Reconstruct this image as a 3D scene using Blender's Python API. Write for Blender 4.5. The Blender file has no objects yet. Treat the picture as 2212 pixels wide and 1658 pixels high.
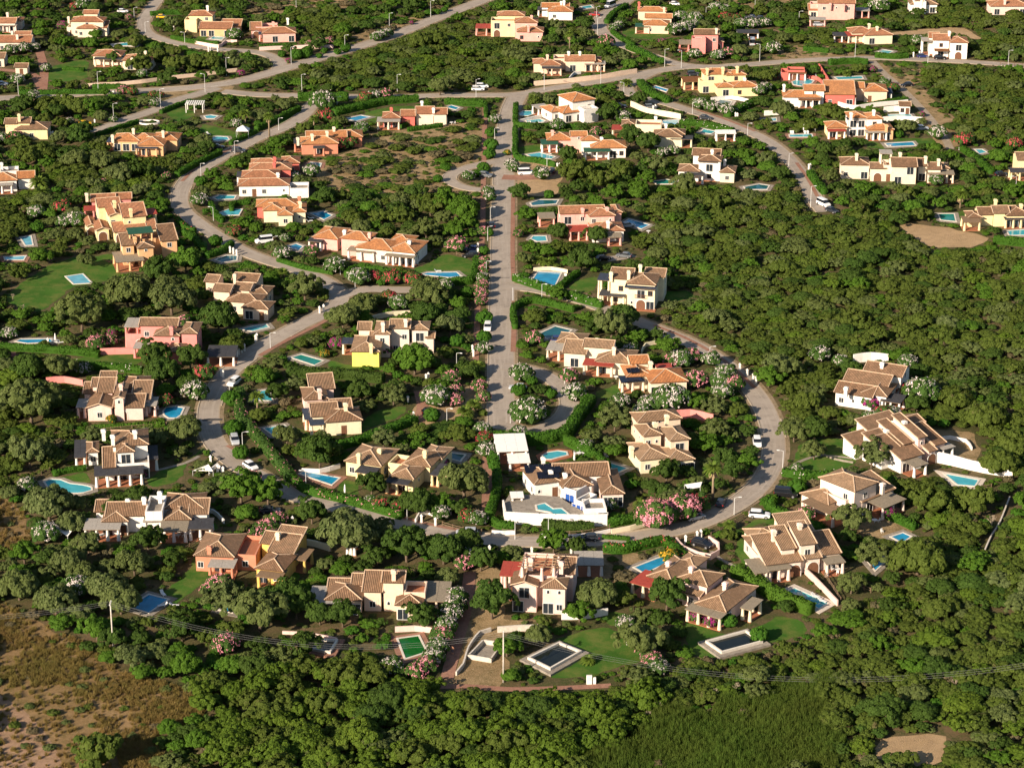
import bpy, math, random
import numpy as np
from mathutils import Vector, Matrix

# ------------------------------------------------------------------ camera, sky, sun, exposure
H_CAM, PITCH, FPX, CX, CY = 210.0, math.radians(21.5), 5300.0, 1105.5, 829.0   # pixel frame 2211 x 1658
SC = bpy.context.scene
COL = SC.collection
cam_d = bpy.data.cameras.new('camera'); cam = bpy.data.objects.new('camera', cam_d); COL.objects.link(cam)
cam.location = (0, 0, H_CAM); cam.rotation_euler = (math.pi/2 - PITCH, 0, 0)
cam_d.sensor_width = 36; cam_d.lens = 36*FPX/2211.0; cam_d.clip_start = 1; cam_d.clip_end = 6000
SC.camera = cam
SUN_EL, SUN_AZ = math.radians(25), math.radians(43)     # azimuth: to the left of straight behind the camera
W = bpy.data.worlds.new('World'); SC.world = W; W.use_nodes = True
wn = W.node_tree.nodes; wl = W.node_tree.links
bgn = wn.get('Background') or wn.new('ShaderNodeBackground')
sky = wn.new('ShaderNodeTexSky'); sky.sky_type = 'NISHITA'; sky.sun_disc = False
sky.sun_elevation = SUN_EL; sky.sun_rotation = math.pi + SUN_AZ
wl.new(sky.outputs[0], bgn.inputs[0]); bgn.inputs[1].default_value = 0.065
sun_d = bpy.data.lights.new('sun', 'SUN'); sun_d.energy = 5.0; sun_d.angle = math.radians(0.5); sun_d.color = (1.0, 0.84, 0.66)
sun = bpy.data.objects.new('sun', sun_d); COL.objects.link(sun)
sdir = Vector((-math.sin(SUN_AZ)*math.cos(SUN_EL), -math.cos(SUN_AZ)*math.cos(SUN_EL), math.sin(SUN_EL)))
sun.rotation_euler = sdir.to_track_quat('Z', 'Y').to_euler()
SC.view_settings.view_transform = 'Standard'; SC.view_settings.look = 'None'
SC.view_settings.exposure = 0.85; SC.view_settings.gamma = 1.0; SC.view_settings.use_curve_mapping = False
SC.cycles.max_bounces = 5; SC.cycles.diffuse_bounces = 2; SC.cycles.glossy_bounces = 2
SC.cycles.transmission_bounces = 2; SC.cycles.transparent_max_bounces = 4
SC.cycles.use_adaptive_sampling = True; SC.cycles.adaptive_threshold = 0.02
SC.cycles.use_denoising = True

rng = random.Random(7); nr = np.random.default_rng(7)
ST, CT = math.sin(PITCH), math.cos(PITCH)

def at(px, py, z=0.0):
    """photograph pixel (2211 wide) -> point of the place on the plane z"""
    x = (px-CX)/FPX; yu = -(py-CY)/FPX
    dy = CT + yu*ST; dz = -ST + yu*CT
    t = (H_CAM-z)/(-dz)
    return Vector((x*t, dy*t, z))

def pix(p):
    d = p[1]*CT - (p[2]-H_CAM)*ST; u = p[1]*ST + (p[2]-H_CAM)*CT
    return CX + FPX*p[0]/d, CY - FPX*u/d

# ------------------------------------------------------------------ object helpers
def link(o, parent=None):
    COL.objects.link(o)
    if parent is not None: o.parent = parent
    return o

def tag(o, label=None, cat=None, group=None, kind=None):
    if label: o['label'] = label
    if cat: o['category'] = cat
    if group: o['group'] = group
    if kind: o['kind'] = kind
    return o

def empty(name, loc, rz=0.0):
    o = bpy.data.objects.new(name, None); o.location = loc; o.rotation_euler = (0, 0, rz); o.empty_display_size = .5
    return link(o)

def mesh(name, verts, faces, mat=None, uv=None, mats=None, smooth=False, tint=None):
    m = bpy.data.meshes.new(name); m.from_pydata([tuple(v) for v in verts], [], [tuple(f) for f in faces])
    if mat is not None: m.materials.append(mat)
    if mats is not None:
        for q in mats[0]: m.materials.append(q)
        m.polygons.foreach_set('material_index', mats[1])
    if uv is not None:
        l = m.uv_layers.new(name='UVMap'); l.data.foreach_set('uv', np.asarray(uv, dtype=np.float32).ravel())
    if smooth: m.polygons.foreach_set('use_smooth', [True]*len(m.polygons))
    m.update()
    return m

def obj(name, me, parent=None, loc=(0, 0, 0), rz=0.0, scale=None):
    o = bpy.data.objects.new(name, me); o.location = loc; o.rotation_euler = (0, 0, rz)
    if scale: o.scale = scale
    return link(o, parent)

class MB:
    """collects boxes, tubes and polygons into one mesh"""
    def __init__(s): s.v = []; s.f = []; s.m = []
    def add(s, verts, faces, mi=0):
        b = len(s.v); s.v += [tuple(q) for q in verts]; s.f += [tuple(i+b for i in f) for f in faces]; s.m += [mi]*len(faces)
    def box(s, x0, x1, y0, y1, z0, z1, mi=0, M=None, tx=0, ty=0):
        vs = [(x0, y0, z0), (x1, y0, z0), (x1, y1, z0), (x0, y1, z0), (x0+tx, y0+ty, z1), (x1-tx, y0+ty, z1), (x1-tx, y1-ty, z1), (x0+tx, y1-ty, z1)]
        if M is not None: vs = [M @ Vector(v) for v in vs]
        s.add(vs, [(0, 3, 2, 1), (4, 5, 6, 7), (0, 1, 5, 4), (1, 2, 6, 5), (2, 3, 7, 6), (3, 0, 4, 7)], mi)
    def tube(s, pts, rad, n=6, mi=0, cap=True):
        pts = [Vector(p) for p in pts]; k = len(pts)
        if not hasattr(rad, '__len__'): rad = [rad]*k
        vs = []
        for i, p in enumerate(pts):
            d = (pts[min(i+1, k-1)]-pts[max(i-1, 0)]).normalized()
            a = d.orthogonal().normalized() if abs(d.z) < .95 else Vector((1, 0, 0)); a = (a - d*a.dot(d)).normalized(); b = d.cross(a)
            for j in range(n):
                t = 2*math.pi*j/n; vs.append(p + (a*math.cos(t)+b*math.sin(t))*rad[i])
        fs = [(i*n+j, i*n+(j+1) % n, (i+1)*n+(j+1) % n, (i+1)*n+j) for i in range(k-1) for j in range(n)]
        if cap: fs += [tuple(range(n-1, -1, -1)), tuple((k-1)*n+j for j in range(n))]
        s.add(vs, fs, mi)
    def build(s, name, mats, parent=None, loc=(0, 0, 0), rz=0.0, smooth=False):
        return obj(name, s.mesh(name, mats, smooth), parent, loc, rz)
    def mesh(s, name, mats, smooth=False):
        if not isinstance(mats, (list, tuple)): mats = [mats]
        return mesh(name, s.v, s.f, mats=(mats, s.m), smooth=smooth)

# ------------------------------------------------------------------ materials (all node-based)
def new_mat(name):
    m = bpy.data.materials.new(name); m.use_nodes = True
    nt = m.node_tree; b = nt.nodes.get('Principled BSDF')
    return m, nt, b

def N(nt, t, **kw):
    n = nt.nodes.new(t)
    for k, v in kw.items():
        if k in ('op',): n.operation = v
        else: setattr(n, k, v)
    return n

def mix(nt, fac, a, b, blend='MIX'):
    n = nt.nodes.new('ShaderNodeMix'); n.data_type = 'RGBA'; n.blend_type = blend
    for i, v in ((0, fac), (6, a), (7, b)):
        if hasattr(v, 'is_output') or isinstance(v, bpy.types.NodeSocket): nt.links.new(v, n.inputs[i])
        elif i == 0: n.inputs[0].default_value = v
        else: n.inputs[i].default_value = (*v, 1) if len(v) == 3 else v
    return n.outputs[2]

def noise(nt, vec, scale, detail=4, rough=.6, lo=None, hi=None):
    n = nt.nodes.new('ShaderNodeTexNoise'); n.inputs['Scale'].default_value = scale; n.inputs['Detail'].default_value = detail; n.inputs['Roughness'].default_value = rough
    if vec is not None: nt.links.new(vec, n.inputs['Vector'])
    if lo is None: return n.outputs[0]
    r = nt.nodes.new('ShaderNodeMapRange'); r.inputs[1].default_value = lo; r.inputs[2].default_value = hi
    nt.links.new(n.outputs[0], r.inputs[0]); return r.outputs[0]

def bump(nt, b, h, strength, dist):
    n = nt.nodes.new('ShaderNodeBump'); n.inputs['Strength'].default_value = strength; n.inputs['Distance'].default_value = dist
    nt.links.new(h, n.inputs['Height']); nt.links.new(n.outputs[0], b.inputs['Normal'])

def pos(nt): return nt.nodes.new('ShaderNodeNewGeometry').outputs['Position']
def objc(nt): return nt.nodes.new('ShaderNodeTexCoord').outputs['Object']

_MC = {}
def plain(name, col, rough=.7, var=.12, scale=1.2, metal=0.0, bumps=0.0, spec=.3, dirt=None):
    """painted / solid surface with uneven tone and fine relief"""
    if name in _MC: return _MC[name]
    m, nt, b = new_mat(name); p = pos(nt)
    f = noise(nt, p, scale, 5, .65, .3, .72)
    c = mix(nt, f, tuple(x*(1-var) for x in col), tuple(min(1, x*(1+var)) for x in col))
    if dirt:
        d = noise(nt, p, .55, 6, .7, .5, .75); c = mix(nt, d, c, dirt)
    nt.links.new(c, b.inputs['Base Color']); b.inputs['Roughness'].default_value = rough; b.inputs['Metallic'].default_value = metal
    b.inputs['Specular IOR Level'].default_value = spec
    if bumps: bump(nt, b, noise(nt, p, 6, 4), bumps, .05)
    _MC[name] = m; return m

def stucco(name, col):
    if name in _MC: return _MC[name]
    m, nt, b = new_mat(name); p = pos(nt)
    c = mix(nt, noise(nt, p, .7, 6, .7, .32, .7), tuple(x*.86 for x in col), tuple(min(.95, x*1.06) for x in col))
    mp = nt.nodes.new('ShaderNodeMapping'); mp.inputs['Scale'].default_value = (1.8, 1.8, .25); nt.links.new(p, mp.inputs[0])
    st = noise(nt, mp.outputs[0], 1.0, 5, .7, .56, .8)
    c = mix(nt, st, c, tuple(x*.66 for x in col))
    nt.links.new(c, b.inputs['Base Color']); b.inputs['Roughness'].default_value = .9; b.inputs['Specular IOR Level'].default_value = .15
    bump(nt, b, noise(nt, p, 3.5, 5), .5, .06)
    _MC[name] = m; return m

def rooftile(name, col, dark, light):
    """clay tile roof: rows run down the slope (UV in metres), every tile with its own tone, lichen patches"""
    if name in _MC: return _MC[name]
    m, nt, b = new_mat(name)
    uv = nt.nodes.new('ShaderNodeTexCoord').outputs['UV']
    sp = nt.nodes.new('ShaderNodeSeparateXYZ'); nt.links.new(uv, sp.inputs[0])
    def mth(op, a, v=None):
        n = nt.nodes.new('ShaderNodeMath'); n.operation = op; nt.links.new(a, n.inputs[0])
        if v is not None:
            if isinstance(v, (int, float)): n.inputs[1].default_value = v
            else: nt.links.new(v, n.inputs[1])
        return n.outputs[0]
    u = mth('MULTIPLY', sp.outputs[0], 1/.34); v = mth('MULTIPLY', sp.outputs[1], 1/.48)
    cb = nt.nodes.new('ShaderNodeCombineXYZ'); nt.links.new(mth('FLOOR', u), cb.inputs[0]); nt.links.new(mth('FLOOR', v), cb.inputs[1])
    wn_ = nt.nodes.new('ShaderNodeTexWhiteNoise'); nt.links.new(cb.outputs[0], wn_.inputs[0])
    row = mth('ABSOLUTE', mth('SINE', mth('MULTIPLY', u, math.pi)))
    p = pos(nt); oi = nt.nodes.new('ShaderNodeObjectInfo')
    c = mix(nt, wn_.outputs['Value'], tuple(x*.72 for x in col), tuple(min(1, x*1.28) for x in col))
    c = mix(nt, noise(nt, p, .45, 6, .7, .42, .7), c, dark)
    c = mix(nt, noise(nt, p, 1.6, 5, .7, .60, .78), c, light)
    c = mix(nt, oi.outputs['Random'], mix(nt, .22, c, dark), mix(nt, .22, c, light))
    gro = nt.nodes.new('ShaderNodeMapRange'); gro.inputs[1].default_value = .0; gro.inputs[2].default_value = .55; nt.links.new(row, gro.inputs[0])
    c = mix(nt, gro.outputs[0], tuple(x*.30 for x in col), c)
    nt.links.new(c, b.inputs['Base Color']); b.inputs['Roughness'].default_value = .88; b.inputs['Specular IOR Level'].default_value = .2
    h = mth('ADD', row, mth('MULTIPLY', mth('FRACT', v), .35))
    bump(nt, b, h, .8, .11)
    _MC[name] = m; return m

def foliage(name, c1, c2, c3, rough=.7, trans=.2, dry=None, spec=.1):
    """leaves: tone per leaf (attribute tint), per plant and in broad patches"""
    if name in _MC: return _MC[name]
    m, nt, b = new_mat(name)
    at_ = nt.nodes.new('ShaderNodeAttribute'); at_.attribute_name = 'tint'
    oi = nt.nodes.new('ShaderNodeObjectInfo'); p = pos(nt)
    c = mix(nt, at_.outputs['Fac'], c1, c2)
    rp = nt.nodes.new('ShaderNodeMapRange'); rp.inputs[1].default_value = .15; rp.inputs[2].default_value = .95; nt.links.new(oi.outputs['Random'], rp.inputs[0])
    c = mix(nt, rp.outputs[0], c, mix(nt, .45, c, c3))
    c = mix(nt, noise(nt, p, .035, 4, .65, .36, .62), c, mix(nt, .7, c, c3))
    if dry: c = mix(nt, noise(nt, p, .35, 3, .6, .62, .78), c, dry)
    nt.links.new(c, b.inputs['Base Color']); b.inputs['Roughness'].default_value = rough; b.inputs['Specular IOR Level'].default_value = spec
    if trans:
        t = nt.nodes.new('ShaderNodeBsdfTranslucent'); nt.links.new(mix(nt, .5, c, tuple(min(1, x*1.8) for x in c2)), t.inputs[0])
        ms = nt.nodes.new('ShaderNodeMixShader'); ms.inputs[0].default_value = trans
        nt.links.new(b.outputs[0], ms.inputs[1]); nt.links.new(t.outputs[0], ms.inputs[2])
        nt.links.new(ms.outputs[0], nt.nodes['Material Output'].inputs[0])
    _MC[name] = m; return m

def ground_mat(name, cols, scales=(.06, .35, 2.2), bumps=.7, rough=.95):
    """soil / grass ground: three tones mixed by noise of three sizes"""
    m, nt, b = new_mat(name); p = pos(nt)
    c = mix(nt, noise(nt, p, scales[0], 5, .6, .38, .62), cols[0], cols[1])
    c = mix(nt, noise(nt, p, scales[1], 6, .7, .45, .66), c, cols[2])
    c = mix(nt, noise(nt, p, scales[2], 4, .7, .5, .8), c, cols[3])
    nt.links.new(c, b.inputs['Base Color']); b.inputs['Roughness'].default_value = rough; b.inputs['Specular IOR Level'].default_value = .1
    bump(nt, b, noise(nt, p, scales[2]*1.5, 6, .7), bumps, .25)
    return m

M_GROUND = ground_mat('soil_and_litter', [(.06, .06, .022), (.15, .105, .058), (.045, .065, .016), (.17, .125, .065)])
M_DRY = ground_mat('dry_grass_slope', [(.25, .17, .085), (.33, .235, .125), (.14, .105, .045), (.40, .30, .18)])
M_FIELD = ground_mat('dry_meadow', [(.20, .125, .055), (.28, .185, .09), (.14, .10, .035), (.32, .22, .12)], (.09, .4, 2.5))
M_SAND = ground_mat('bare_sandy_earth', [(.42, .29, .165), (.36, .245, .13), (.30, .205, .115), (.46, .34, .21)], (.1, .5, 3))
M_LAWN = ground_mat('mown_lawn', [(.035, .098, .011), (.055, .130, .017), (.125, .145, .034), (.045, .085, .013)], (.10, .22, 3), .3)
M_GRAVEL = ground_mat('pale_gravel', [(.32, .26, .19), (.38, .31, .24), (.26, .21, .15), (.42, .36, .29)], (.2, .8, 5))
M_PAVE = ground_mat('red_paving', [(.28, .14, .095), (.33, .18, .125), (.22, .115, .08), (.36, .22, .16)], (.2, 1.0, 6), .3)
M_STONE = ground_mat('stone_paving', [(.25, .22, .18), (.32, .28, .23), (.19, .16, .13), (.36, .32, .27)], (.3, 1.1, 4), .4)
M_KERB = plain('kerb_stone', (.42, .35, .26), .9, .2, 2)
M_PATCH = plain('fresh_tar', (.07, .065, .06), .8, .2)
M_PAINT = plain('road_paint', (.62, .58, .52), .8, .25, 4)
M_WHITE = stucco('white_stucco', (.80, .76, .70))
M_WOODF = plain('weathered_timber', (.17, .115, .07), .85, .3, 3)
M_GLASS = plain('window_glass', (.025, .032, .04), .12, .3, .8, spec=.6)
M_BROWN = plain('brown_shutter_wood', (.16, .075, .04), .7, .25, 3)
M_FRAMEW = plain('white_frame', (.74, .71, .66), .6, .08)
M_BLUE = plain('blue_shutter', (.02, .075, .30), .5, .12)
M_CAP = plain('ridge_mortar_tile', (.52, .37, .25), .9, .3, 2.5)
M_TERR = plain('terracotta_floor', (.34, .13, .065), .75, .2, 2)
M_STEEL = plain('painted_steel', (.60, .60, .58), .5, .1, metal=.0)
M_CONC = plain('pole_concrete', (.55, .50, .43), .9, .2, 2)
M_WIRE = plain('wire_metal', (.22, .22, .21), .4, .1)
CANOPY = {
    'reed': plain('reed_mat', (.235, .195, .14), .95, .35, 4, bumps=.6), 'grey': plain('grey_mat', (.33, .30, .26), .9, .25, 3, bumps=.4),
    'dark': plain('charcoal_canvas', (.045, .045, .05), .8, .3, 1.5, bumps=.2), 'navy': plain('navy_canvas', (.035, .045, .07), .75, .25, 1.5),
    'red': plain('red_sheet', (.33, .055, .035), .7, .18, 2), 'green': plain('green_canvas', (.02, .085, .05), .75, .2),
    'white': plain('white_canvas', (.78, .76, .72), .75, .06), 'tile': None, 'brown': plain('brown_reed', (.20, .13, .075), .95, .3, 4, bumps=.6)}
WALLC = {
    'white': M_WHITE, 'cream': stucco('cream_stucco', (.74, .63, .48)), 'peach': stucco('peach_stucco', (.74, .56, .42)), 'pale': stucco('pale_rose_stucco', (.76, .62, .52)),
    'yellow': stucco('yellow_stucco', (.76, .63, .36)), 'lemon': stucco('lemon_stucco', (.82, .72, .16)), 'pink': stucco('pink_stucco', (.74, .40, .34)),
    'red': stucco('red_stucco', (.60, .15, .12)), 'rose': stucco('rose_stucco', (.72, .27, .24)), 'orange': stucco('orange_stucco', (.70, .42, .22)),
    'terra': stucco('terracotta_stucco', (.58, .24, .15)), 'salmon': stucco('salmon_stucco', (.76, .55, .48)), 'butter': stucco('butter_stucco', (.76, .67, .47)), 'gold': stucco('gold_stucco', (.74, .48, .14))}
ROOFC = {
    'brown': rooftile('brown_clay_tile', (.27, .15, .085), (.14, .085, .048), (.42, .31, .20)), 'tan': rooftile('tan_clay_tile', (.33, .20, .115), (.18, .11, .062), (.48, .37, .25)),
    'orange': rooftile('orange_clay_tile', (.56, .23, .085), (.36, .15, .065), (.62, .36, .19)), 'rust': rooftile('rust_clay_tile', (.44, .185, .095), (.26, .12, .06), (.54, .33, .2))}
CANOPY['tile'] = ROOFC['orange']
def road_mat():
    m, nt, b = new_mat('worn_asphalt'); p = pos(nt); uv = nt.nodes.new('ShaderNodeTexCoord').outputs['UV']
    sp = nt.nodes.new('ShaderNodeSeparateXYZ'); nt.links.new(uv, sp.inputs[0])
    c = mix(nt, noise(nt, p, .06, 5, .65, .36, .64), (.29, .245, .20), (.37, .315, .26))
    c = mix(nt, noise(nt, p, .35, 6, .75, .5, .72), c, (.235, .20, .165))
    mp = nt.nodes.new('ShaderNodeMapping'); mp.inputs['Scale'].default_value = (7, .05, 1); nt.links.new(uv, mp.inputs[0])
    c = mix(nt, noise(nt, mp.outputs[0], 1, 4, .6, .5, .75), c, (.41, .355, .295))
    vo = nt.nodes.new('ShaderNodeTexVoronoi'); vo.feature = 'DISTANCE_TO_EDGE'; vo.inputs['Scale'].default_value = .085
    ad = nt.nodes.new('ShaderNodeVectorMath'); ad.operation = 'ADD'; nz = nt.nodes.new('ShaderNodeTexNoise'); nz.inputs['Scale'].default_value = .7; nt.links.new(p, nz.inputs['Vector'])
    sc = nt.nodes.new('ShaderNodeVectorMath'); sc.operation = 'SCALE'; sc.inputs['Scale'].default_value = 5.0; nt.links.new(nz.outputs['Color'], sc.inputs[0]); nt.links.new(p, ad.inputs[0]); nt.links.new(sc.outputs[0], ad.inputs[1]); nt.links.new(ad.outputs[0], vo.inputs['Vector'])
    mr = nt.nodes.new('ShaderNodeMapRange'); mr.inputs[1].default_value = .004; mr.inputs[2].default_value = .012; mr.inputs[3].default_value = .35; mr.inputs[4].default_value = 0; nt.links.new(vo.outputs['Distance'], mr.inputs[0])
    c = mix(nt, mr.outputs[0], c, (.12, .10, .085))
    ab = nt.nodes.new('ShaderNodeMath'); ab.operation = 'ABSOLUTE'; su = nt.nodes.new('ShaderNodeMath'); su.operation = 'SUBTRACT'; su.inputs[1].default_value = .5; nt.links.new(sp.outputs[0], su.inputs[0]); nt.links.new(su.outputs[0], ab.inputs[0])
    ed = nt.nodes.new('ShaderNodeMath'); ed.operation = 'ADD'; nt.links.new(ab.outputs[0], ed.inputs[0]); n2 = nt.nodes.new('ShaderNodeMath'); n2.operation = 'MULTIPLY'; n2.inputs[1].default_value = .16; nt.links.new(noise(nt, p, .8, 4), n2.inputs[0]); nt.links.new(n2.outputs[0], ed.inputs[1])
    er = nt.nodes.new('ShaderNodeMapRange'); er.inputs[1].default_value = .50; er.inputs[2].default_value = .60; nt.links.new(ed.outputs[0], er.inputs[0])
    c = mix(nt, er.outputs[0], c, (.36, .27, .18))
    nt.links.new(c, b.inputs['Base Color']); b.inputs['Roughness'].default_value = .88; b.inputs['Specular IOR Level'].default_value = .15; bump(nt, b, noise(nt, p, 5, 4), .12, .1); return m
M_ASPH = road_mat()
def water_mat(name, col, rough=.06):
    m, nt, b = new_mat(name); p = pos(nt)
    c = mix(nt, noise(nt, p, .5, 3, .5, .35, .7), tuple(x*.82 for x in col), tuple(min(1, x*1.12) for x in col))
    nt.links.new(c, b.inputs['Base Color']); b.inputs['Roughness'].default_value = rough; b.inputs['IOR'].default_value = 1.33
    bump(nt, b, noise(nt, p, 1.6, 3), .08, .1); return m
WATERC = {'b': water_mat('blue_pool_water', (.015, .24, .42)), 't': water_mat('turquoise_pool_water', (.06, .36, .42)), 'g': water_mat('green_pool_water', (.015, .20, .16)),
          'k': water_mat('dark_pool_water', (.012, .016, .015)), 'd': water_mat('deep_teal_water', (.012, .10, .12)), 'e': water_mat('algae_water', (.01, .11, .02)), 'l': water_mat('pale_blue_water', (.14, .40, .50))}

LEAF = {
    'olive': foliage('olive_leaves', (.062, .090, .026), (.135, .165, .060), (.085, .110, .026)),
    'dark': foliage('dark_leaves', (.024, .056, .009), (.062, .115, .018), (.045, .075, .012)),
    'maquis': foliage('maquis_leaves', (.038, .066, .010), (.100, .138, .022), (.072, .098, .016), dry=(.12, .10, .045)),
    'bright': foliage('bright_leaves', (.034, .092, .009), (.090, .175, .018), (.060, .120, .011)),
    'lime': foliage('lime_leaves', (.048, .084, .009), (.115, .165, .018), (.068, .118, .012)),
    'hedge': foliage('hedge_leaves', (.024, .085, .008), (.068, .160, .016), (.045, .110, .010)),
    'brown': foliage('dry_scrub_leaves', (.095, .070, .038), (.17, .125, .07), (.085, .085, .04), trans=.1),
    'oleander': foliage('oleander_leaves', (.030, .080, .016), (.078, .140, .030), (.05, .10, .018)),
    'palm': foliage('palm_leaves', (.055, .115, .014), (.15, .19, .035), (.10, .15, .02)),
    'grass': foliage('wild_grass', (.16, .095, .03), (.29, .20, .075), (.13, .125, .03), trans=.15),
    'reed': foliage('reed_blades', (.035, .085, .010), (.09, .15, .022), (.08, .10, .018), trans=.2),
    'grey': foliage('grey_twigs', (.16, .13, .09), (.27, .23, .17), (.20, .17, .12), trans=0)}
M_BARK = plain('bark', (.13, .095, .065), .95, .3, 3, bumps=.5)
M_PALMBARK = plain('palm_trunk', (.24, .18, .115), .95, .3, 4, bumps=.6)
BLOOM = {'w': plain('white_blossom', (.66, .58, .54), .7, .1, 3), 'p': plain('pink_blossom', (.78, .30, .36), .7, .2, 3), 'r': plain('red_blossom', (.55, .06, .09), .7, .25, 3),
         'm': plain('magenta_blossom', (.42, .02, .22), .7, .25, 3), 'y': plain('yellow_blossom', (.72, .42, .03), .7, .2, 3)}
# ------------------------------------------------------------------ map of what stands where (0.5 m cells), used to keep plants off roads, lawns, pools and houses
GX0, GY0, GS, GNX, GNY = -260.0, 330.0, .5, 1040, 1340
BLOCK = np.zeros((GNX, GNY), bool)      # nothing grows here
KEEP = np.zeros((GNX, GNY), bool)       # must stay in sight from the air
ZONE = np.zeros((GNX, GNY), np.uint8)   # 0 garden, 1 wood, 2 dry slope, 3 meadow, 4 bare, 5 reeds

def cells(pts, pad=0.0):
    xs = [p[0] for p in pts]; ys = [p[1] for p in pts]
    i0 = max(0, int((min(xs)-pad-GX0)/GS)); i1 = min(GNX, int((max(xs)+pad-GX0)/GS)+2)
    j0 = max(0, int((min(ys)-pad-GY0)/GS)); j1 = min(GNY, int((max(ys)+pad-GY0)/GS)+2)
    if i1 <= i0 or j1 <= j0: return None
    X, Y = np.meshgrid(GX0+GS*np.arange(i0, i1), GY0+GS*np.arange(j0, j1), indexing='ij')
    return (slice(i0, i1), slice(j0, j1)), X, Y

def inpoly(pts, X, Y):
    r = np.zeros(X.shape, bool); n = len(pts)
    for k in range(n):
        x0, y0 = pts[k][0], pts[k][1]; x1, y1 = pts[(k+1) % n][0], pts[(k+1) % n][1]
        if y0 == y1: continue
        c = ((y0 > Y) != (y1 > Y)) & (X < (x1-x0)*(Y-y0)/(y1-y0)+x0); r ^= c
    return r

def mark_poly(pts, *masks, val=True):
    c = cells(pts)
    if c is None: return
    s, X, Y = c; k = inpoly(pts, X, Y)
    for m in masks: m[s][k] = val

def mark_line(pts, hw, *masks, val=True):
    for a, b in zip(pts[:-1], pts[1:]):
        c = cells([a, b], hw)
        if c is None: continue
        s, X, Y = c; dx, dy = b[0]-a[0], b[1]-a[1]; L = dx*dx+dy*dy+1e-9
        t = np.clip(((X-a[0])*dx+(Y-a[1])*dy)/L, 0, 1)
        k = (X-a[0]-t*dx)**2+(Y-a[1]-t*dy)**2 < hw*hw
        for m in masks: m[s][k] = val

def grid(m, x, y):
    i = int((x-GX0)/GS); j = int((y-GY0)/GS)
    return m[i, j] if 0 <= i < GNX and 0 <= j < GNY else 0

def smooth_line(pts, step=2.0, closed=False):
    """Catmull-Rom through the points, resampled evenly"""
    P = [Vector((p[0], p[1], 0)) for p in pts]; out = []
    n = len(P)
    for i in range(n if closed else n-1):
        p1, p2 = P[i], P[(i+1) % n]
        p0 = P[(i-1) % n] if closed or i > 0 else p1*2-p2
        p3 = P[(i+2) % n] if closed or i < n-2 else p2*2-p1
        m = max(1, int((p2-p1).length/step))
        for k in range(m):
            t = k/m
            out.append(.5*((2*p1)+(p2-p0)*t+(2*p0-5*p1+4*p2-p3)*t*t+(3*p1-p0-3*p2+p3)*t**3))
    if not closed: out.append(P[-1].copy())
    return out

def pl(s):
    """'x,y x,y ...' pixels -> ground points"""
    return [at(*map(float, q.split(','))) for q in s.split()]

def sides(line, hw, closed=False):
    L, R = [], []; n = len(line)
    for i in range(n):
        a = line[i-1] if i > 0 or closed else line[i]; b = line[(i+1) % n] if i < n-1 or closed else line[i]
        d = (b-a); d.normalize(); nn = Vector((-d.y, d.x, 0)); L.append(line[i]+nn*hw); R.append(line[i]-nn*hw)
    return L, R

def ribbon(name, line, w, z, mat, parent=None, kind='structure', closed=False):
    L, R = sides(line, w/2, closed); n = len(line)
    v = [(p.x, p.y, z) for p in L]+[(p.x, p.y, z) for p in R]
    f = [(i, n+i, n+(i+1) % n, (i+1) % n) for i in range(n if closed else n-1)]
    d = [0.0]
    for i in range(1, n+1): d.append(d[-1]+(line[i % n]-line[i-1]).length)
    uv = []
    for i in range(len(f)): uv += [(0, d[i]), (1, d[i]), (1, d[i+1]), (0, d[i+1])]
    o = obj(name, mesh(name, v, f, mat, uv=uv), parent)
    if kind and parent is None: o['kind'] = kind
    return o

def ragged(P, amp=.5):
    """uneven outline"""
    out = []; n = len(P)
    for i, p in enumerate(P):
        a = P[i-1]; b = P[(i+1) % n]; d = (b-a); d.normalize(); k = amp*(math.sin(i*1.7)+math.sin(i*.61+2)+rng.uniform(-.8, .8))*.5
        out.append(p+Vector((-d.y, d.x, 0))*k)
    return out

def sheet(name, pts, z, mat, parent=None, kind='structure', thick=0.0):
    """flat polygon; with a thickness it is a slab"""
    import mathutils
    tri = mathutils.geometry.tessellate_polygon([[Vector((p[0], p[1], 0)) for p in pts]])
    n = len(pts); v = [(p[0], p[1], z) for p in pts]; f = []
    for t in tri:
        a, b, c = (Vector(v[i]) for i in t)
        f.append(t if (b-a).cross(c-a).z > 0 else t[::-1])
    if thick:
        area = sum(pts[i][0]*pts[(i+1) % n][1]-pts[(i+1) % n][0]*pts[i][1] for i in range(n))
        v += [(p[0], p[1], z-thick) for p in pts]
        f += [(i, n+i, n+(i+1) % n, (i+1) % n) if area > 0 else ((i+1) % n, n+(i+1) % n, n+i, i) for i in range(n)]
    o = obj(name, mesh(name, v, f, mat), parent)
    if kind and parent is None: o['kind'] = kind
    return o

# ground: one sheet out to the horizon
g = 4000.0
gv = [(-g, -g, 0), (g, -g, 0), (g, g, 0), (-g, g, 0)]
o = obj('ground', mesh('ground', gv, [(0, 1, 2, 3)], M_GROUND)); o['kind'] = 'structure'

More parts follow.
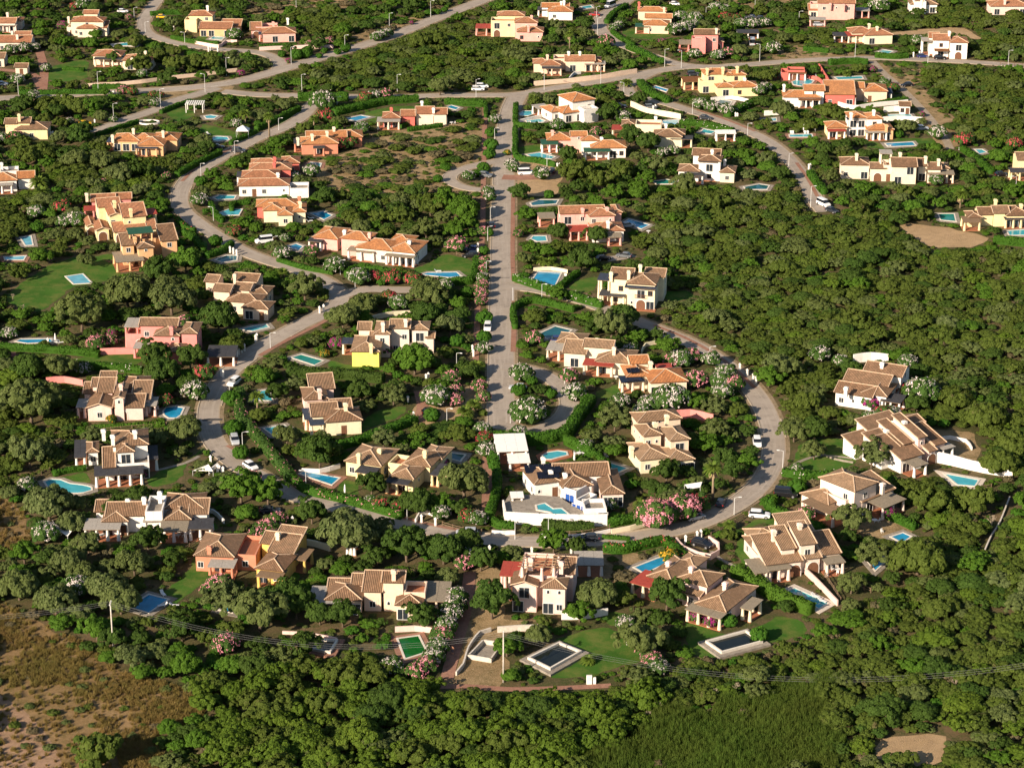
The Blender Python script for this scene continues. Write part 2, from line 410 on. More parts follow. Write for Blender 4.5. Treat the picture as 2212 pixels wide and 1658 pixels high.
# zones of the terrain -------------------------------------------------
WOODS = ["1400,430 1500,415 1620,420 1720,425 1770,470 1850,470 1940,500 2000,545 2100,550 2230,540 2230,760 2230,1020 2190,1020 2090,1000 2080,930 1990,900 2000,830 1960,770 1830,760 1790,840 1830,900 1800,950 1700,900 1640,830 1580,780 1500,735 1430,690 1440,640 1480,600 1450,560 1400,540 1360,530 1400,500",
         "545,180 640,150 760,125 860,95 930,75 1000,95 1120,115 1150,160 1100,175 1000,185 900,190 780,195 620,190", "880,60 960,50 1030,55 1040,85 1140,95 1150,160 1020,150 900,110",
         "1990,150 2230,165 2230,300 2160,315 2080,290 2060,250 2010,200 1960,165", "1680,100 1760,70 1830,95 1800,125 1700,125", "1900,20 2060,20 2230,30 2230,130 2100,130 2095,75 1985,65 1930,60",
         "1830,500 1900,470 2000,475 1950,500 1940,520", "560,15 700,20 760,45 830,60 800,80 720,85 660,70 640,40",
         "-20,400 60,400 100,430 60,520 0,520", "-20,800 100,790 170,840 170,900 130,960 120,1040 60,1080 -20,1080",
         "430,1500 700,1440 940,1470 1000,1500 1400,1490 1420,1560 1290,1658 1200,1690 500,1690 430,1600", "1250,1470 1500,1440 1700,1440 1850,1330 1900,1280 2000,1260 2100,1180 2200,1130 2240,1130 2240,1700 1700,1700 1760,1620 1800,1490 1420,1540",
         "1890,1060 2040,1030 2130,1080 2110,1180 2000,1250 1900,1230 1870,1160", "160,270 250,265 330,330 420,360 360,400 200,420 100,400 110,330 180,330"]
for w_ in WOODS: mark_poly(pl(w_), ZONE, val=1)
mark_poly(pl("430,1500 700,1450 940,1475 1000,1500 1400,1490 1420,1560 1290,1658 1200,1690 500,1690 430,1600"), ZONE, val=6)
DRY = [("dry_slope", "690,345 760,325 800,290 880,280 1000,262 1043,260 1040,345 985,365 965,385 985,405 1040,415 1040,440 960,430 900,450 900,420 800,440 700,420 690,380", M_DRY, 2),
       ("dry_slope", "545,-10 790,-10 770,20 700,25 640,30 600,40 550,35", M_DRY, 2), ("dry_verge", "760,78 850,50 940,14 960,18 870,60 790,92", M_DRY, 2),
       ("dry_slope", "1500,-8 1700,-8 1680,20 1560,12", M_DRY, 2), ("dry_verge", "1670,105 1760,98 1850,115 1900,125 1760,126 1680,128", M_DRY, 2),
       ("dry_slope", "1880,140 1990,150 2000,200 2050,250 2075,300 2040,330 2010,290 1960,210", M_DRY, 2),
       ("dry_meadow", "-40,1320 60,1330 120,1360 180,1400 240,1440 330,1470 420,1500 430,1560 350,1590 300,1700 -40,1700", M_FIELD, 3),
       ("dry_meadow", "-30,1080 30,1085 60,1130 40,1190 -30,1200", M_FIELD, 3), ("dry_slope", "1545,1475 1700,1455 1850,1500 1900,1600 1850,1700 1740,1690 1800,1560", M_GROUND, 1),
       ("dry_garden", "2000,935 2095,930 2110,960 2100,1010 2050,1005 1990,985", M_DRY, 4), ("bare_clearing", "1948,489 1990,485 2050,492 2105,505 2130,515 2110,530 2050,536 2005,532 1975,515", M_SAND, 4),
       ("dry_garden", "1870,1125 1960,1115 1980,1150 1960,1165 1900,1160 1860,1150", M_DRY, 4), ("dry_garden", "1020,1235 1085,1230 1090,1335 1160,1340 1090,1370 1085,1470 1040,1490 960,1480 990,1380 1010,1300", M_DRY, 4),
       ("dry_garden", "1275,1190 1360,1185 1400,1200 1370,1230 1355,1260 1280,1250", M_DRY, 2), ("gravel_island", "895,880 1000,835 1052,830 1050,880 1000,900 900,915", M_SAND, 4), ("dry_slope", "1890,75 2060,60 2100,70 2110,85 2040,75", M_SAND, 4),
       ("dry_verge", "1100,345 1200,345 1210,380 1200,420 1130,420 1095,405", M_SAND, 4), ("dirt_verge", "330,205 480,185 500,195 380,212", M_DRY, 4), ("bare_clearing", "1885,1610 1960,1585 2040,1590 2030,1640 1930,1650", M_SAND, 4)]
for i, (n_, s_, m_, zc) in enumerate(DRY):
    P = ragged(smooth_line(pl(s_), 2.5, True), 1.0); sheet(n_, P, .010+.004*(i % 3), m_); mark_poly(P, ZONE, val=zc)
    if zc == 4: mark_poly(P, KEEP)
sheet('bare_earth', smooth_line(pl("-40,1500 20,1512 70,1550 110,1600 130,1640 140,1700 -40,1700"), 2, True), .022, ground_mat('pink_bare_earth', [(.36, .23, .15), (.31, .195, .12), (.24, .16, .09), (.40, .27, .18)], (.12, .5, 3)))
mark_poly(ragged(smooth_line(pl("1400,1560 1440,1545 1500,1535 1560,1505 1640,1510 1700,1490 1790,1480 1810,1530 1780,1590 1800,1610 1740,1690 1280,1690 1330,1620"), 2.5, True), 3.0), ZONE, val=5)

# roads ------------------------------------------------------------------
ROADS = [  # name, pixels, width, kerbs
 ("road", "1118,206 1103,240 1094,290 1089,340 1088,400 1087,460 1086,520 1085,580 1084,640 1083,700 1083,760 1083,820 1083,870 1085,925", 6.4, 1),
 ("road", "690,216 672,230 652,252 610,277 560,297 510,322 462,349 420,374 396,402 388,430 396,455 425,480 470,511 520,540 580,563 640,582 688,600 722,622 734,640 724,660 690,682 640,706 585,737 533,772 492,808 467,842 452,882 453,925 470,963 510,999 560,1030 620,1063 680,1083 740,1096 800,1114 870,1131 940,1146 1010,1159 1090,1167 1180,1169 1270,1167 1370,1159 1450,1145 1520,1124 1580,1094 1630,1058 1660,1018 1672,975 1668,930 1650,880 1620,836 1580,797 1530,762 1470,731 1400,703 1330,676 1260,650 1190,631 1130,621 1088,618", 5.0, 1),
 ("road", "732,640 760,630 800,624 850,626 892,626", 5.0, 0),
 ("road", "2240,144 2100,135 1980,129 1880,126 1750,130 1640,138 1540,145 1470,140 1420,126 1370,108 1322,86 1296,62 1302,36 1345,8 1375,-15", 5.2, 1),
 ("road", "1500,144 1440,150 1370,163 1300,175 1200,190 1118,204 1040,206 960,206 880,209 760,209 650,207 557,205 480,198", 5.2, 1),
 ("road", "1085,-15 1000,18 930,45 850,77 760,106 690,126 640,141 552,167 480,182 400,191 320,196 240,199 120,207 -20,214", 6.0, 1),
 ("road", "470,190 420,206 370,220 325,241 262,262 205,286", 4.6, 1),
 ("road", "352,-15 330,14 312,42 314,66 340,82 400,98 470,107 545,112 585,122 606,137 600,152", 4.6, 1),
 ("road", "1420,152 1385,168 1355,186 1362,203 1400,214 1450,227 1500,243 1560,262 1620,286 1662,308 1694,334 1722,365 1745,402 1762,435 1780,458", 4.6, 1),
 ("road", "1085,347 1050,353 1008,363 976,376 972,390 995,403 1035,410 1085,404", 4.0, 1),
 ("road", "1085,792 1135,796 1180,812 1215,838 1230,868 1218,898 1185,920 1140,931 1085,918", 4.4, 1),
 ("driveway", "1085,383 1120,384 1160,382 1195,372", 5.0, 0),
 ("driveway", "1308,560 1340,556 1365,550", 4.0, 0),
 ("gravel_track", "1883,132 1910,160 1945,190 1983,228 2013,262 2040,300 2052,322", 2.6, 0),
 ("driveway", "-10,150 60,158 82,175 95,205", 3.2, 0), ("driveway", "85,110 95,150 92,200", 3.0, 0)]
M_VERGE = ground_mat('trodden_verge', [(.25, .185, .115), (.31, .235, .15), (.16, .125, .065), (.34, .265, .18)], (.15, .5, 3))
RMASK = np.zeros((GNX, GNY), np.uint8); RLINES = []
for i, (n_, s_, w_, k_) in enumerate(ROADS):
    L = smooth_line(pl(s_), 1.6); RLINES.append(L)
    if k_: ribbon('verge', L, w_+1.5+.3*(i % 3), .020+.0007*i, M_VERGE)
    ribbon(n_, L, w_, .034+.004*(i % 6), M_GRAVEL if 'track' in n_ else (M_PAVE if i in (11, 14, 15) else M_ASPH))
    mark_line(L, w_/2+.5, BLOCK); mark_line(L, w_/2+.1, KEEP)
    t = np.zeros((GNX, GNY), bool); mark_line(L, w_/2-.1, t); RMASK += t.astype(np.uint8)
for i, (n_, s_, w_, k_) in enumerate(ROADS):
    if not k_: continue
    for S, sg in zip(sides(RLINES[i], w_/2+.12), (1, -1)):
        run = []
        def flush(run):
            if len(run) < 4: return
            Lk, Rk = sides(run, .14); n = len(run)
            v = [(p.x, p.y, .13) for p in Lk]+[(p.x, p.y, .13) for p in Rk]+[(p.x, p.y, -.02) for p in Lk]+[(p.x, p.y, -.02) for p in Rk]; f = []
            for q in range(n-1): f += [(q, n+q, n+q+1, q+1), (2*n+q, q, q+1, 2*n+q+1), (n+q, 3*n+q, 3*n+q+1, n+q+1)]
            f += [(0, 2*n, 3*n, n), (n-1, 2*n-1, 4*n-1, 3*n-1)]
            obj('kerb', mesh('kerb', v, f, M_KERB))['kind'] = 'structure'
        for p in S:
            if grid(RMASK, p.x, p.y): flush(run); run = []
            else: run.append(p)
        flush(run)
# tar patches, paint, pavements
for s_, w_ in (("716,611 742,617", 1.6), ("437,908 455,906 480,906", 1.2), ("1063,600 1100,600", .35), ("1068,745 1075,748", .8), ("1250,1166 1262,1174", 1.0), ("470,985 482,992", .7)):
    ribbon('tar_patch', smooth_line(pl(s_), 1.5), w_, .062, M_PATCH)
for s_, w_ in (("1107,622 1107.5,650 1108,690", .28), ("1239,184 1248,190", .25), ("1242,183 1262,181", .2), ("455,188 470,186", .3)):
    ribbon('road_marking', smooth_line(pl(s_), 1.5), w_, .066, M_PAINT)
WALKS = [("pavement", "1047,232 1046,300 1044,380 1043,440 1042,500 1037,560 1033,620 1030,700 1027,780", 1.5, M_PAVE), ("pavement", "1117,240 1112,300 1110,360", 1.3, M_PAVE), ("pavement", "1108,420 1107,500 1107,560 1109,606", 1.2, M_PAVE),
         ("pavement", "1110,650 1110,700 1108,760", 1.3, M_PAVE), ("footpath", "1052,950 1053,1000 1052,1060 1050,1120", 2.2, M_PAVE), ("footpath", "1015,1235 1008,1290 1000,1340 982,1400 965,1465", 2.4, M_PAVE), ("footpath", "930,1483 1010,1482 1100,1488 1200,1486 1320,1480", 1.6, M_PAVE),
         ("pavement", "800,1099 880,1120 950,1137 1040,1152", 1.0, M_PAVE), ("footpath", "905,845 912,880 900,920", 2.6, M_PAVE), ("pavement", "545,1008 530,985 490,962", .9, M_PAVE), ("pavement", "735,660 715,683 690,700 620,735 560,768", 1.2, M_PAVE),
         ("pavement", "512,315 470,336 420,366 393,392", 1.1, M_PAVE), ("pavement", "1412,702 1480,730 1540,763 1590,800 1630,838", 1.1, M_PAVE), ("pavement", "1720,352 1745,388 1765,425", 1.1, M_PAVE), ("pavement", "1505,238 1570,260 1630,284", 1.1, M_PAVE),
         ("garden_path", "1722,999 1760,985 1800,985 1840,990", .9, M_STONE), ("garden_path", "342,1015 400,1000 430,985", 1.0, M_STONE), ("garden_path", "1600,1228 1560,1210 1535,1190", .9, M_STONE), ("garden_path", "875,1050 905,1062 950,1090", 1.0, M_STONE)]
for i, (n_, s_, w_, m_) in enumerate(WALKS):
    L = smooth_line(pl(s_), 2); ribbon(n_, L, w_, .07+.004*(i % 3), m_); mark_line(L, w_/2+.3, BLOCK); mark_line(L, w_/2, KEEP)

# lawns ------------------------------------------------------------------
LAWNS = ["15,640 60,603 110,572 165,556 215,560 255,575 262,590 235,605 185,615 150,625 120,650 85,672 35,662", "896,582 930,565 965,550 1022,565 1020,592 975,592 912,592", "805,572 838,580 850,592 800,590", "615,915 650,930 700,948 800,925 880,886 865,878 800,895 760,935 690,940 640,925",
         "1200,1385 1235,1368 1300,1355 1345,1372 1372,1402 1380,1425 1330,1440 1290,1458 1220,1462 1185,1455 1255,1420 1200,1395", "1490,1335 1540,1362 1600,1368 1650,1345 1690,1330 1740,1352 1725,1375 1650,1390 1625,1400 1560,1418 1500,1412 1480,1380", "320,1040 345,1015 400,998 440,970 445,960 405,1000 385,1035 340,1052", "128,1035 180,1020 195,1040 160,1042",
         "1715,1005 1730,960 1790,945 1845,962 1842,1002 1760,1022", "1232,622 1245,605 1288,600 1287,622 1262,632", "1432,632 1480,628 1495,640 1450,652", "150,778 220,765 300,765 295,787 200,785", "300,1305 390,1252 425,1195 452,1235 400,1290 345,1312", "1345,68 1360,62 1448,76 1400,86 1352,78",
         "790,245 850,231 905,232 880,246 812,266", "1868,310 1885,306 1915,318 1905,322 1875,318", "1935,300 2010,300 2010,312 1940,310", "715,780 760,788 830,795 800,800 720,795", "1288,848 1330,832 1360,845 1330,862 1290,858", "730,1040 770,1040 772,1065 740,1068",
         "100,150 180,130 190,155 180,172 110,175", "395,95 440,77 450,90 420,97", "405,200 440,196 430,205", "1120,320 1170,312 1165,335 1122,335", "1880,215 1960,208 1900,222", "1825,222 1880,222 1870,230 1830,232", "1340,60 1380,58", "1035,450 1040,452 1038,455", "2055,478 2105,470 2110,455 2060,460", "1690,1120 1740,1130 1700,1150 1650,1130 1600,1145 1640,1120",
         "1600,1160 1625,1200 1612,1235 1590,1190", "440,270 520,290 500,302 440,300", "360,240 400,235 420,250 380,262", "600,265 640,245 650,255 610,275", "1690,208 1660,220 1675,225", "1300,1330 1340,1320 1360,1340 1320,1350", "60,600 90,590", "180,560 240,548 250,560", "400,540 440,520 445,535", "370,1135 430,1120 470,1140 420,1165", "520,1190 640,1205 640,1255 560,1240"]
k = 0
for s_ in LAWNS:
    P = pl(s_)
    if len(P) < 3: continue
    P = ragged(smooth_line(P, 1.2, True), .45); k += 1
    sheet('lawn', P, .024+.004*(k % 2), M_LAWN); mark_poly(P, BLOCK, KEEP)
# ------------------------------------------------------------------ houses
OV = .38     # eaves overhang
PITCHR = .34

def roof_planes(t, w, d, h, k=PITCHR):
    """top surface of a roof over the rectangle (0..w, 0..d): vertices, faces, ridge lines"""
    if t == 'H':
        r = min(w, d)/2; z = h+r*k
        A, B, C, D = (0, 0, h), (w, 0, h), (w, d, h), (0, d, h)
        if w >= d:
            E, F = (r, d/2, z), (w-r, d/2, z)
            if w-2*r < .05: return [A, B, C, D, (w/2, d/2, z)], [(0, 1, 4), (1, 2, 4), (2, 3, 4), (3, 0, 4)], [(0, 4), (1, 4), (2, 4), (3, 4)]
            return [A, B, C, D, E, F], [(0, 1, 5, 4), (1, 2, 5), (2, 3, 4, 5), (3, 0, 4)], [(0, 4), (3, 4), (1, 5), (2, 5), (4, 5)]
        E, F = (w/2, r, z), (w/2, d-r, z)
        return [A, B, C, D, E, F], [(0, 1, 4), (1, 2, 5, 4), (2, 3, 5), (3, 0, 4, 5)], [(0, 4), (1, 4), (2, 5), (3, 5), (4, 5)]
    if t == 'G':
        z = h+d/2*k
        return [(0, 0, h), (w, 0, h), (w, d, h), (0, d, h), (0, d/2, z), (w, d/2, z)], [(0, 1, 5, 4), (2, 3, 4, 5)], [(4, 5), (0, 4), (1, 5)]
    if t == 'g':
        z = h+w/2*k
        return [(0, 0, h), (w, 0, h), (w, d, h), (0, d, h), (w/2, 0, z), (w/2, d, z)], [(0, 4, 5, 3), (4, 1, 2, 5)], [(4, 5), (0, 4), (1, 4)]
    if t == 'S':
        z = h+d*k*.8
        return [(0, 0, h), (w, 0, h), (w, d, z), (0, d, z)], [(0, 1, 2, 3)], [(2, 3), (0, 3), (1, 2)]
    if t == 'R':     # falls to the right
        z = h+w*k*.8
        return [(0, 0, z), (w, 0, h), (w, d, h), (0, d, z)], [(0, 1, 2, 3)], [(0, 3), (0, 1)]
    if t == 'L':
        z = h+w*k*.8
        return [(0, 0, h), (w, 0, z), (w, d, z), (0, d, h)], [(0, 1, 2, 3)], [(1, 2), (0, 1)]

def roof_mesh(t, w, d, h, mat):
    V, F, R = roof_planes(t, w, d, h); n = len(V); th = .17
    vs = list(V)+[(x, y, z-th) for x, y, z in V]; fs = []; uv = []
    E = {}
    for f in F:
        fs.append(f); P = [Vector(V[i]) for i in f]
        nn = (P[1]-P[0]).cross(P[2]-P[0]).normalized(); vd = Vector((nn.x, nn.y, 0))
        vd = vd.normalized() if vd.length > 1e-4 else Vector((0, 1, 0))
        ud = Vector((-vd.y, vd.x, 0)); k = math.sqrt(1+PITCHR**2)
        for p in P: uv.append((p.dot(ud)+50.0, p.dot(vd)*k+50.0))
        for a, b in zip(f, f[1:]+f[:1]): E[(a, b)] = 1
    for f in F:
        fs.append(tuple(i+n for i in f[::-1])); uv += [(0, 0)]*len(f)
    for (a, b) in E:
        if (b, a) not in E: fs.append((b, a, a+n, b+n)); uv += [(0, 0)]*4
    return mesh('roof', vs, fs, mat, uv=uv), V, R

def wall_mesh(t, w, d, h, mat, z0=-.3):
    """walls under that roof, set in by the overhang"""
    x0, x1, y0, y1 = OV, w-OV, OV, d-OV
    def top(x, y):
        k = PITCHR
        if t == 'G': return h+min(y, d-y)*k-.19
        if t == 'g': return h+min(x, w-x)*k-.19
        if t == 'S': return h+y*k*.8-.19
        if t == 'R': return h+(w-x)*k*.8-.19
        if t == 'L': return h+x*k*.8-.19
        return h-.03
    ring = [(x0, y0)]
    if t == 'g': ring.append((w/2, y0))
    ring += [(x1, y0)]
    if t == 'G': ring.append((x1, d/2))
    ring += [(x1, y1)]
    if t == 'g': ring.append((w/2, y1))
    ring += [(x0, y1)]
    if t == 'G': ring.append((x0, d/2))
    n = len(ring)
    vs = [(x, y, z0) for x, y in ring]+[(x, y, top(x, y)) for x, y in ring]
    fs = [(i, (i+1) % n, n+(i+1) % n, n+i) for i in range(n)]+[tuple(range(n, 2*n))]
    return mesh('wall', vs, fs, mat)

def _window_mesh(w, h, frame, arch=False):
    m = MB(); fw = .09
    if not arch:
        m.box(-w/2-fw, w/2+fw, -.07, 0, h/2, h/2+fw); m.box(-w/2-fw, w/2+fw, -.10, 0, -h/2-fw, -h/2); m.box(-w/2-fw, -w/2, -.07, 0, -h/2, h/2); m.box(w/2, w/2+fw, -.07, 0, -h/2, h/2)
        m.box(-.03, .03, -.055, 0, -h/2, h/2)
    else:
        pts = [(-w/2, -h/2)]+[(w/2*math.cos(a), h/2-w/2+w/2*math.sin(a)) for a in [math.pi-i*math.pi/8 for i in range(9)]]+[(w/2, -h/2)]
        out = [(-w/2-.14, -h/2)]+[((w/2+.14)*math.cos(a), h/2-w/2+(w/2+.14)*math.sin(a)) for a in [math.pi-i*math.pi/8 for i in range(9)]]+[(w/2+.14, -h/2)]
        n = len(pts); vs = [(x, -.08, z) for x, z in pts]+[(x, -.08, z) for x, z in out]+[(x, .0, z) for x, z in out]
        m.add(vs, [(i, n+i, n+i+1, i+1) for i in range(n-1)]+[(n+i, 2*n+i, 2*n+i+1, n+i+1) for i in range(n-1)])
    return m.mesh('window', frame)
def _pane_mesh(w, h, mat, arch=False):
    if not arch: return mesh('pane', [(-w/2, -.025, -h/2), (w/2, -.025, -h/2), (w/2, -.025, h/2), (-w/2, -.025, h/2)], [(0, 1, 2, 3)], mat)
    pts = [(-w/2, -h/2)]+[(w/2*math.cos(a), h/2-w/2+w/2*math.sin(a)) for a in [math.pi-i*math.pi/8 for i in range(9)]]+[(w/2, -h/2)]
    return mesh('pane', [(x, -.025, z) for x, z in pts], [tuple(range(len(pts)-1, -1, -1))], mat)
WIN = {'w': ('window', _window_mesh(1.05, 1.15, M_FRAMEW), 'pane', _pane_mesh(1.05, 1.15, M_GLASS), 1.45),
       'W': ('window', _window_mesh(1.05, 1.2, M_BROWN), 'pane', _pane_mesh(1.05, 1.2, M_GLASS), 1.45),
       's': ('window', _window_mesh(.5, .7, M_FRAMEW, True), 'pane', _pane_mesh(.5, .7, M_GLASS, True), 1.7),
       'd': ('french_door', _window_mesh(1.9, 2.1, M_FRAMEW), 'pane', _pane_mesh(1.9, 2.1, M_GLASS), 1.12),
       'D': ('door', _window_mesh(1.0, 2.05, M_BROWN), 'door_leaf', _pane_mesh(1.0, 2.05, M_BROWN), 1.1),
       'B': ('shutter_door', _window_mesh(2.2, 2.2, M_FRAMEW), 'door_leaf', _pane_mesh(2.2, 2.2, M_BLUE), 1.2),
       'a': ('archway', _window_mesh(2.3, 2.5, M_WHITE, True), 'arch_shade_panel', _pane_mesh(2.3, 2.5, M_BROWN, True), 1.27)}  # dark brown panel stands in for the shade inside an open arch
def opening(par, c, x, y, zoff, rz):
    n, m, pn, pm, zc = WIN[c]
    o = obj(n, m, par, (x, y, zc+zoff), rz); obj(pn, pm, o)

def _column_mesh(h, mat, r0=.36, r1=.24):
    m = MB(); n = 8; vs = []
    for z, r in ((-.2, r0*1.08), (h*.12, r0), (h*.6, (r0+r1)/2*.96), (h*.92, r1), (h, r1*1.25)):
        vs += [(r*math.cos(2*math.pi*(i+.5)/n)*1.1, r*math.sin(2*math.pi*(i+.5)/n)*1.1, z) for i in range(n)]
    m.add(vs, [(k*n+i, k*n+(i+1) % n, (k+1)*n+(i+1) % n, (k+1)*n+i) for k in range(4) for i in range(n)]+[tuple(range(4*n, 5*n))])
    return m.mesh('column', mat, True)
_COLS = {}
def column(par, x, y, h, mat, z=0.0):
    k = (round(h, 1), mat.name)
    if k not in _COLS: _COLS[k] = _column_mesh(round(h, 1), mat)
    return obj('column', _COLS[k], par, (x, y, z))

_CH = {}
def chimney(par, x, y, ztop, mat, rz=0.0):
    if mat.name not in _CH:
        m = MB(); m.box(-.38, .38, -.38, .38, -2.4, -.55); c = MB(); c.box(-.52, .52, -.52, .52, -.547, -.38); c.box(-.46, .46, -.46, .46, -.38, -.1, tx=.06, ty=.06); c.box(-.56, .56, -.56, .56, -.1, .12, tx=.3, ty=.3)
        _CH[mat.name] = (m.mesh('chimney', mat), c.mesh('chimney_cap', M_CAP if mat is M_CAP else mat))
    a, b = _CH[mat.name]
    o = obj('chimney', a, par, (x, y, ztop), rz); obj('chimney_cap', b, o)

_RAIL = {}
def railing(par, x0, y0, x1, y1, z, mat=None):
    L = math.hypot(x1-x0, y1-y0); m = MB(); m.box(0, L, -.04, .04, .85, .93); m.box(0, L, -.03, .03, .08, .14)
    n = max(2, int(L/.28))
    for i in range(n+1): m.box(L*i/n-.025, L*i/n+.025, -.025, .025, 0, .85)
    m.build('balcony_railing', mat or M_BROWN, par, (x0, y0, z), math.atan2(y1-y0, x1-x0))

def canopy(par, x, y, w, d, h, mat, ncol, colmat, rz, slope=.04):
    """flat porch roof of mat panels on stout columns; its front edge at local y"""
    base = Matrix.Translation((x, y, 0)) @ Matrix.Rotation(rz, 4, 'Z')
    n = max(2, int(round(w/2.3)))
    for i in range(n):
        m = MB(); a, b = w*i/n+.015, w*(i+1)/n-.015; dz = rng.uniform(-.02, .02)
        vs = [(a, 0, h+dz), (b, 0, h+dz), (b, d, h+d*slope+dz), (a, d, h+d*slope+dz)]
        vs += [(p[0], p[1], p[2]-.09) for p in vs]
        m.add(vs, [(0, 1, 2, 3), (7, 6, 5, 4), (4, 5, 1, 0), (5, 6, 2, 1), (6, 7, 3, 2), (7, 4, 0, 3)])
        o = m.build('canopy_panel', mat, par, (x, y, 0), rz)
    bm_ = MB(); bm_.box(.05, w-.05, .12, .26, h-.27, h-.092); bm_.build('beam', M_WOODF, par, (x, y, 0), rz)
    for i in range(ncol):
        q = base @ Vector((.45+(w-.9)*i/max(1, ncol-1), .5, 0)); column(par, q.x, q.y, h-.28, colmat)
    if ncol and d > 3.2:
        for xx in (.45, w-.45):
            q = base @ Vector((xx, d-.5, 0)); column(par, q.x, q.y, h-.28, colmat)
    f = MB(); f.box(.1, w-.1, .1, d, -.1, .14); f.build('porch_floor', M_TERR, par, (x, y, 0), rz)

HOUSES = []
def house(ref, label, a, wall, roof, blocks, chim=(), trim=None, cat='villa'):
    a = math.radians(a); b0 = blocks[0]
    O = at(b0[1], b0[2], b0[5]); O.z = 0
    par = empty('villa', O, a); tag(par, label, cat, 'villas of the settlement')
    inv = (Matrix.Translation(O) @ Matrix.Rotation(a, 4, 'Z')).inverted()
    cs = []
    for b in blocks:
        t, fx, fy, fx2, d, h = b[:6]; o = list(b[6:])+[None]*4
        ba = a if (t == 'P' or o[2] is None) else math.radians(o[2])
        if t == 'P' and o[2] is not None: ba = math.radians(o[2])
        P = at(fx, fy, h); u = Vector((math.cos(ba), math.sin(ba), 0)); nv = Vector((-u.y, u.x, 0))
        D0 = P.y*CT-(h-H_CAM)*ST; q = fx2-CX
        w = (q*D0-FPX*P.x)/(FPX*u.x-q*u.y*CT); w = max(1.6, min(40, w))
        lp = inv @ Vector((P.x, P.y, 0)); rz = ba-a
        C4 = [P, P+u*w, P+u*w+nv*d, P+nv*d]; cs += C4
        big = [P-u*.8-nv*1.2, P+u*(w+.8)-nv*1.2, P+u*(w+.8)+nv*(d+.8), P-u*.8+nv*(d+.8)]
        mark_poly(big, BLOCK); mark_poly([P-nv*.5, P+u*w-nv*.5, P+u*w+nv*d, P+nv*d], KEEP)
        mm = Matrix.Translation(lp) @ Matrix.Rotation(rz, 4, 'Z')
        def loc(x, y): v = mm @ Vector((x, y, 0)); return v.x, v.y
        if t == 'P':
            canopy(par, lp.x, lp.y, w, d, h, CANOPY[o[0] or 'reed'], o[1] if o[1] is not None else max(2, int(w/3.2)+1), trim or WALLC[wall], rz); continue
        wm = WALLC[o[1] or wall]; rm = ROOFC[o[3] or roof]
        if t == 'F':
            m = MB(); m.box(0, w, 0, d, -.3, h-.75); obj('wall', m.mesh('wall', wm), par, lp, rz)
            p = MB(); th = .28
            p.box(0, w, 0, th, h-.75, h+.15); p.box(0, w, d-th, d, h-.75, h+.15); p.box(0, th, th, d-th, h-.75, h+.15); p.box(w-th, w, th, d-th, h-.75, h+.15)
            obj('parapet', p.mesh('parapet', wm), par, lp, rz)
            fl = MB(); fl.box(th, w-th, th, d-th, h-.75, h-.70); obj('terrace_floor', fl.mesh('terrace_floor', M_TERR if wall != 'white' else M_STONE), par, lp, rz)
            ov = 0.0
        else:
            obj('wall', wall_mesh(t, w, d, h, wm), par, lp, rz)
            rme, V, R = roof_mesh(t, w, d, h, rm); ro = obj('roof', rme, par, lp, rz)
            cap = MB()
            for i, j in R:
                pa, pb = Vector(V[i]), Vector(V[j]); dz = Vector((0, 0, .02)); cap.tube([pa+dz, pb+dz], .13, 5)
            cap.build('ridge_cap', M_CAP, ro); ov = OV
        # openings: front (string), then the side walls
        st = (o[0] if o[0] is not None else None)
        if st is None:
            n = max(1, int((w-1.2)/3.1)); st = ''.join(rng.choice('wwdWs') for _ in range(n))
            if h > 5: st += '/'+''.join(rng.choice('wws') for _ in range(n))
        for lev, row in enumerate(st.split('/')):
            z = 2.9*lev; n = len(row)
            for i, c in enumerate(row):
                if c in WIN:
                    x, y = loc(ov+(w-2*ov)*(i+.5)/n, ov-.004); opening(par, c, x, y, z, rz)
        n = int((d-2)/3.4)
        for lev in range(2 if h > 5 else 1):
            for i in range(n):
                for xx, ang in ((ov-.004, -math.pi/2), (w-ov+.004, math.pi/2)):
                    c = rng.choice('wws-'); 
                    if c == '-': continue
                    x, y = loc(xx, ov+(d-2*ov)*(i+.5)/n); opening(par, c, x, y, 2.9*lev, rz+ang)
    for c in chim:
        q = at(*c[:3]); l = inv @ Vector((q.x, q.y, 0)); chimney(par, l.x, l.y, c[2], WALLC[c[3]] if len(c) > 3 else WALLC[wall])
    ctr = sum((Vector((p.x, p.y, 0)) for p in cs), Vector())/len(cs)
    HOUSES.append((ref, ctr, label, par)); return par
# ---- foreground houses
house('white villa with solar panels', 'white villa with blue shutters and black solar panels on its tiled roof', 5, 'white', 'brown', [
    ('H', 1153, 1046, 1212, 9, 3.6, 's-D', None, 18), ('H', 1213, 1053, 1282, 10, 3.5, '--', None, 12), ('G', 1196, 1030, 1318, 8, 3.9, ''), ('H', 1298, 1067, 1350, 13, 3.1, 'dd', 'salmon'), ('F', 1217, 1053, 1244, 6, 3.4, 'B', None, -38), ('F', 1241, 1080, 1258, 5, 3.1, 'BB', None, -38),
    ('P', 1072, 975, 1141, 9, 3.0, 'white', 3), ('P', 1098, 1000, 1146, 5, 2.0, 'white', 2), ('P', 1103, 1075, 1132, 3, 2.5, 'white', 2), ('F', 1262, 1100, 1310, 5, 3.0, 'w-d')], [(1173, 988, 5.2), (1189, 1016, 5.2, 'white'), (1220, 1022, 5.0)])
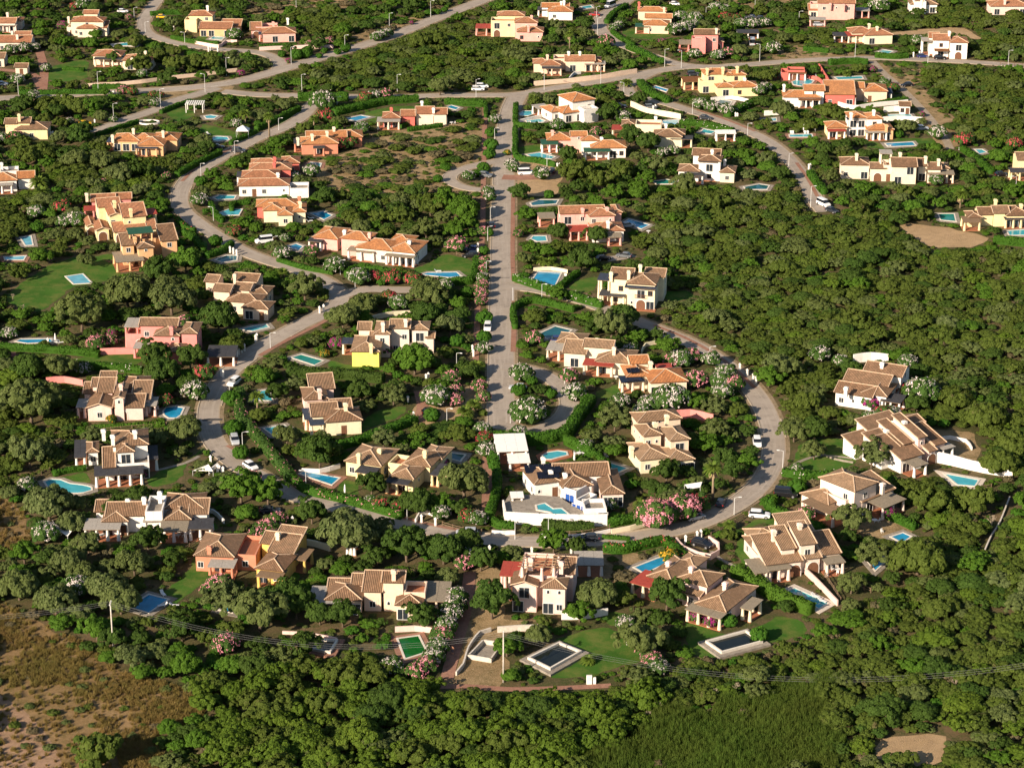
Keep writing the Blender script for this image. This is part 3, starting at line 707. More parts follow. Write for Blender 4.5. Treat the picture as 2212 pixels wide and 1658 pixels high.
house('butter-yellow two-level villa', 'butter-yellow two-level villa with brown roofs and porch beside small pool', 14, 'butter', 'tan', [
    ('H', 1381, 994, 1448, 10, 3.3, 'ws'), ('H', 1439, 997, 1502, 8, 3.1, 'dddd'), ('H', 1388, 942, 1432, 7, 6.2, '-/ws', 'peach'), ('H', 1446, 952, 1492, 8, 6.0, 'w/d', 'peach'), ('H', 1376, 912, 1474, 6, 5.0, 'w/s', 'peach')],
    [(1414, 912, 7.6), (1440, 896, 8.0), (1364, 964, 4.6)])
house('white villa with charcoal porches', 'white two-storey villa wrapped in charcoal porch canopies above kidney pool', 9, 'white', 'brown', [
    ('H', 240, 964, 322, 9, 6.1, '--/w-'), ('H', 250, 977, 292, 5, 5.8, '-/d'), ('H', 186, 977, 214, 6, 3.2, 'w'), ('S', 222, 1010, 250, 7, 3.3, ''), ('F', 250, 1004, 322, 5, 3.4, 'dwd'),
    ('P', 203, 1028, 310, 5, 2.9, 'dark', 5), ('P', 160, 988, 187, 9, 2.9, 'dark', 2), ('P', 314, 992, 342, 7, 2.9, 'dark', 2)], [(223, 928, 8.6), (243, 940, 8.4), (291, 930, 8.5)])
house('long white villa with terrace', 'long white villa with roof terrace between brown roofs and grey reed porches', 1, 'white', 'brown', [
    ('G', 226, 1114, 314, 8, 3.7, ''), ('H', 218, 1126, 278, 6, 3.2, 'd-D'), ('F', 313, 1106, 350, 8, 4.6, '-s'), ('H', 355, 1122, 414, 7, 3.2, 'dw'), ('S', 406, 1110, 450, 5, 3.3, 'w'), ('G', 203, 1105, 232, 7, 3.0, ''), ('H', 352, 1098, 440, 8, 3.8, ''),
    ('P', 179, 1143, 259, 5, 2.8, 'grey', 4), ('P', 308, 1126, 350, 4, 2.8, 'grey', 2), ('P', 344, 1146, 404, 5, 2.8, 'reed', 3), ('P', 405, 1142, 458, 5, 2.8, 'dark', 3)], [(311, 1074, 6.2), (345, 1062, 7.0), (276, 1078, 5.4)])
house('terracotta house with red chimney', 'terracotta-orange house with brown hip roof and red chimney', -6, 'terra', 'brown', [
    ('H', 417, 1199, 507, 11, 3.5, 'w-d-'), ('F', 506, 1198, 552, 9, 3.2, 'w'), ('P', 447, 1223, 505, 4, 2.7, 'grey', 3)], [(452, 1180, 5.2, 'terra')], trim=WALLC['terra'])
house('ochre house with brown porch', 'ochre house with stepped brown roofs and brown reed porch', -16, 'gold', 'brown', [
    ('S', 577, 1189, 634, 8, 3.8, '-w'), ('H', 548, 1226, 612, 8, 3.2, 'dw'), ('G', 560, 1172, 640, 7, 4.2, ''), ('P', 627, 1206, 660, 5, 2.9, 'brown', 2), ('P', 552, 1243, 606, 4, 2.7, 'brown', 3)], [(600, 1150, 6.2, 'butter')])
house('cream farmhouse with tower', 'cream house with square chimney tower and reed porches at both ends', -3, 'peach', 'brown', [
    ('G', 823, 1257, 874, 6, 6.2, 's-'), ('S', 781, 1277, 826, 6, 4.2, 'w'), ('H', 700, 1294, 783, 8, 3.2, 'w-d'), ('H', 851, 1306, 914, 6, 3.2, 'd-'), ('F', 872, 1280, 918, 5, 4.2, 'w'), ('G', 757, 1262, 826, 6, 4.0, ''), ('G', 706, 1268, 762, 5, 3.2, ''),
    ('P', 664, 1302, 736, 7, 2.9, 'grey', 3), ('P', 915, 1297, 969, 8, 2.9, 'reed', 3)], [(850, 1231, 8.4)])
house('pale pink two-storey house', 'pale pink two-storey house with bare timber roof pergola and red awning', -7, 'salmon', 'brown', [
    ('g', 1101, 1263, 1162, 6, 5.6, 'd-/d'), ('H', 1167, 1268, 1224, 5, 5.6, 'dw/ss'), ('F', 1120, 1242, 1202, 10, 6.2, '--'), ('G', 1190, 1237, 1241, 9, 6.0, '-'), ('P', 1078, 1242, 1122, 6, 5.3, 'red', 3)], [(1146, 1205, 9.2), (1212, 1213, 9.0)])
house('rose house with red awning', 'low pale rose house with three brown hip roofs and a red sheet porch', -33, 'salmon', 'tan', [
    ('H', 1499, 1302, 1568, 13, 3.2, 'd-d'), ('H', 1457, 1248, 1528, 7, 4.6, 'ss'), ('H', 1395, 1243, 1452, 11, 3.2, 'dd'), ('S', 1468, 1276, 1512, 5, 2.9, 'w'), ('H', 1455, 1215, 1500, 6, 3.4, '-'),
    ('P', 1359, 1256, 1414, 6, 2.8, 'red', 3), ('P', 1478, 1314, 1556, 4, 2.7, 'reed', 4), ('P', 1597, 1311, 1622, 5, 2.7, 'reed', 2)], [(1493, 1223, 6.6), (1566, 1257, 5.8), (1443, 1212, 5.0)], trim=WALLC['butter'])
house('blush stepped villa', 'blush villa with stepped tiled roofs arches and three reed porches', 15, 'pale', 'tan', [
    ('S', 1727, 1177, 1765, 7, 6.2, '-/w'), ('S', 1686, 1187, 1721, 7, 5.3, '-'), ('S', 1740, 1207, 1776, 7, 3.5, 'a'), ('S', 1776, 1198, 1818, 7, 3.6, 'd'), ('S', 1653, 1220, 1735, 9, 3.4, 'd-a'), ('H', 1636, 1197, 1668, 9, 3.2, 's'), ('S', 1690, 1152, 1758, 6, 5.0, ''), ('H', 1625, 1168, 1690, 6, 3.2, ''),
    ('P', 1629, 1238, 1662, 6, 2.8, 'reed', 2), ('P', 1660, 1232, 1710, 3.5, 2.9, 'reed', 3), ('P', 1784, 1218, 1827, 4, 2.9, 'reed', 2)], [(1727, 1130, 8.6), (1671, 1144, 7.6)])
house('pink hip-roofed villa', 'square pink villa with broad hip roof balcony and brown reed porch', 42, 'pale', 'tan', [
    ('H', 1846, 1062, 1898, 10, 6.3, 'w/w'), ('S', 1862, 1085, 1935, 7, 3.2, 'dd'), ('H', 1789, 1090, 1840, 8, 3.0, ''), ('P', 1908, 1098, 1958, 6, 2.8, 'reed', 3), ('P', 1800, 1115, 1830, 9, 2.7, 'brown', 2), ('F', 1826, 1082, 1842, 6, 3.8, '')], [(1906, 1043, 6.8)])
house('white stepped villa', 'white and pink stepped villa with long curving white garden wall', 33, 'white', 'brown', [
    ('S', 1983, 947, 2003, 9, 6.0, 's/s', 'salmon'), ('S', 1951, 960, 1973, 9, 4.8, ''), ('S', 1946, 994, 1996, 9, 3.3, 'dw'), ('S', 2006, 976, 2025, 9, 3.3, 'a', 'salmon'), ('S', 2019, 962, 2045, 8, 3.7, 'd', 'salmon'), ('S', 1905, 975, 1945, 7, 4.4, 's'), ('S', 1848, 968, 1900, 5, 2.9, ''), ('S', 1890, 945, 1965, 7, 3.8, ''), ('G', 1950, 925, 2000, 6, 5.0, ''),
    ('P', 1975, 1009, 2006, 5, 2.8, 'reed', 2), ('P', 2037, 971, 2064, 5, 2.8, 'grey', 2)], [(1953, 909, 8.0), (1914, 928, 6.4)])
house('white villa at the wood', 'white villa with overlapping brown roofs at the edge of the wood', -24, 'white', 'brown', [
    ('G', 1800, 846, 1884, 8, 3.3, 'wsw'), ('G', 1820, 820, 1918, 8, 4.4, 'ww'), ('G', 1862, 802, 1948, 8, 5.2, ''), ('H', 1858, 848, 1916, 9, 3.6, 'dd'), ('P', 1900, 864, 1945, 5, 2.8, 'dark', 3)], [(1827, 836, 5.6), (1905, 783, 7.2)])
house('pink villa with kidney pool', 'pale pink villa with many small roofs beside blue kidney pool', 1, 'salmon', 'brown', [
    ('g', 185, 881, 243, 9, 3.3, '-w-'), ('S', 243, 880, 311, 5, 3.2, 'a-'), ('g', 243, 860, 269, 9, 5.6, '-/s'), ('S', 208, 848, 245, 8, 4.4, '-'), ('S', 282, 862, 325, 7, 3.8, ''), ('G', 178, 850, 212, 8, 3.4, ''), ('H', 262, 840, 318, 8, 4.6, ''), ('G', 196, 834, 250, 6, 5.0, ''),
    ('P', 163, 880, 186, 5, 2.8, 'grey', 2), ('P', 310, 876, 338, 5, 2.8, 'grey', 2)], [(261, 830, 7.4)])
house('cream villa on the lawn', 'cream villa with navy porch canopies standing on a wide lawn', 10, 'butter', 'brown', [
    ('H', 701, 912, 784, 8, 3.4, '-D-'), ('G', 672, 900, 733, 9, 3.7, 'd'), ('G', 714, 885, 762, 7, 3.9, ''), ('H', 655, 864, 710, 8, 3.5, 'd', 'salmon'), ('S', 668, 842, 724, 6, 3.6, '', 'salmon'), ('P', 657, 905, 684, 6, 2.9, 'navy', 2), ('P', 669, 918, 702, 4, 2.8, 'navy', 2)], [(746, 871, 6.2), (690, 840, 6.0, 'salmon')])
house('yellow villa with hip roofs', 'yellow villa of three brown hip roofs with charcoal porches and blue pool', -20, 'yellow', 'tan', [
    ('H', 742, 995, 824, 10, 3.4, 'w-d'), ('H', 840, 1027, 894, 7, 3.2, 'd'), ('H', 869, 1000, 930, 9, 3.6, 'w'), ('H', 905, 985, 955, 7, 3.3, ''), ('P', 765, 1018, 808, 5, 2.8, 'dark', 3), ('P', 829, 1040, 880, 5, 2.7, 'dark', 3), ('P', 927, 1024, 948, 6, 2.8, 'dark', 2), ('F', 838, 1000, 868, 5, 3.3, '')], [(775, 979, 5.8), (918, 973, 6.0), (820, 969, 5.2)])
house('yellow and cream double house', 'cream two-storey house with a bright yellow wing facing the street', -2, 'pale', 'tan', [
    ('H', 806, 721, 844, 9, 6.1, '-/w'), ('G', 840, 709, 886, 7, 6.6, 'w-/-w'), ('H', 885, 712, 927, 6, 6.0, 'D/d'), ('G', 771, 712, 802, 6, 5.0, '-/-'), ('H', 756, 759, 821, 11, 4.0, '--', 'lemon'), ('S', 795, 742, 842, 5, 3.4, ''), ('G', 918, 730, 939, 5, 4.0, ''), ('P', 737, 742, 767, 4, 2.9, 'navy', 2), ('P', 884, 746, 912, 3, 2.6, 'reed', 2)],
    [(827, 697, 8.6), (876, 690, 8.6), (801, 742, 6.2, 'yellow')])
house('coral-red two-storey villa', 'coral-red two-storey villa with brown roofs and balcony above lawn', -2, 'rose', 'brown', [
    ('G', 299, 703, 384, 6, 6.6, '-w-/w--'), ('H', 330, 725, 389, 7, 5.5, '--/-s'), ('H', 388, 720, 427, 8, 6.2, '-/-'), ('H', 358, 760, 404, 6, 3.2, ''), ('F', 272, 722, 332, 6, 3.8, '-a-'), ('P', 286, 752, 330, 4, 2.7, 'grey', 2), ('P', 267, 706, 300, 6, 5.4, 'grey', 2)], [(370, 706, 7.6, 'rose')], trim=WALLC['rose'])
house('sand villa with stepped roofs', 'sand-coloured villa with stepped brown roofs behind a large round tree', -12, 'peach', 'brown', [
    ('G', 457, 628, 497, 6, 4.8, '-'), ('G', 503, 625, 540, 6, 4.4, 's'), ('H', 484, 650, 560, 7, 3.4, 'w-'), ('G', 440, 608, 470, 6, 4.2, ''), ('H', 520, 664, 580, 6, 3.1, 'dD'), ('G', 500, 604, 556, 6, 5.0, ''), ('H', 540, 632, 578, 6, 3.6, '')], [(507, 592, 7.0)])
house('orange villa with green canopy', 'orange villa with green roof-terrace canopy beside round lawn', 16, 'orange', 'brown', [
    ('S', 262, 531, 292, 6, 5.8, 'w/w'), ('H', 296, 537, 334, 5, 5.4, '-/s'), ('S', 346, 521, 385, 8, 5.7, '-/w'), ('F', 288, 520, 348, 6, 5.6, '--'), ('P', 277, 506, 332, 5, 8.0, 'green', 3), ('P', 250, 567, 312, 8, 2.9, 'reed', 3)], [(291, 512, 7.5)], trim=WALLC['orange'])
house('big yellow two-storey villa', 'big pale yellow two-storey villa with arches and brown roofs', 16, 'yellow', 'rust', [
    ('g', 234, 467, 267, 10, 6.3, '--/w-'), ('S', 264, 470, 318, 7, 6.2, 'ss/s-'), ('g', 206, 498, 238, 8, 3.2, 'a'), ('S', 245, 502, 322, 5, 3.1, 'a-a'), ('g', 186, 489, 210, 8, 3.0, 'a'), ('G', 210, 448, 262, 8, 6.4, ''), ('P', 310, 464, 340, 5, 5.7, 'red', 2), ('S', 318, 495, 340, 5, 3.4, 'a')], [(247, 434, 9.0), (282, 451, 8.4)])
house('pink and brown house', 'pink house with brown tiles half hidden behind the big yellow villa', 8, 'rose', 'rust', [
    ('G', 195, 436, 250, 7, 3.4, ''), ('G', 240, 431, 285, 6, 3.4, ''), ('P', 180, 455, 206, 4, 2.8, 'red', 2)], [(187, 418, 5.6, 'cream'), (253, 426, 5.8)])
house('long orange-roofed villa', 'long white and pink villa with bright orange roofs and draped porch', -17, 'white', 'orange', [
    ('H', 832, 541, 897, 11, 3.6, 'ddd'), ('H', 765, 534, 848, 9, 3.7, '-w', 'pale'), ('H', 733, 514, 796, 7, 5.0, 'ss/-', 'pink'), ('H', 673, 512, 730, 10, 3.4, 'd-', 'pink'), ('H', 837, 522, 886, 7, 4.0, ''), ('P', 830, 551, 894, 4, 2.8, 'reed', 5), ('P', 748, 540, 808, 5, 2.9, 'reed', 3), ('P', 663, 520, 694, 6, 2.8, 'dark', 2)], [(798, 503, 6.6, 'pink'), (884, 520, 5.6), (744, 497, 6.4)])
house('small cream house by pool', 'small cream house with orange roof and arched window next to rectangular pool', 4, 'butter', 'orange', [
    ('H', 598, 465, 634, 7, 3.3, 'w'), ('H', 630, 458, 662, 9, 3.3, 's'), ('H', 552, 447, 645, 7, 3.6, '', 'red'), ('H', 566, 455, 612, 7, 3.6, '')], [(648, 436, 5.6), (646, 425, 5.6, 'terra')])
house('pink villa with white wing', 'pink two-storey villa with orange roofs and a white wing in front', 5, 'pink', 'rust', [
    ('H', 1271, 467, 1330, 7, 5.9, '--/w-s'), ('H', 1324, 459, 1345, 7, 5.6, ''), ('G', 1208, 462, 1308, 7, 6.1, 'dd/dww'), ('H', 1277, 500, 1350, 8, 3.3, '-sW', 'white'), ('F', 1208, 475, 1270, 5, 4.0, 'd-d'), ('P', 1229, 500, 1272, 5, 2.9, 'red', 3), ('P', 1312, 513, 1344, 4, 2.6, 'reed', 2), ('P', 1163, 472, 1200, 5, 2.6, 'reed', 2)], [(1311, 448, 7.6), (1313, 478, 5.8, 'white'), (1258, 450, 7.4)])
house('pale yellow two-storey house', 'pale yellow two-storey house with navy awning arch and wooden balcony', -11, 'butter', 'brown', [
    ('G', 1315, 601, 1366, 9, 7.0, 'W-/W'), ('H', 1351, 612, 1417, 9, 6.8, 'sad/-dW'), ('G', 1390, 596, 1436, 7, 6.6, ''), ('P', 1348, 620, 1416, 3, 6.2, 'navy', 0), ('P', 1289, 604, 1318, 5, 5.8, 'navy', 2), ('P', 1293, 637, 1350, 4, 2.8, 'dark', 3)], [(1358, 585, 9.2), (1383, 572, 9.6), (1320, 588, 8.6)])
house('brown-roofed courtyard house', 'rambling cream house with mottled brown roofs and dark red porch', -12, 'cream', 'tan', [
    ('H', 1284, 779, 1366, 9, 3.3, 'd-w'), ('G', 1257, 748, 1324, 6, 5.0, 'ss'), ('G', 1214, 761, 1266, 10, 3.6, 'd'), ('H', 1200, 738, 1262, 7, 3.4, ''), ('P', 1257, 787, 1324, 4, 2.8, 'red', 3), ('P', 1178, 755, 1234, 6, 2.8, 'grey', 3)], [(1326, 750, 6.0), (1289, 731, 6.0)])
house('orange-roofed solar house', 'cream house with fresh orange roof and solar canopy by big oleanders', 8, 'cream', 'orange', [
    ('H', 1403, 827, 1487, 9, 3.4, 'dw-s'), ('G', 1360, 786, 1404, 6, 4.6, 's'), ('H', 1352, 814, 1410, 8, 3.3, ''), ('P', 1341, 826, 1394, 4, 2.8, 'dark', 3), ('P', 1420, 800, 1455, 4, 3.4, 'red', 2)], [(1405, 781, 5.8)])
# ---- middle and far houses
house('white house left of roundabout', 'white and coral double house with stepped roofs and walled pool', 3, 'white', 'rust', [
    ('H', 513, 402, 626, 7, 3.3, 'wDw-s'), ('H', 520, 384, 604, 7, 4.0, '', 'white'), ('H', 536, 368, 630, 7, 4.2, '', 'red'), ('H', 606, 353, 648, 7, 3.6, 'd', 'red'), ('H', 540, 356, 606, 6, 4.4, '', 'red'), ('F', 625, 408, 666, 6, 2.8, '-'), ('P', 510, 382, 540, 5, 3, 'dark', 2), ('P', 520, 398, 552, 4, 2.8, 'dark', 2)], [(593, 340, 6.2, 'red'), (592, 352, 6.0, 'red'), (600, 374, 5.6, 'white')])
house('coral house by the palm', 'coral house with orange hip roofs beside a tall fan palm', 5, 'terra', 'orange', [
    ('H', 648, 312, 732, 8, 3.4, '-d-'), ('G', 660, 298, 750, 7, 3.9, ''), ('H', 736, 297, 784, 8, 3.4, ''), ('P', 634, 310, 660, 5, 2.9, 'dark', 2), ('P', 676, 320, 702, 3, 2.7, 'dark', 2)], [(674, 290, 6.0, 'cream'), (706, 284, 6.2, 'cream'), (721, 275, 6.2, 'cream'), (643, 298, 5.4, 'cream')])
house('red and cream long house', 'low red and cream house with three roof sections and closed white parasols', 0, 'cream', 'rust', [
    ('H', 824, 255, 866, 7, 3.3, 'dd', 'red'), ('G', 864, 251, 898, 7, 3.5, 'D', 'red'), ('G', 896, 246, 938, 8, 3.9, ''), ('G', 934, 247, 966, 7, 3.8, ''), ('P', 813, 263, 864, 5, 2.8, 'grey', 3), ('P', 884, 251, 966, 4, 2.9, 'tile', 5)], [(845, 233, 5.6, 'red'), (911, 219, 6.4, 'white'), (936, 234, 5.6, 'white')])
house('white house with orange top', 'white two-storey house with square orange hip roof near the crossing', 27, 'white', 'orange', [
    ('H', 1235, 221, 1287, 10, 6.4, 'D/-w'), ('H', 1215, 246, 1290, 8, 3.2, 'ddd'), ('H', 1190, 243, 1220, 8, 3.2, 'd'), ('P', 1162, 236, 1190, 5, 2.7, 'grey', 2), ('F', 1262, 238, 1292, 4, 4.4, '')], [(1262, 238, 5.0)])
house('cream house with red awning', 'cream flat-topped house with red awning and brown roof beside pergola pool', -5, 'butter', 'brown', [
    ('F', 1372, 270, 1428, 6, 4.2, '-'), ('H', 1340, 272, 1376, 7, 3.5, ''), ('H', 1410, 295, 1474, 8, 3.4, ''), ('H', 1440, 290, 1480, 6, 3.4, ''), ('P', 1320, 280, 1358, 5, 2.8, 'red', 2), ('P', 1447, 300, 1496, 4, 2.8, 'dark', 3)], [(1438, 268, 4.8, 'white'), (1416, 252, 5.2, 'white')])
house('pink and white twin house', 'pink and white twin house with orange roofs and green porch awnings', 2, 'white', 'orange', [
    ('H', 1275, 320, 1354, 8, 3.3, 'w-dW'), ('H', 1180, 303, 1238, 8, 3.3, 'd', 'pink'), ('G', 1231, 294, 1269, 5, 5.4, '-/s', 'pink'), ('H', 1254, 304, 1295, 5, 4.6, 's'), ('P', 1168, 312, 1206, 5, 2.8, 'green', 3), ('P', 1261, 328, 1318, 4, 2.8, 'green', 3)], [(1193, 282, 5.6, 'pink'), (1299, 297, 5.4, 'white')])
house('white two-storey house in trees', 'white two-storey house with wooden balcony standing among dark trees', -9, 'white', 'brown', [
    ('H', 1506, 347, 1558, 6, 6.2, 'W/d'), ('G', 1494, 335, 1556, 7, 6.4, ''), ('H', 1462, 369, 1512, 7, 3.3, 'w'), ('H', 1552, 372, 1588, 7, 3.2, 'w', 'butter'), ('P', 1476, 378, 1520, 3, 2.8, 'dark', 3), ('P', 1508, 349, 1548, 2, 6.0, 'dark', 0)], [(1538, 324, 8.6), (1565, 345, 5.6)])
house('yellow terraced villa', 'yellow terraced villa with orange roofs above a curved white pool wall', 6, 'yellow', 'orange', [
    ('H', 1520, 161, 1580, 7, 6.0, 'd-/d-'), ('H', 1567, 163, 1613, 6, 5.6, '-/W'), ('H', 1582, 189, 1640, 7, 3.3, 'W-'), ('H', 1548, 189, 1588, 5, 3.2, 'd'), ('F', 1512, 176, 1562, 4, 4.0, 'd-'), ('P', 1476, 177, 1518, 6, 3.0, 'tile', 3)], [(1527, 148, 8.0), (1561, 146, 8.2), (1592, 144, 8.2), (1608, 169, 5.4, 'white')])
house('cream porch house by junction', 'low cream house with draped porch and bougainvillea above the junction', 0, 'peach', 'rust', [
    ('H', 1166, 141, 1212, 6, 3.3, 'w'), ('H', 1150, 137, 1190, 6, 3.3, ''), ('G', 1219, 132, 1286, 7, 3.8, 'dd'), ('H', 1262, 134, 1300, 7, 3.3, ''), ('F', 1196, 128, 1228, 6, 3.8, ''), ('P', 1170, 148, 1214, 2.5, 2.7, 'dark', 3), ('P', 1262, 139, 1308, 4, 2.8, 'grey', 4)], [(1182, 119, 5.6), (1228, 112, 6.2, 'white'), (1252, 112, 6.2, 'white')])
house('peach house with green awning', 'peach house with orange roofs and green awning in a round lawn', -4, 'peach', 'orange', [
    ('H', 1388, 54, 1446, 7, 3.4, 'w-'), ('G', 1392, 39, 1452, 6, 4.0, ''), ('H', 1376, 24, 1440, 6, 3.6, ''), ('P', 1371, 58, 1404, 5, 2.7, 'green', 2)], [(1434, 17, 5.8), (1380, 5, 6.4, 'red')])
house('pink two-storey house', 'rose pink two-storey house with brown porch roof and arched annex', -3, 'rose', 'brown', [
    ('G', 1498, 75, 1553, 7, 6.3, '--/d-w'), ('F', 1494, 84, 1524, 4, 5.4, '-'), ('g', 1535, 91, 1564, 6, 3.2, 'a'), ('P', 1466, 96, 1526, 6, 2.9, 'reed', 4)], [(1547, 62, 8.4, 'cream')])
house('yellow-pink house', 'yellow and pink house with red awning and terrace', -2, 'pink', 'rust', [
    ('H', 1115, 69, 1174, 7, 3.6, 'W-s'), ('H', 1110, 49, 1162, 7, 6.0, '-/s'), ('F', 1060, 46, 1112, 6, 5.8, 'a-/dw', 'yellow'), ('H', 1072, 34, 1134, 6, 6.4, '', 'yellow'), ('P', 1026, 61, 1075, 6, 3.0, 'red', 3)], [(1141, 56, 5.8), (1148, 34, 7.8)])
house('white house beside camper van', 'white house with orange roofs beside the road where a camper van parks', -3, 'white', 'orange', [
    ('H', 1182, 25, 1238, 7, 3.4, 'w-'), ('G', 1168, 16, 1230, 6, 3.8, ''), ('P', 1160, 22, 1184, 5, 2.8, 'dark', 2)], [(1218, 2, 6.0), (1212, 4, 5.6)])
house('long pink villa at the top', 'long pink two-storey villa with column porch at the top edge', -4, 'pink', 'rust', [
    ('S', 1745, 22, 1848, 5, 3.1, 'd-D-d', 'peach'), ('G', 1765, 7, 1848, 6, 6.4, '---/wsw'), ('F', 1750, 10, 1776, 5, 5.0, ''), ('P', 1845, 24, 1879, 5, 2.8, 'grey', 3), ('P', 1748, 43, 1784, 4, 2.6, 'grey', 2)], [(1793, 8, 6.4), (1822, 10, 6.2)])
house('pale green-yellow house', 'pale yellow house with rust hip roof and dark red porch above small pool', 6, 'butter', 'rust', [
    ('H', 1867, 77, 1930, 9, 3.4, 'd-'), ('H', 1838, 72, 1890, 8, 3.6, ''), ('P', 1831, 78, 1868, 6, 2.8, 'red', 3)], [(1877, 52, 6.2), (1894, 58, 5.8)])
house('white two-storey house by road', 'white two-storey house with balcony and pale brown roof by the upper road', -5, 'white', 'rust', [
    ('G', 2014, 87, 2052, 8, 6.2, 'd/W'), ('H', 2050, 92, 2092, 8, 6.0, 'a/d'), ('G', 2005, 82, 2030, 7, 6.0, ''), ('P', 1990, 89, 2020, 5, 5.2, 'grey', 2), ('P', 2018, 110, 2050, 3, 3.0, 'tile', 0)], [(2050, 68, 8.8)])
house('white house at top', 'white house with brown roof cut by the upper picture edge', 0, 'white', 'brown', [('H', 1965, 10, 2026, 8, 3.4, 'd-d'), ('F', 1975, 5, 2000, 5, 4.6, '')], [(1990, -2, 5.8)])
house('pink-roofed house in corner', 'house with rust roof in the upper right corner of the view', 0, 'salmon', 'rust', [('H', 2138, 14, 2225, 9, 3.4, 'd-d')], [(2170, 0, 5.6)])
house('orange terrace row', 'row of cream and red houses under bright orange roofs with navy awning', -3, 'white', 'orange', [
    ('H', 1690, 210, 1774, 8, 3.3, 'w-dd'), ('G', 1735, 196, 1782, 7, 5.2, '-/w'), ('S', 1780, 204, 1848, 9, 4.0, 'w-d', 'red'), ('G', 1800, 190, 1868, 7, 4.4, '', 'peach'), ('H', 1864, 197, 1918, 9, 3.9, 'D-', 'peach'), ('P', 1884, 201, 1928, 6, 2.8, 'navy', 3), ('P', 1724, 216, 1773, 3, 2.8, 'tile', 4), ('P', 1808, 210, 1850, 4, 3.0, 'tile', 4)], [(1693, 183, 6.2, 'white')])
house('red pool pavilion', 'red pavilion with white trimmed parapets beside the curved pool', -5, 'red', 'rust', [
    ('F', 1700, 153, 1738, 5, 3.2, 'a'), ('F', 1687, 158, 1702, 6, 2.6, ''), ('P', 1702, 158, 1742, 5, 2.7, 'tile', 3)], [], trim=WALLC['white'], cat='pavilion')
house('white balcony villa', 'white two-storey villa with balcony orange roofs and long blue pool', 3, 'white', 'orange', [
    ('H', 1832, 255, 1873, 7, 6.1, 'dd/dd'), ('H', 1871, 257, 1908, 7, 6.1, '-/W'), ('H', 1786, 276, 1832, 7, 3.3, 'd-', 'yellow'), ('H', 1873, 281, 1932, 8, 3.3, 'dd', 'orange'), ('P', 1829, 258, 1872, 2.5, 5.6, 'navy', 3), ('P', 1788, 284, 1828, 3, 2.7, 'red', 3), ('P', 1870, 287, 1918, 3, 2.7, 'grey', 4)], [(1838, 244, 8.2), (1887, 238, 8.4), (1914, 270, 5.0, 'orange')])
house('small white outbuilding', 'small white outbuilding with brown roof and wooden door beside long pool', -5, 'white', 'brown', [('G', 1941, 229, 1968, 5, 3.0, 'WD')], [], cat='outbuilding')
house('long cream row house', 'long cream row house with many chimneys and a purple bougainvillea', -3, 'cream', 'brown', [
    ('H', 1815, 356, 1880, 8, 4.4, 'w-d'), ('G', 1878, 364, 1914, 6, 4.0, 'a'), ('G', 1925, 360, 1982, 9, 5.4, 'd-/-d'), ('G', 1981, 359, 2004, 8, 4.6, 'd/-'), ('G', 2002, 366, 2034, 7, 4.0, 'dd'), ('H', 2030, 364, 2052, 6, 3.6, ''), ('F', 1908, 358, 1930, 6, 4.8, 'D'), ('P', 2003, 376, 2062, 4, 2.9, 'reed', 5), ('P', 1936, 364, 1964, 2, 4.6, 'reed', 2), ('P', 1900, 332, 1928, 4, 8.0, 'grey', 2)], [(1850, 332, 7.2), (1944, 330, 8.2), (1999, 338, 7.2), (2027, 344, 6.6)])
house('yellow house at right edge', 'yellow house with dark porch cut by the right picture edge', 0, 'yellow', 'brown', [('G', 2196, 346, 2240, 8, 5.0, 'w'), ('P', 2182, 372, 2225, 4, 2.8, 'dark', 3)], [(2230, 332, 7)])
house('yellow house beyond the wood', 'yellow house with brown roofs and white doors on a pool terrace', 2, 'yellow', 'brown', [
    ('G', 2113, 464, 2148, 7, 3.4, ''), ('G', 2145, 461, 2182, 7, 4.0, ''), ('H', 2172, 466, 2230, 9, 3.6, 'ddd'), ('H', 2090, 470, 2122, 6, 3.0, ''), ('P', 2081, 480, 2120, 5, 2.7, 'brown', 2), ('P', 2170, 474, 2226, 3, 2.8, 'dark', 4)], [(2150, 431, 6.4), (2205, 441, 5.6)])
house('white house with big roof', 'white house with orange roof and lilac side wall at the left edge', 10, 'white', 'orange', [
    ('H', -25, 392, 38, 8, 3.5, 'd-'), ('G', 36, 386, 76, 7, 3.4, ''), ('F', 0, 372, 40, 5, 4.6, ''), ('P', -20, 402, 28, 4, 2.7, 'grey', 3)], [(3, 352, 6.6)])
house('orange villa with navy porches', 'orange villa with two navy porch canopies and draped white curtains', -3, 'orange', 'orange', [
    ('H', 240, 304, 302, 8, 3.3, 'ddd'), ('H', 296, 314, 354, 9, 3.4, 'd-'), ('H', 326, 302, 384, 8, 3.5, ''), ('H', 290, 300, 330, 6, 3.6, ''), ('P', 229, 307, 296, 5, 2.7, 'navy', 5), ('P', 291, 320, 340, 6, 2.8, 'navy', 3)], [(288, 278, 6.0, 'cream'), (352, 283, 6.0, 'cream'), (243, 292, 5.2, 'cream')])
house('yellow house at left', 'yellow house with brown hip roof behind pink oleanders at left', 2, 'yellow', 'brown', [
    ('H', 30, 280, 104, 8, 3.4, '-w-'), ('G', 8, 268, 46, 6, 4.6, ''), ('G', 36, 266, 66, 6, 5.0, ''), ('F', 12, 276, 40, 5, 3.6, 'a')], [(41, 247, 7.6)])
house('low cream house with dark porch', 'low cream house with rust roofs and a white pool wall behind it', -4, 'cream', 'rust', [
    ('H', 198, 121, 262, 8, 3.4, ''), ('H', 262, 131, 328, 8, 3.3, 'd-'), ('P', 202, 128, 264, 4, 2.8, 'dark', 4), ('P', 258, 134, 288, 4, 2.7, 'dark', 2)], [(314, 111, 5.6), (285, 126, 5.2)])
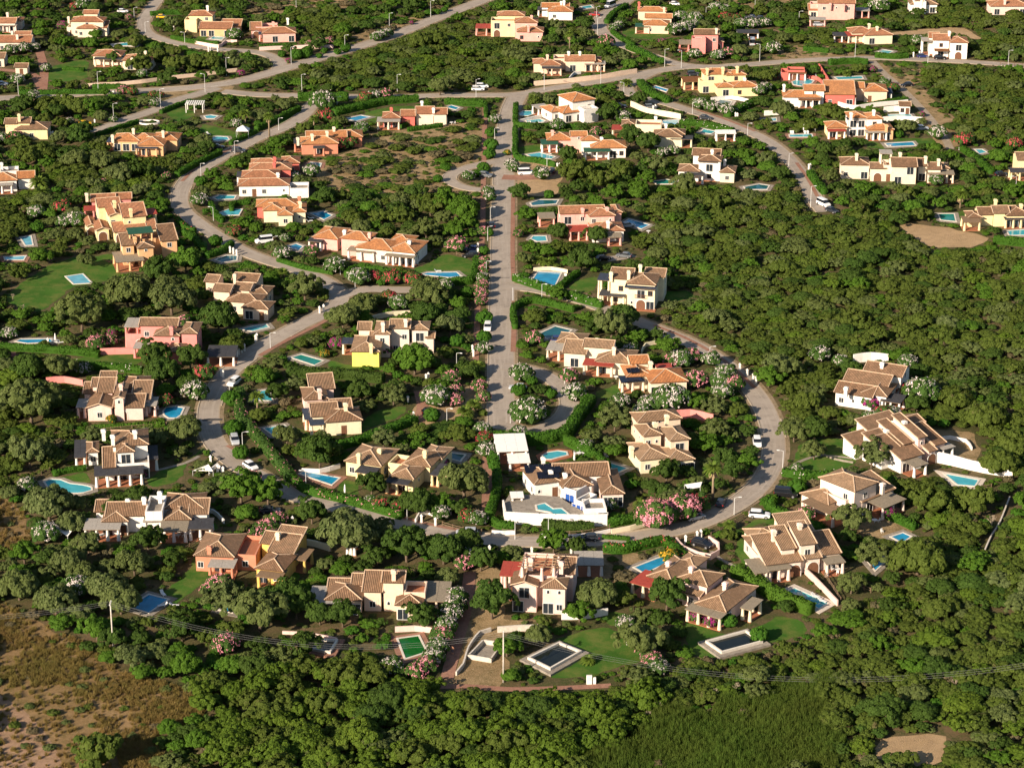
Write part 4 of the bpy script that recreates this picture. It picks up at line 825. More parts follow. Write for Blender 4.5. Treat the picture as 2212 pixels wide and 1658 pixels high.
house('cream house with terraces', 'cream two-level house with rust roofs terraces and purple bougainvillea', -2, 'cream', 'rust', [
    ('H', 150, 47, 224, 7, 5.4, 'w-w/-w-'), ('H', 164, 62, 212, 6, 3.4, 'w-w'), ('F', 144, 60, 170, 5, 3.0, 'a'), ('G', 178, 30, 212, 5, 5.8, ''), ('S', 206, 60, 232, 5, 3.2, '')], [(148, 37, 6.8)])
house('yellow villa at top', 'yellow two-storey villa with columned brown porch and white chimney', -3, 'yellow', 'rust', [
    ('H', 406, 34, 460, 7, 5.6, 'w-/-w'), ('S', 428, 62, 500, 5, 3.0, 'dd-d', 'orange'), ('S', 476, 56, 520, 5, 2.9, 'd', 'orange'), ('F', 398, 44, 424, 5, 4.6, '')], [(448, 13, 8.4, 'white')])
house('pink corner house at top', 'pink house with pyramid roof and arched side near the upper bend', 6, 'pink', 'rust', [
    ('H', 565, 73, 640, 8, 3.4, '-d-d'), ('F', 552, 60, 600, 6, 3.6, ''), ('P', 558, 75, 596, 4, 2.7, 'navy', 3), ('P', 598, 68, 626, 3, 2.8, 'navy', 2), ('S', 540, 66, 566, 6, 3.0, 'a')], [(621, 40, 6.6, 'white'), (590, 48, 5.0)])
house('white house at upper left', 'white house with brown roof and grey porch at the left edge', 0, 'pale', 'rust', [('G', -12, 92, 67, 9, 3.4, 'w--'), ('P', 18, 98, 68, 3, 2.6, 'reed', 3), ('G', 30, 78, 66, 6, 3.6, '')], [(37, 76, 5.6), (26, 68, 5.8)])
house('rust-roofed house at upper left', 'pale house with rust roof and grey porch in the upper left corner', 0, 'pale', 'rust', [('G', -12, 50, 34, 7, 3.6, 'dd'), ('H', 28, 46, 48, 6, 3.2, ''), ('P', -10, 56, 36, 4, 2.7, 'grey', 4)], [(16, 28, 5.8)])
house('cream cottage at left edge', 'cream cottage with brown roof beside the red driveway', 0, 'cream', 'brown', [('G', -20, 126, 10, 7, 3.2, 'd'), ('G', 30, 146, 60, 5, 2.8, 'D')], [])

# solar panels, timber roof pergola and other pieces that belong to single houses
def on_roof(x, y, z, w, d, a, tilt, par, nx, ny, name='solar_panel'):
    """panel field on a roof plane, every module its own part"""
    P = at(x, y, z); ir = par.matrix_basis.inverted(); l = ir @ P
    for i in range(nx):
        for j in range(ny):
            m = MB(); m.box(w*i/nx+.02, w*(i+1)/nx-.02, d*j/ny+.02, d*(j+1)/ny-.02, 0, .05)
            o = m.build(name, _SOL, par, l, math.radians(a)); o.rotation_euler = (tilt, 0, math.radians(a))
_SOL = plain('solar_glass', (.008, .010, .018), .15, .3, 2, spec=.6)
VILLA = {h[0]: h[3] for h in HOUSES}
# ------------------------------------------------------------------ plant prototypes
def leaf_quads(P, Nn, size, jit=.55, aspect=1.0, tint=None):
    """one quad per point, facing its normal more or less"""
    n = len(P); Nn = Nn+nr.normal(0, jit, (n, 3)); Nn /= np.linalg.norm(Nn, axis=1, keepdims=True)+1e-9
    r = nr.normal(0, 1, (n, 3)); A = np.cross(Nn, r); A /= np.linalg.norm(A, axis=1, keepdims=True)+1e-9
    B = np.cross(Nn, A); s = (np.asarray(size)*nr.uniform(.65, 1.35, n))[:, None]
    V = np.stack([P-A*s-B*s*aspect, P+A*s-B*s*aspect*.6, P+A*s*.8+B*s*aspect, P-A*s*.7+B*s*aspect*.9], 1).reshape(-1, 3)
    F = np.arange(4*n).reshape(n, 4)
    t = nr.random(n) if tint is None else tint
    return V, F, np.repeat(t, 4)

def np_mesh(name, V, F, T, mat, mats=None, mi=None):
    m = bpy.data.meshes.new(name); nv, nf = len(V), len(F); k = F.shape[1]
    m.vertices.add(nv); m.vertices.foreach_set('co', np.asarray(V, np.float32).ravel())
    m.loops.add(nf*k); m.loops.foreach_set('vertex_index', F.astype(np.int32).ravel())
    m.polygons.add(nf); m.polygons.foreach_set('loop_start', np.arange(0, nf*k, k, dtype=np.int32)); m.polygons.foreach_set('loop_total', np.full(nf, k, np.int32))
    if mats:
        for q in mats: m.materials.append(q)
        m.polygons.foreach_set('material_index', np.asarray(mi, np.int32))
    else: m.materials.append(mat)
    a = m.attributes.new('tint', 'FLOAT', 'POINT'); a.data.foreach_set('value', np.asarray(T, np.float32))
    m.update(calc_edges=True); m.validate()
    return m

def sphere_pts(n, lo=-.3):
    z = nr.uniform(lo, 1, n); t = nr.uniform(0, 2*np.pi, n); r = np.sqrt(1-z*z)
    return np.stack([r*np.cos(t), r*np.sin(t), z], 1)

def crown_mesh(name, mat, nclump, per, leaf, base=.15, flat=1.0, cr=(.22, .36), lo=-.15, core=.72, irregular=.18, spread=.86, lobes=None):
    """unit crown (radius 1, height about 1): leaf clumps over an uneven dome round an added dark core that blocks light"""
    D = sphere_pts(nclump, lo); k = 1+nr.normal(0, irregular, nclump)
    C = D*spread*k[:, None]*np.array([1, 1, .5*flat])+np.array([0, 0, base+.42])
    if lobes:      # several smaller domes leaning out of one trunk
        lo_ = [np.array([.48*math.cos(a), .48*math.sin(a), nr.uniform(-.08, .16), nr.uniform(.42, .62)]) for a in nr.uniform(0, .5)+np.arange(lobes)*2*np.pi/lobes]+[np.array([nr.uniform(-.15, .15), nr.uniform(-.15, .15), .14, .55])]
        pick = nr.integers(0, len(lo_), nclump); Lb = np.array(lo_)[pick]
        C = D*k[:, None]*Lb[:, 3:4]*np.array([1, 1, .62*flat])+Lb[:, :3]*np.array([1, 1, 1])+np.array([0, 0, base+.44])
    R = nr.uniform(cr[0], cr[1], nclump)
    Ps, Ns, Ts = [], [], []
    for c, r, d in zip(C, R, D):
        q = nr.normal(0, 1, (per, 3)); q /= np.linalg.norm(q, axis=1, keepdims=True)
        q[:, 2] = np.abs(q[:, 2])*.9-.12; fl = (q@d) < -.35; q[fl] = -q[fl]; q[:, 2] = np.maximum(q[:, 2], -.4)
        Ps.append(c+q*r*nr.uniform(.75, 1.06, (per, 1))*np.array([1, 1, .85])); Ns.append(q*.8+np.array([0, -.12, .4])+d*.3)
        Ts.append(np.clip(nr.normal(nr.uniform(.2, .8), .2, per), 0, 1))
    P = np.concatenate(Ps); Nn = np.concatenate(Ns); T = np.concatenate(Ts); P[:, 2] = np.maximum(P[:, 2], .02)
    V, F, T = leaf_quads(P, Nn, leaf, .34, 1.0, T)
    # added inner core: a lumpy closed shell, tinted dark, stops light leaking through
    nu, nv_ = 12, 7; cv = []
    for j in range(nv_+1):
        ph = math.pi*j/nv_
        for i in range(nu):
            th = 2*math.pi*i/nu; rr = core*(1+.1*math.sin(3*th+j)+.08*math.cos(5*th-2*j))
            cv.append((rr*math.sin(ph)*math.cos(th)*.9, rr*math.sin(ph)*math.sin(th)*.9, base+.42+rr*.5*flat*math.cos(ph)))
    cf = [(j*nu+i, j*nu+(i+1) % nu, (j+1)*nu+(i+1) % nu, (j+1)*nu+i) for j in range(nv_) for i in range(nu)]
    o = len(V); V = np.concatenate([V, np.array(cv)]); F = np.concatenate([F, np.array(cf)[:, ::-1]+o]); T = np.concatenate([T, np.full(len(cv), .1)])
    return np_mesh(name, V, F, T, mat)

def trunk_mesh(name, nb=5, mat=None, h=.5):
    m = MB(); m.tube([(0, 0, -.05), (.02, .01, h*.35), (.05, .02, h*.6)], [.085, .065, .055], 6)
    for i in range(nb):
        a = 2*math.pi*i/nb+rng.uniform(-.4, .4); r = rng.uniform(.4, .62)
        m.tube([(.04, .015, h*.5), (r*.45*math.cos(a), r*.45*math.sin(a), h*.78), (r*math.cos(a), r*math.sin(a), h*1.15)], [.05, .036, .018], 5)
    return m.mesh(name, mat or M_BARK, True)

TREE = {}
for kind, mat in (('olive', 'olive'), ('dark', 'dark'), ('maquis', 'maquis'), ('bright', 'bright'), ('lime', 'lime')):
    TREE[kind] = [crown_mesh('crown', LEAF[mat], 80, 62, .047, base=.18 if kind not in ('maquis', 'lime') else .06, irregular=.10+.05*v, cr=(.15, .28) if v < 2 else (.13, .23), core=.74 if v < 1 else .58, lobes=(0, 3, 4, 5)[v]) for v in range(4)]
TRUNK = [trunk_mesh('trunk') for _ in range(3)]
SHRUB = {k: [crown_mesh('foliage', LEAF[k], 44, 36, .072, base=.02, lo=-.05, core=.78, irregular=.14, cr=(.16, .28)) for v in range(2)] for k in ('olive', 'dark', 'maquis', 'bright', 'brown', 'hedge', 'lime')}
BALL = [crown_mesh('foliage', LEAF['hedge'], 60, 26, .07, base=.04, lo=-.1, core=.9, irregular=.02, cr=(.12, .16), spread=.9, flat=1.1) for _ in range(2)]
OLE = [crown_mesh('foliage', LEAF['oleander'], 40, 60, .06, base=.05, lo=-.1, core=.8, irregular=.08, cr=(.2, .3)) for _ in range(3)]

def bloom_mesh(name, mat, n, size, top=.1):
    """clusters of blossom over the outside of the shrub, thicker towards the light"""
    D = sphere_pts(n*2, -.1); w = np.clip(.35+D[:, 2]*.8, .1, 1); D = D[nr.random(len(D)) < w][:n]; n = len(D)
    V = []; F = []; k = 0
    for d in D:
        c = d*nr.uniform(.98, 1.1)*np.array([1, 1, .5])+np.array([0, 0, .47]); s = size*nr.uniform(.6, 1.3)
        q = nr.normal(0, 1, (7, 3))
        P = c+q*s*.75
        v, f, _ = leaf_quads(P, np.tile(d, (7, 1)), s*.42, .4); V.append(v); F.append(f+k); k += len(v)
    V = np.concatenate(V); F = np.concatenate(F)
    return np_mesh(name, V, F, np.zeros(len(V)), mat)
BLO = {c: [bloom_mesh('blossom', BLOOM[c], 420, .05)]+[bloom_mesh('blossom', BLOOM[c], 125 if c != 'm' else 240, .06), bloom_mesh('blossom', BLOOM[c], 90, .058)] for c in BLOOM}

def frond_mesh(name, n, droop, L, wdt, mat, up=.55):
    V = []; F = []; k = 0
    for i in range(n):
        a = 2*math.pi*i/n*2.4+rng.uniform(-.2, .2); e = rng.uniform(-.35, 1.25)*up+.2
        d = Vector((math.cos(a)*math.cos(e), math.sin(a)*math.cos(e), math.sin(e))); s = Vector((-math.sin(a), math.cos(a), 0))
        pts = []
        for t in (0, .3, .6, .85, 1):
            p = d*L*t; p.z -= droop*L*t*t; ww = wdt*L*(.12+math.sin(math.pi*min(1, t*.95+.05)))*.5
            pts.append((p-s*ww, p+Vector((0, 0, ww*.35)), p+s*ww))
        for q in pts: V += [tuple(x) for x in q]
        for j in range(4):
            b = k+j*3; F += [(b, b+1, b+4, b+3), (b+1, b+2, b+5, b+4)]
        k += 15
    V = np.array(V); return np_mesh(name, V, np.array(F), nr.random(len(V)), mat)
FROND = [frond_mesh('crown', 46, .55, 1.0, .16, LEAF['palm']), frond_mesh('crown', 60, .35, 1.0, .22, LEAF['palm'], .8)]
SKIRT = frond_mesh('dead_fronds', 30, 1.3, .8, .2, plain('dead_palm_leaf', (.36, .26, .15), .9, .25, 3), .15)

def tuft_mesh(name, n, mat, h=1.0, lean=.35, w=.03):
    V = []; F = []
    for i in range(n):
        a = rng.uniform(0, 6.28); r = rng.uniform(0, .5); x, y = r*math.cos(a), r*math.sin(a); hh = h*rng.uniform(.5, 1.1); dx, dy = rng.gauss(0, lean), rng.gauss(0, lean); b = rng.uniform(0, 6.28)
        sx, sy = math.cos(b)*w, math.sin(b)*w; k = len(V)
        V += [(x-sx, y-sy, 0), (x+sx, y+sy, 0), (x+dx*.5+sx*.7, y+dy*.5+sy*.7, hh*.6), (x+dx*.5-sx*.7, y+dy*.5-sy*.7, hh*.6), (x+dx+sx*.2, y+dy+sy*.2, hh), (x+dx-sx*.2, y+dy-sy*.2, hh)]
        F += [(k, k+1, k+2, k+3), (k+3, k+2, k+4, k+5)]
    V = np.array(V); return np_mesh(name, V, np.array(F), nr.random(len(V)), mat)
TUFT = [tuft_mesh('tuft', 60, LEAF['grass'], 1, .3, .05) for _ in range(2)]
REEDM = [tuft_mesh('reed', 55, LEAF['reed'], 1, .12, .045) for _ in range(2)]

def bare_tree_mesh(name):
    m = MB()
    def br(p, d, L, r, lev):
        q = p+d*L; m.tube([p, q], [r, r*.6], 4 if lev else 6)
        if lev >= 4: return
        for _ in range(3):
            nd = (d+Vector((rng.gauss(0, .45), rng.gauss(0, .45), rng.gauss(.1, .25)))).normalized(); br(q, nd, L*.72, r*.6, lev+1)
    br(Vector((0, 0, -.05)), Vector((0, 0, 1)), .3, .045, 0)
    return m.mesh(name, plain('bare_wood', (.36, .29, .21), .9, .2, 3))
BARE = bare_tree_mesh('branches')
# ------------------------------------------------------------------ things placed by hand
NAMED = []      # (object, description, point): labelled at the end by what stands next to them

def note(o, desc, p, cat, group, before=''):
    o['category'] = cat; o['group'] = group; NAMED.append((o, desc, Vector((p[0], p[1], 0)))); return o

# solar panels and the timber roof pergola
v = VILLA['white villa with solar panels']
on_roof(1135, 1022, 4.0, 6.2, 2.6, 5, .32, v, 6, 2); on_roof(1162, 1034, 4.2, 4.6, 2.2, 5, .32, v, 4, 2); on_roof(1176, 1022, 4.8, 3.6, 2.0, 5, .32, v, 3, 2)
v = VILLA['orange-roofed solar house']
on_roof(1344, 826, 3.05, 5.0, 3.2, 8, .04, v, 5, 2); on_roof(1356, 806, 4.2, 3.0, 1.8, 8, .32, v, 3, 1)
v = VILLA['pale pink two-storey house']; inv = v.matrix_basis.inverted()
tim = plain('sun_bleached_timber', (.36, .24, .14), .85, .25, 3)
for i in range(5):
    a, b = inv @ at(1118+i*3, 1222-i*6, 8.4), inv @ at(1205+i*2, 1224-i*6, 8.4)
    m = MB(); m.tube([a, b], .08, 5); m.build('pergola_beam', tim, v)
for i in range(4):
    a, b = inv @ at(1124+i*24, 1226, 8.6), inv @ at(1134+i*24, 1196, 8.6)
    m = MB(); m.tube([a, b], .08, 5); m.build('pergola_beam', tim, v)
for x, y in ((1128, 1248), (1170, 1250), (1196, 1246), (1136, 1226), (1206, 1224)):
    q = inv @ at(x, y, 6.0); column(v, q.x, q.y, 2.4, WALLC['salmon'], 6.0-.1)
railing(v, *(inv @ at(1117, 1284, 3.1)).xy, *(inv @ at(1142, 1290, 3.1)).xy, 2.9)
v = VILLA['pale yellow two-storey house']; inv = v.matrix_basis.inverted()
railing(v, *(inv @ at(1370, 642, 3.2)).xy, *(inv @ at(1395, 644, 3.2)).xy, 3.0)
v = VILLA['butter-yellow two-level villa']; inv = v.matrix_basis.inverted()
railing(v, *(inv @ at(1455, 972, 3.4)).xy, *(inv @ at(1482, 966, 3.4)).xy, 3.3)
v = VILLA['white villa with charcoal porches']; inv = v.matrix_basis.inverted()
railing(v, *(inv @ at(257, 999, 3.2)).xy, *(inv @ at(284, 995, 3.2)).xy, 3.1)

# raised terrace of the white villa
tw = empty('terrace', at(1180, 1105)); tag(tw, 'white-walled raised pool terrace in front of the white villa with solar panels', 'terrace')
def rel(P, o): return [p-o for p in P]
TZ = 1.7
PT = [at(*map(float, q.split(',')), TZ) for q in "1087,1088 1100,1066 1150,1068 1206,1072 1262,1106 1305,1098 1310,1118 1250,1119 1200,1118 1165,1117 1092,1113".split()]
sheet('platform', rel(PT, tw.location), TZ, M_STONE, tw, thick=TZ+.2)
bd = [PT[i]-tw.location for i in (0, 10, 9, 8, 7, 6)]
for a, b in zip(bd[:-1], bd[1:]):
    L = (b-a).length; m = MB(); m.box(-.1, L+.1, -.22, .12, -.25, TZ+.9); m.build('parapet_wall', M_WHITE, tw, (a.x, a.y, 0), math.atan2(b.y-a.y, b.x-a.x))
mark_poly(PT, BLOCK, KEEP)

# swimming pools -------------------------------------------------------------
def offset(P, d):
    n = len(P); area = sum(P[i].x*P[(i+1) % n].y-P[(i+1) % n].x*P[i].y for i in range(n)); s = 1 if area > 0 else -1; out = []
    for i in range(n):
        a = (P[i]-P[i-1]); b = (P[(i+1) % n]-P[i]); a.normalize(); b.normalize()
        na = Vector((a.y, -a.x, 0)); nb = Vector((b.y, -b.x, 0)); k = na+nb
        k = k/max(.35, k.dot(k)/2) if k.length > .01 else na
        out.append(P[i]+k*d*s)
    return out
POOLDESC = {'b': 'bright blue swimming pool', 't': 'turquoise swimming pool', 'g': 'green swimming pool', 'k': 'dark half-empty swimming pool', 'd': 'dark teal swimming pool', 'e': 'algae-green swimming pool', 'l': 'pale blue swimming pool'}
def pool(s, w, deck=None, rnd=False, z=0.0, dk=1.4):
    P = [at(*map(float, q.split(',')), z) for q in s.split()]
    if rnd: P = [Vector((p.x, p.y, z)) for p in smooth_line(P, 1.2, True)]
    n = len(P); area = sum(P[i].x*P[(i+1) % n].y-P[(i+1) % n].x*P[i].y for i in range(n))
    if area < 0: P = P[::-1]
    c = sum(P, Vector())/n; c.z = z; e = empty('swimming_pool', c); Q = rel(P, c)
    if deck is not None:
        D = offset(Q, dk); sheet('deck', D, .46 if w == 'k' else .09, deck, e, thick=.5 if w == 'k' else .12); mark_poly([p+c for p in D], BLOCK, KEEP)
    O = offset(Q, .38); zt = .95 if w == 'k' else .2
    v = [(p.x, p.y, zt) for p in O]+[(p.x, p.y, zt) for p in Q]+[(p.x, p.y, -.05) for p in O]+[(p.x, p.y, .02) for p in Q]; f = []
    for i in range(n):
        j = (i+1) % n; f += [(i, j, n+j, n+i), (2*n+i, 2*n+j, j, i), (n+i, n+j, 3*n+j, 3*n+i)]
    obj('coping', mesh('coping', v, f, plain('pool_coping', (.62, .57, .49), .8, .15, 2)), e)
    sheet('water', Q, .50 if w == 'k' else .125, WATERC[w], e)
    mark_poly([p+c for p in O], BLOCK, KEEP)
    note(e, POOLDESC[w], c, 'swimming pool', 'garden swimming pools'); return e
for s_, w_, dk_ in (
    ("247,97 280,93 292,95 291,100 250,100", 't', 'w'), ("454,85 462,80 484,82 478,88", 't', 's'), ("442,252 455,250 470,252 462,257 446,257", 't', 's'), ("447,299 470,296 490,297 494,303 470,306 452,303", 't', 's'), ("745,258 780,251 799,254 770,262", 'b', 's'), ("965,233 975,229 991,234 984,238", 'b', 's'), ("662,360 672,352 693,354 690,362 668,363", 't', 'p'),
    ("462,428 475,423 508,424 505,430 470,432", 't', 's'), ("475,460 495,453 522,453 515,465 478,466", 't', 'g'), ("1122,246 1130,241 1148,241 1153,247 1140,251 1124,251", 't', 'g'), ("1136,262 1165,258 1176,262 1172,265 1140,266", 't', 's'), ("1411,190 1416,187 1443,195 1438,199", 'b', 'g'), ("1549,222 1556,217 1580,220 1575,227 1555,226", 'd', 'w'), ("1513,287 1520,280 1545,285 1535,290", 't', 's'), ("1430,262 1465,260 1462,270 1432,268", 'l', 's'),
    ("1138,335 1165,331 1198,340 1190,344 1150,341", 't', 's'), ("1410,393 1440,389 1460,393 1450,398 1418,398", 'g', 'g'), ("1607,405 1640,399 1660,402 1655,410 1612,410", 'd', 's'), ("1256,16 1275,13 1280,18 1262,20", 't', 's'), ("1711,178 1726,172 1745,172 1757,175 1752,181 1730,187 1714,184", 't', 'p'), ("1803,168 1860,166 1863,171 1810,173", 't', 's'), ("1898,113 1908,109 1928,112 1918,117", 't', 's'), ("1916,249 1965,248 1970,254 1918,256", 't', 's'),
    ("1705,292 1752,291 1754,297 1706,297", 't', 'p'), ("1912,311 1970,308 1976,315 1918,318", 'b', 's'), ("2106,324 2120,324 2130,330 2115,333", 't', 's'), ("1650,258 1675,256 1676,262 1652,264", 'l', 's'), ("143,598 178,593 197,612 160,614", 'l', 'g'), ("45,514 66,511 70,530 56,531", 'l', 's'), ("10,556 55,554 50,562 12,562", 'l', 'p'), ("35,738 45,734 110,733 114,739 60,742", 'b', 's'), ("467,562 490,553 512,553 510,563 480,567", 'd', 's'),
    ("672,462 697,458 717,466 700,475", 'b', 's'), ("620,534 640,528 654,533 645,541", 'b', 's'), ("912,594 925,590 985,589 995,597 970,600", 'b', 's'), ("630,773 651,767 697,780 679,789", 'g', 's'), ("522,712 545,706 575,702 580,708 545,716", 't', 's'), ("1149,608 1162,588 1211,590 1198,617", 'b', 's'), ("1347,482 1358,475 1402,487 1385,495", 'b', 's'), ("1147,517 1152,511 1178,511 1180,521 1160,522", 't', 's'), ("1146,440 1165,433 1205,433 1200,441 1150,445", 'd', 's'),
    ("1165,722 1200,706 1233,714 1215,728 1182,732", 'd', 's'), ("1483,812 1490,806 1502,807 1498,817", 'b', 's'), ("2027,463 2059,463 2063,479 2032,476", 'g', 's'), ("2175,500 2230,496 2230,508 2180,509", 't', 's'), ("550,864 565,845 580,843 588,866", 't', 's'), ("571,926 613,919 628,930 590,940", 't', 's'), ("648,1024 657,1019 732,1033 716,1047", 'b', 'p'), ("922,979 930,974 1003,983 993,996", 'd', 's'), ("1310,1006 1321,1002 1353,1012 1336,1020", 't', 's'),
    ("2040,1024 2112,1037 2104,1050 2068,1047", 't', 'w'), ("1925,1160 1950,1152 1966,1159 1948,1172", 'b', 's'), ("1872,1208 1885,1198 1912,1212 1890,1232", 'b', 's'), ("280,1311 322,1285 362,1295 321,1323", 'b', 's'), ("475,1317 485,1302 507,1300 500,1322", 'b', 's'), ("672,1388 725,1391 711,1414 665,1406", 'k', 'p'), ("860,1380 903,1374 920,1408 876,1422", 'e', 'p'), ("1145,1428 1208,1397 1250,1414 1188,1449", 'k', 's'), ("1371,1226 1430,1203 1450,1211 1392,1238", 'b', 's'), ("1529,1393 1610,1371 1641,1392 1559,1414", 'k', 's'), ("1702,1277 1716,1271 1787,1303 1768,1314", 't', 'w')):
    pool(s_, w_, {'w': plain('pool_terrace_white', (.55, .48, .40), .85, .12, 2), 's': M_STONE, 'p': M_PAVE, 'g': None}[dk_])
pool("354,888 360,881 378,879 396,882 392,890 389,897 380,903 365,903 356,897", 'b', M_STONE, True)
pool("97,1041 112,1036 130,1037 150,1045 175,1048 196,1053 197,1059 180,1064 155,1065 125,1060 103,1050", 't', M_STONE, True)
pool("1172,985 1184,978 1205,975 1222,977 1224,983 1208,987 1190,992 1176,992", 't', M_TERR, True)
o = pool("1159,1092 1176,1088 1194,1100 1212,1099 1228,1112 1209,1114 1197,1113 1189,1106 1161,1101", 't', None, False, TZ)
# the empty concrete basin beside the dirt track
e = empty('concrete_basin', at(1050, 1408)); B = rel(pl("1012,1422 1043,1390 1085,1395 1060,1430"), e.location)
sheet('basin_floor', B, .03, M_STONE, e)
for a, b in zip(B, B[1:]+B[:1]):
    L = (b-a).length; m = MB(); m.box(-.12, L+.12, -.15, .15, -.1, .9); m.build('basin_wall', M_CONC, e, (a.x, a.y, 0), math.atan2(b.y-a.y, b.x-a.x))
tag(e, 'empty roofless concrete basin beside the dirt track below the pale pink house', 'basin'); mark_poly([p+e.location for p in B], BLOCK, KEEP)

# garden walls ------------------------------------------------------------------
def wall_line(s, h, mat, desc, th=.3, name='garden_wall', smooth=True, z=0.0):
    P = smooth_line(pl(s), 2.0) if smooth else pl(s)
    o0 = P[0].copy(); L, R = sides([p-o0 for p in P], th/2); n = len(P); v = []; f = []
    for q in (L, R): v += [(p.x, p.y, -.2) for p in q]
    hh = [h*(1+.05*math.sin(i*.9)) for i in range(n)]
    for q in (L, R): v += [(p.x, p.y, z_) for p, z_ in zip(q, hh)]
    for i in range(n-1):
        f += [(2*n+i, 3*n+i, 3*n+i+1, 2*n+i+1), (i+1, i, 2*n+i, 2*n+i+1)[::-1], (n+i, n+i+1, 3*n+i+1, 3*n+i)[::-1]]
    f += [(0, n, 3*n, 2*n), (n-1, 3*n-1, 4*n-1, 2*n-1)]
    o = obj(name, mesh(name, v, f, mat), None, o0); mark_line(P, .6, BLOCK); mark_line(P, .3, KEEP)
    c = P[n//2]; note(o, desc, c, 'wall', 'garden walls'); return o
YW = WALLC['butter']; PK = WALLC['salmon']; PC = WALLC['peach']
for s_, h_, m_, d_ in (("2003,994 2060,1006 2120,1020 2186,1031", 2.4, M_WHITE, 'long curving white wall'), ("1062,1153 1085,1155 1112,1154", .9, M_WHITE, 'short white street wall'), ("1168,1160 1240,1162 1280,1157 1318,1149", .8, M_WHITE, 'low white street wall'), ("1320,1152 1360,1145 1392,1136", 1.0, YW, 'low yellow street wall'),
    ("183,189 290,182 350,174 430,165 512,155", 1.2, PC, 'long peach roadside wall'), ("1153,186 1250,177 1310,169 1375,158", 1.6, PC, 'peach roadside wall'), ("372,85 430,97 472,104 487,94 512,94", 1.2, PK, 'pale pink bend wall'), ("560,110 640,106 720,105", 1.3, PK, 'pale pink roadside wall'), ("217,766 255,765 296,764", 1.6, WALLC['rose'], 'coral garden wall'),
    ("100,828 140,826 180,833", 1.5, WALLC['rose'], 'coral pool wall'), ("1446,906 1490,902 1540,912", 2.0, WALLC['rose'], 'pink retaining wall'), ("802,692 850,682 902,679", 1.2, YW, 'cream curved wall'), ("1842,784 1880,780 1918,783", 2.2, M_WHITE, 'white back wall'), ("1152,586 1190,584 1226,590", 1.0, YW, 'cream poolside wall'),
    ("1460,1172 1476,1191 1508,1204 1534,1208 1552,1198 1551,1182 1530,1169", 1.3, PK, 'round pink parking wall'), ("1738,1238 1775,1274 1808,1308", 1.3, PK, 'straight pink boundary wall'), ("1212,1337 1260,1336 1312,1327", 1.5, M_WHITE, 'weathered white terrace wall'), ("652,1020 690,1022 734,1010", 1.0, M_WHITE, 'white poolside wall'), ("648,1174 680,1180 714,1190", 1.3, YW, 'yellow garden wall'),
    ("853,1364 895,1362 942,1367", 1.1, PK, 'pale pink poolside wall'), ("610,1368 670,1372 728,1383", .6, PK, 'low pink terrace edge'), ("985,1458 1000,1440 1012,1402 1036,1370 1060,1363", .8, M_CONC, 'curved concrete wall'), ("1074,1365 1120,1362 1162,1361", 1.2, M_CONC, 'grey concrete wall'), ("1768,146 1780,165 1794,188", 1.4, WALLC['red'], 'red sloping wall'), ("1742,170 1765,174 1780,186", 1.2, WALLC['red'], 'red poolside wall'),
    ("1908,243 1930,241 1948,241", 1.8, M_WHITE, 'white pool-end wall'), ("1905,266 1950,264 1992,266", 2.0, M_WHITE, 'white pool terrace wall'), ("1535,219 1580,215 1622,223", 1.2, M_WHITE, 'curved white pool wall'), ("1120,265 1150,258 1180,251", .9, M_WHITE, 'sloping white garden wall'), ("2071,324 2100,345 2132,372", .9, M_WHITE, 'white lane wall'), ("2126,1191 2140,1160 2158,1131 2180,1076", .5, M_CONC, 'long low stone wall'),
    ("1228,175 1240,162 1254,160", 1.0, M_WHITE, 'short white wall'), ("1362,230 1400,245 1470,258", 1.8, WALLC['cream'], 'cream stepped wall'), ("1790,224 1840,236 1880,232 1960,224", 1.4, M_WHITE, 'white terrace wall'), ("1650,250 1690,248 1712,246", 1.6, M_WHITE, 'white balustrade wall'), ("452,1022 470,1008 478,1018", .9, M_WHITE, 'white gate wall'), ("897,1130 905,1116 925,1110 950,1120", 1.0, M_WHITE, 'white arched gate wall'),
    ("432,1104 460,1108 478,1124 484,1130", .9, M_WHITE, 'curved white yard wall'), ("1140,268 1142,266 1146,266", .6, M_WHITE, 'tiny white wall'), ("2020,952 2050,948 2085,955 2098,972", .8, M_WHITE, 'cracked white basin wall'), ("1760,975 1800,992 1842,1000", .4, M_STONE, 'low stone lawn edge'), ("0,770 15,768 34,769", .8, WALLC['rose'], 'low coral boundary wall'), ("1385,765 1394,748 1420,742 1440,750", .9, YW, 'cream round yard wall')):
    wall_line(s_, h_, m_, d_)
P = [at(322+23*math.cos(t), 266+4.5*math.sin(t)) for t in np.linspace(0, 2*math.pi, 14)[:-1]]
s_ = ' '.join(f'{322+23*math.cos(t):.1f},{266+4.5*math.sin(t):.1f}' for t in np.linspace(.3, 2*math.pi-.3, 16)); wall_line(s_, .5, M_WHITE, 'low white ring wall')

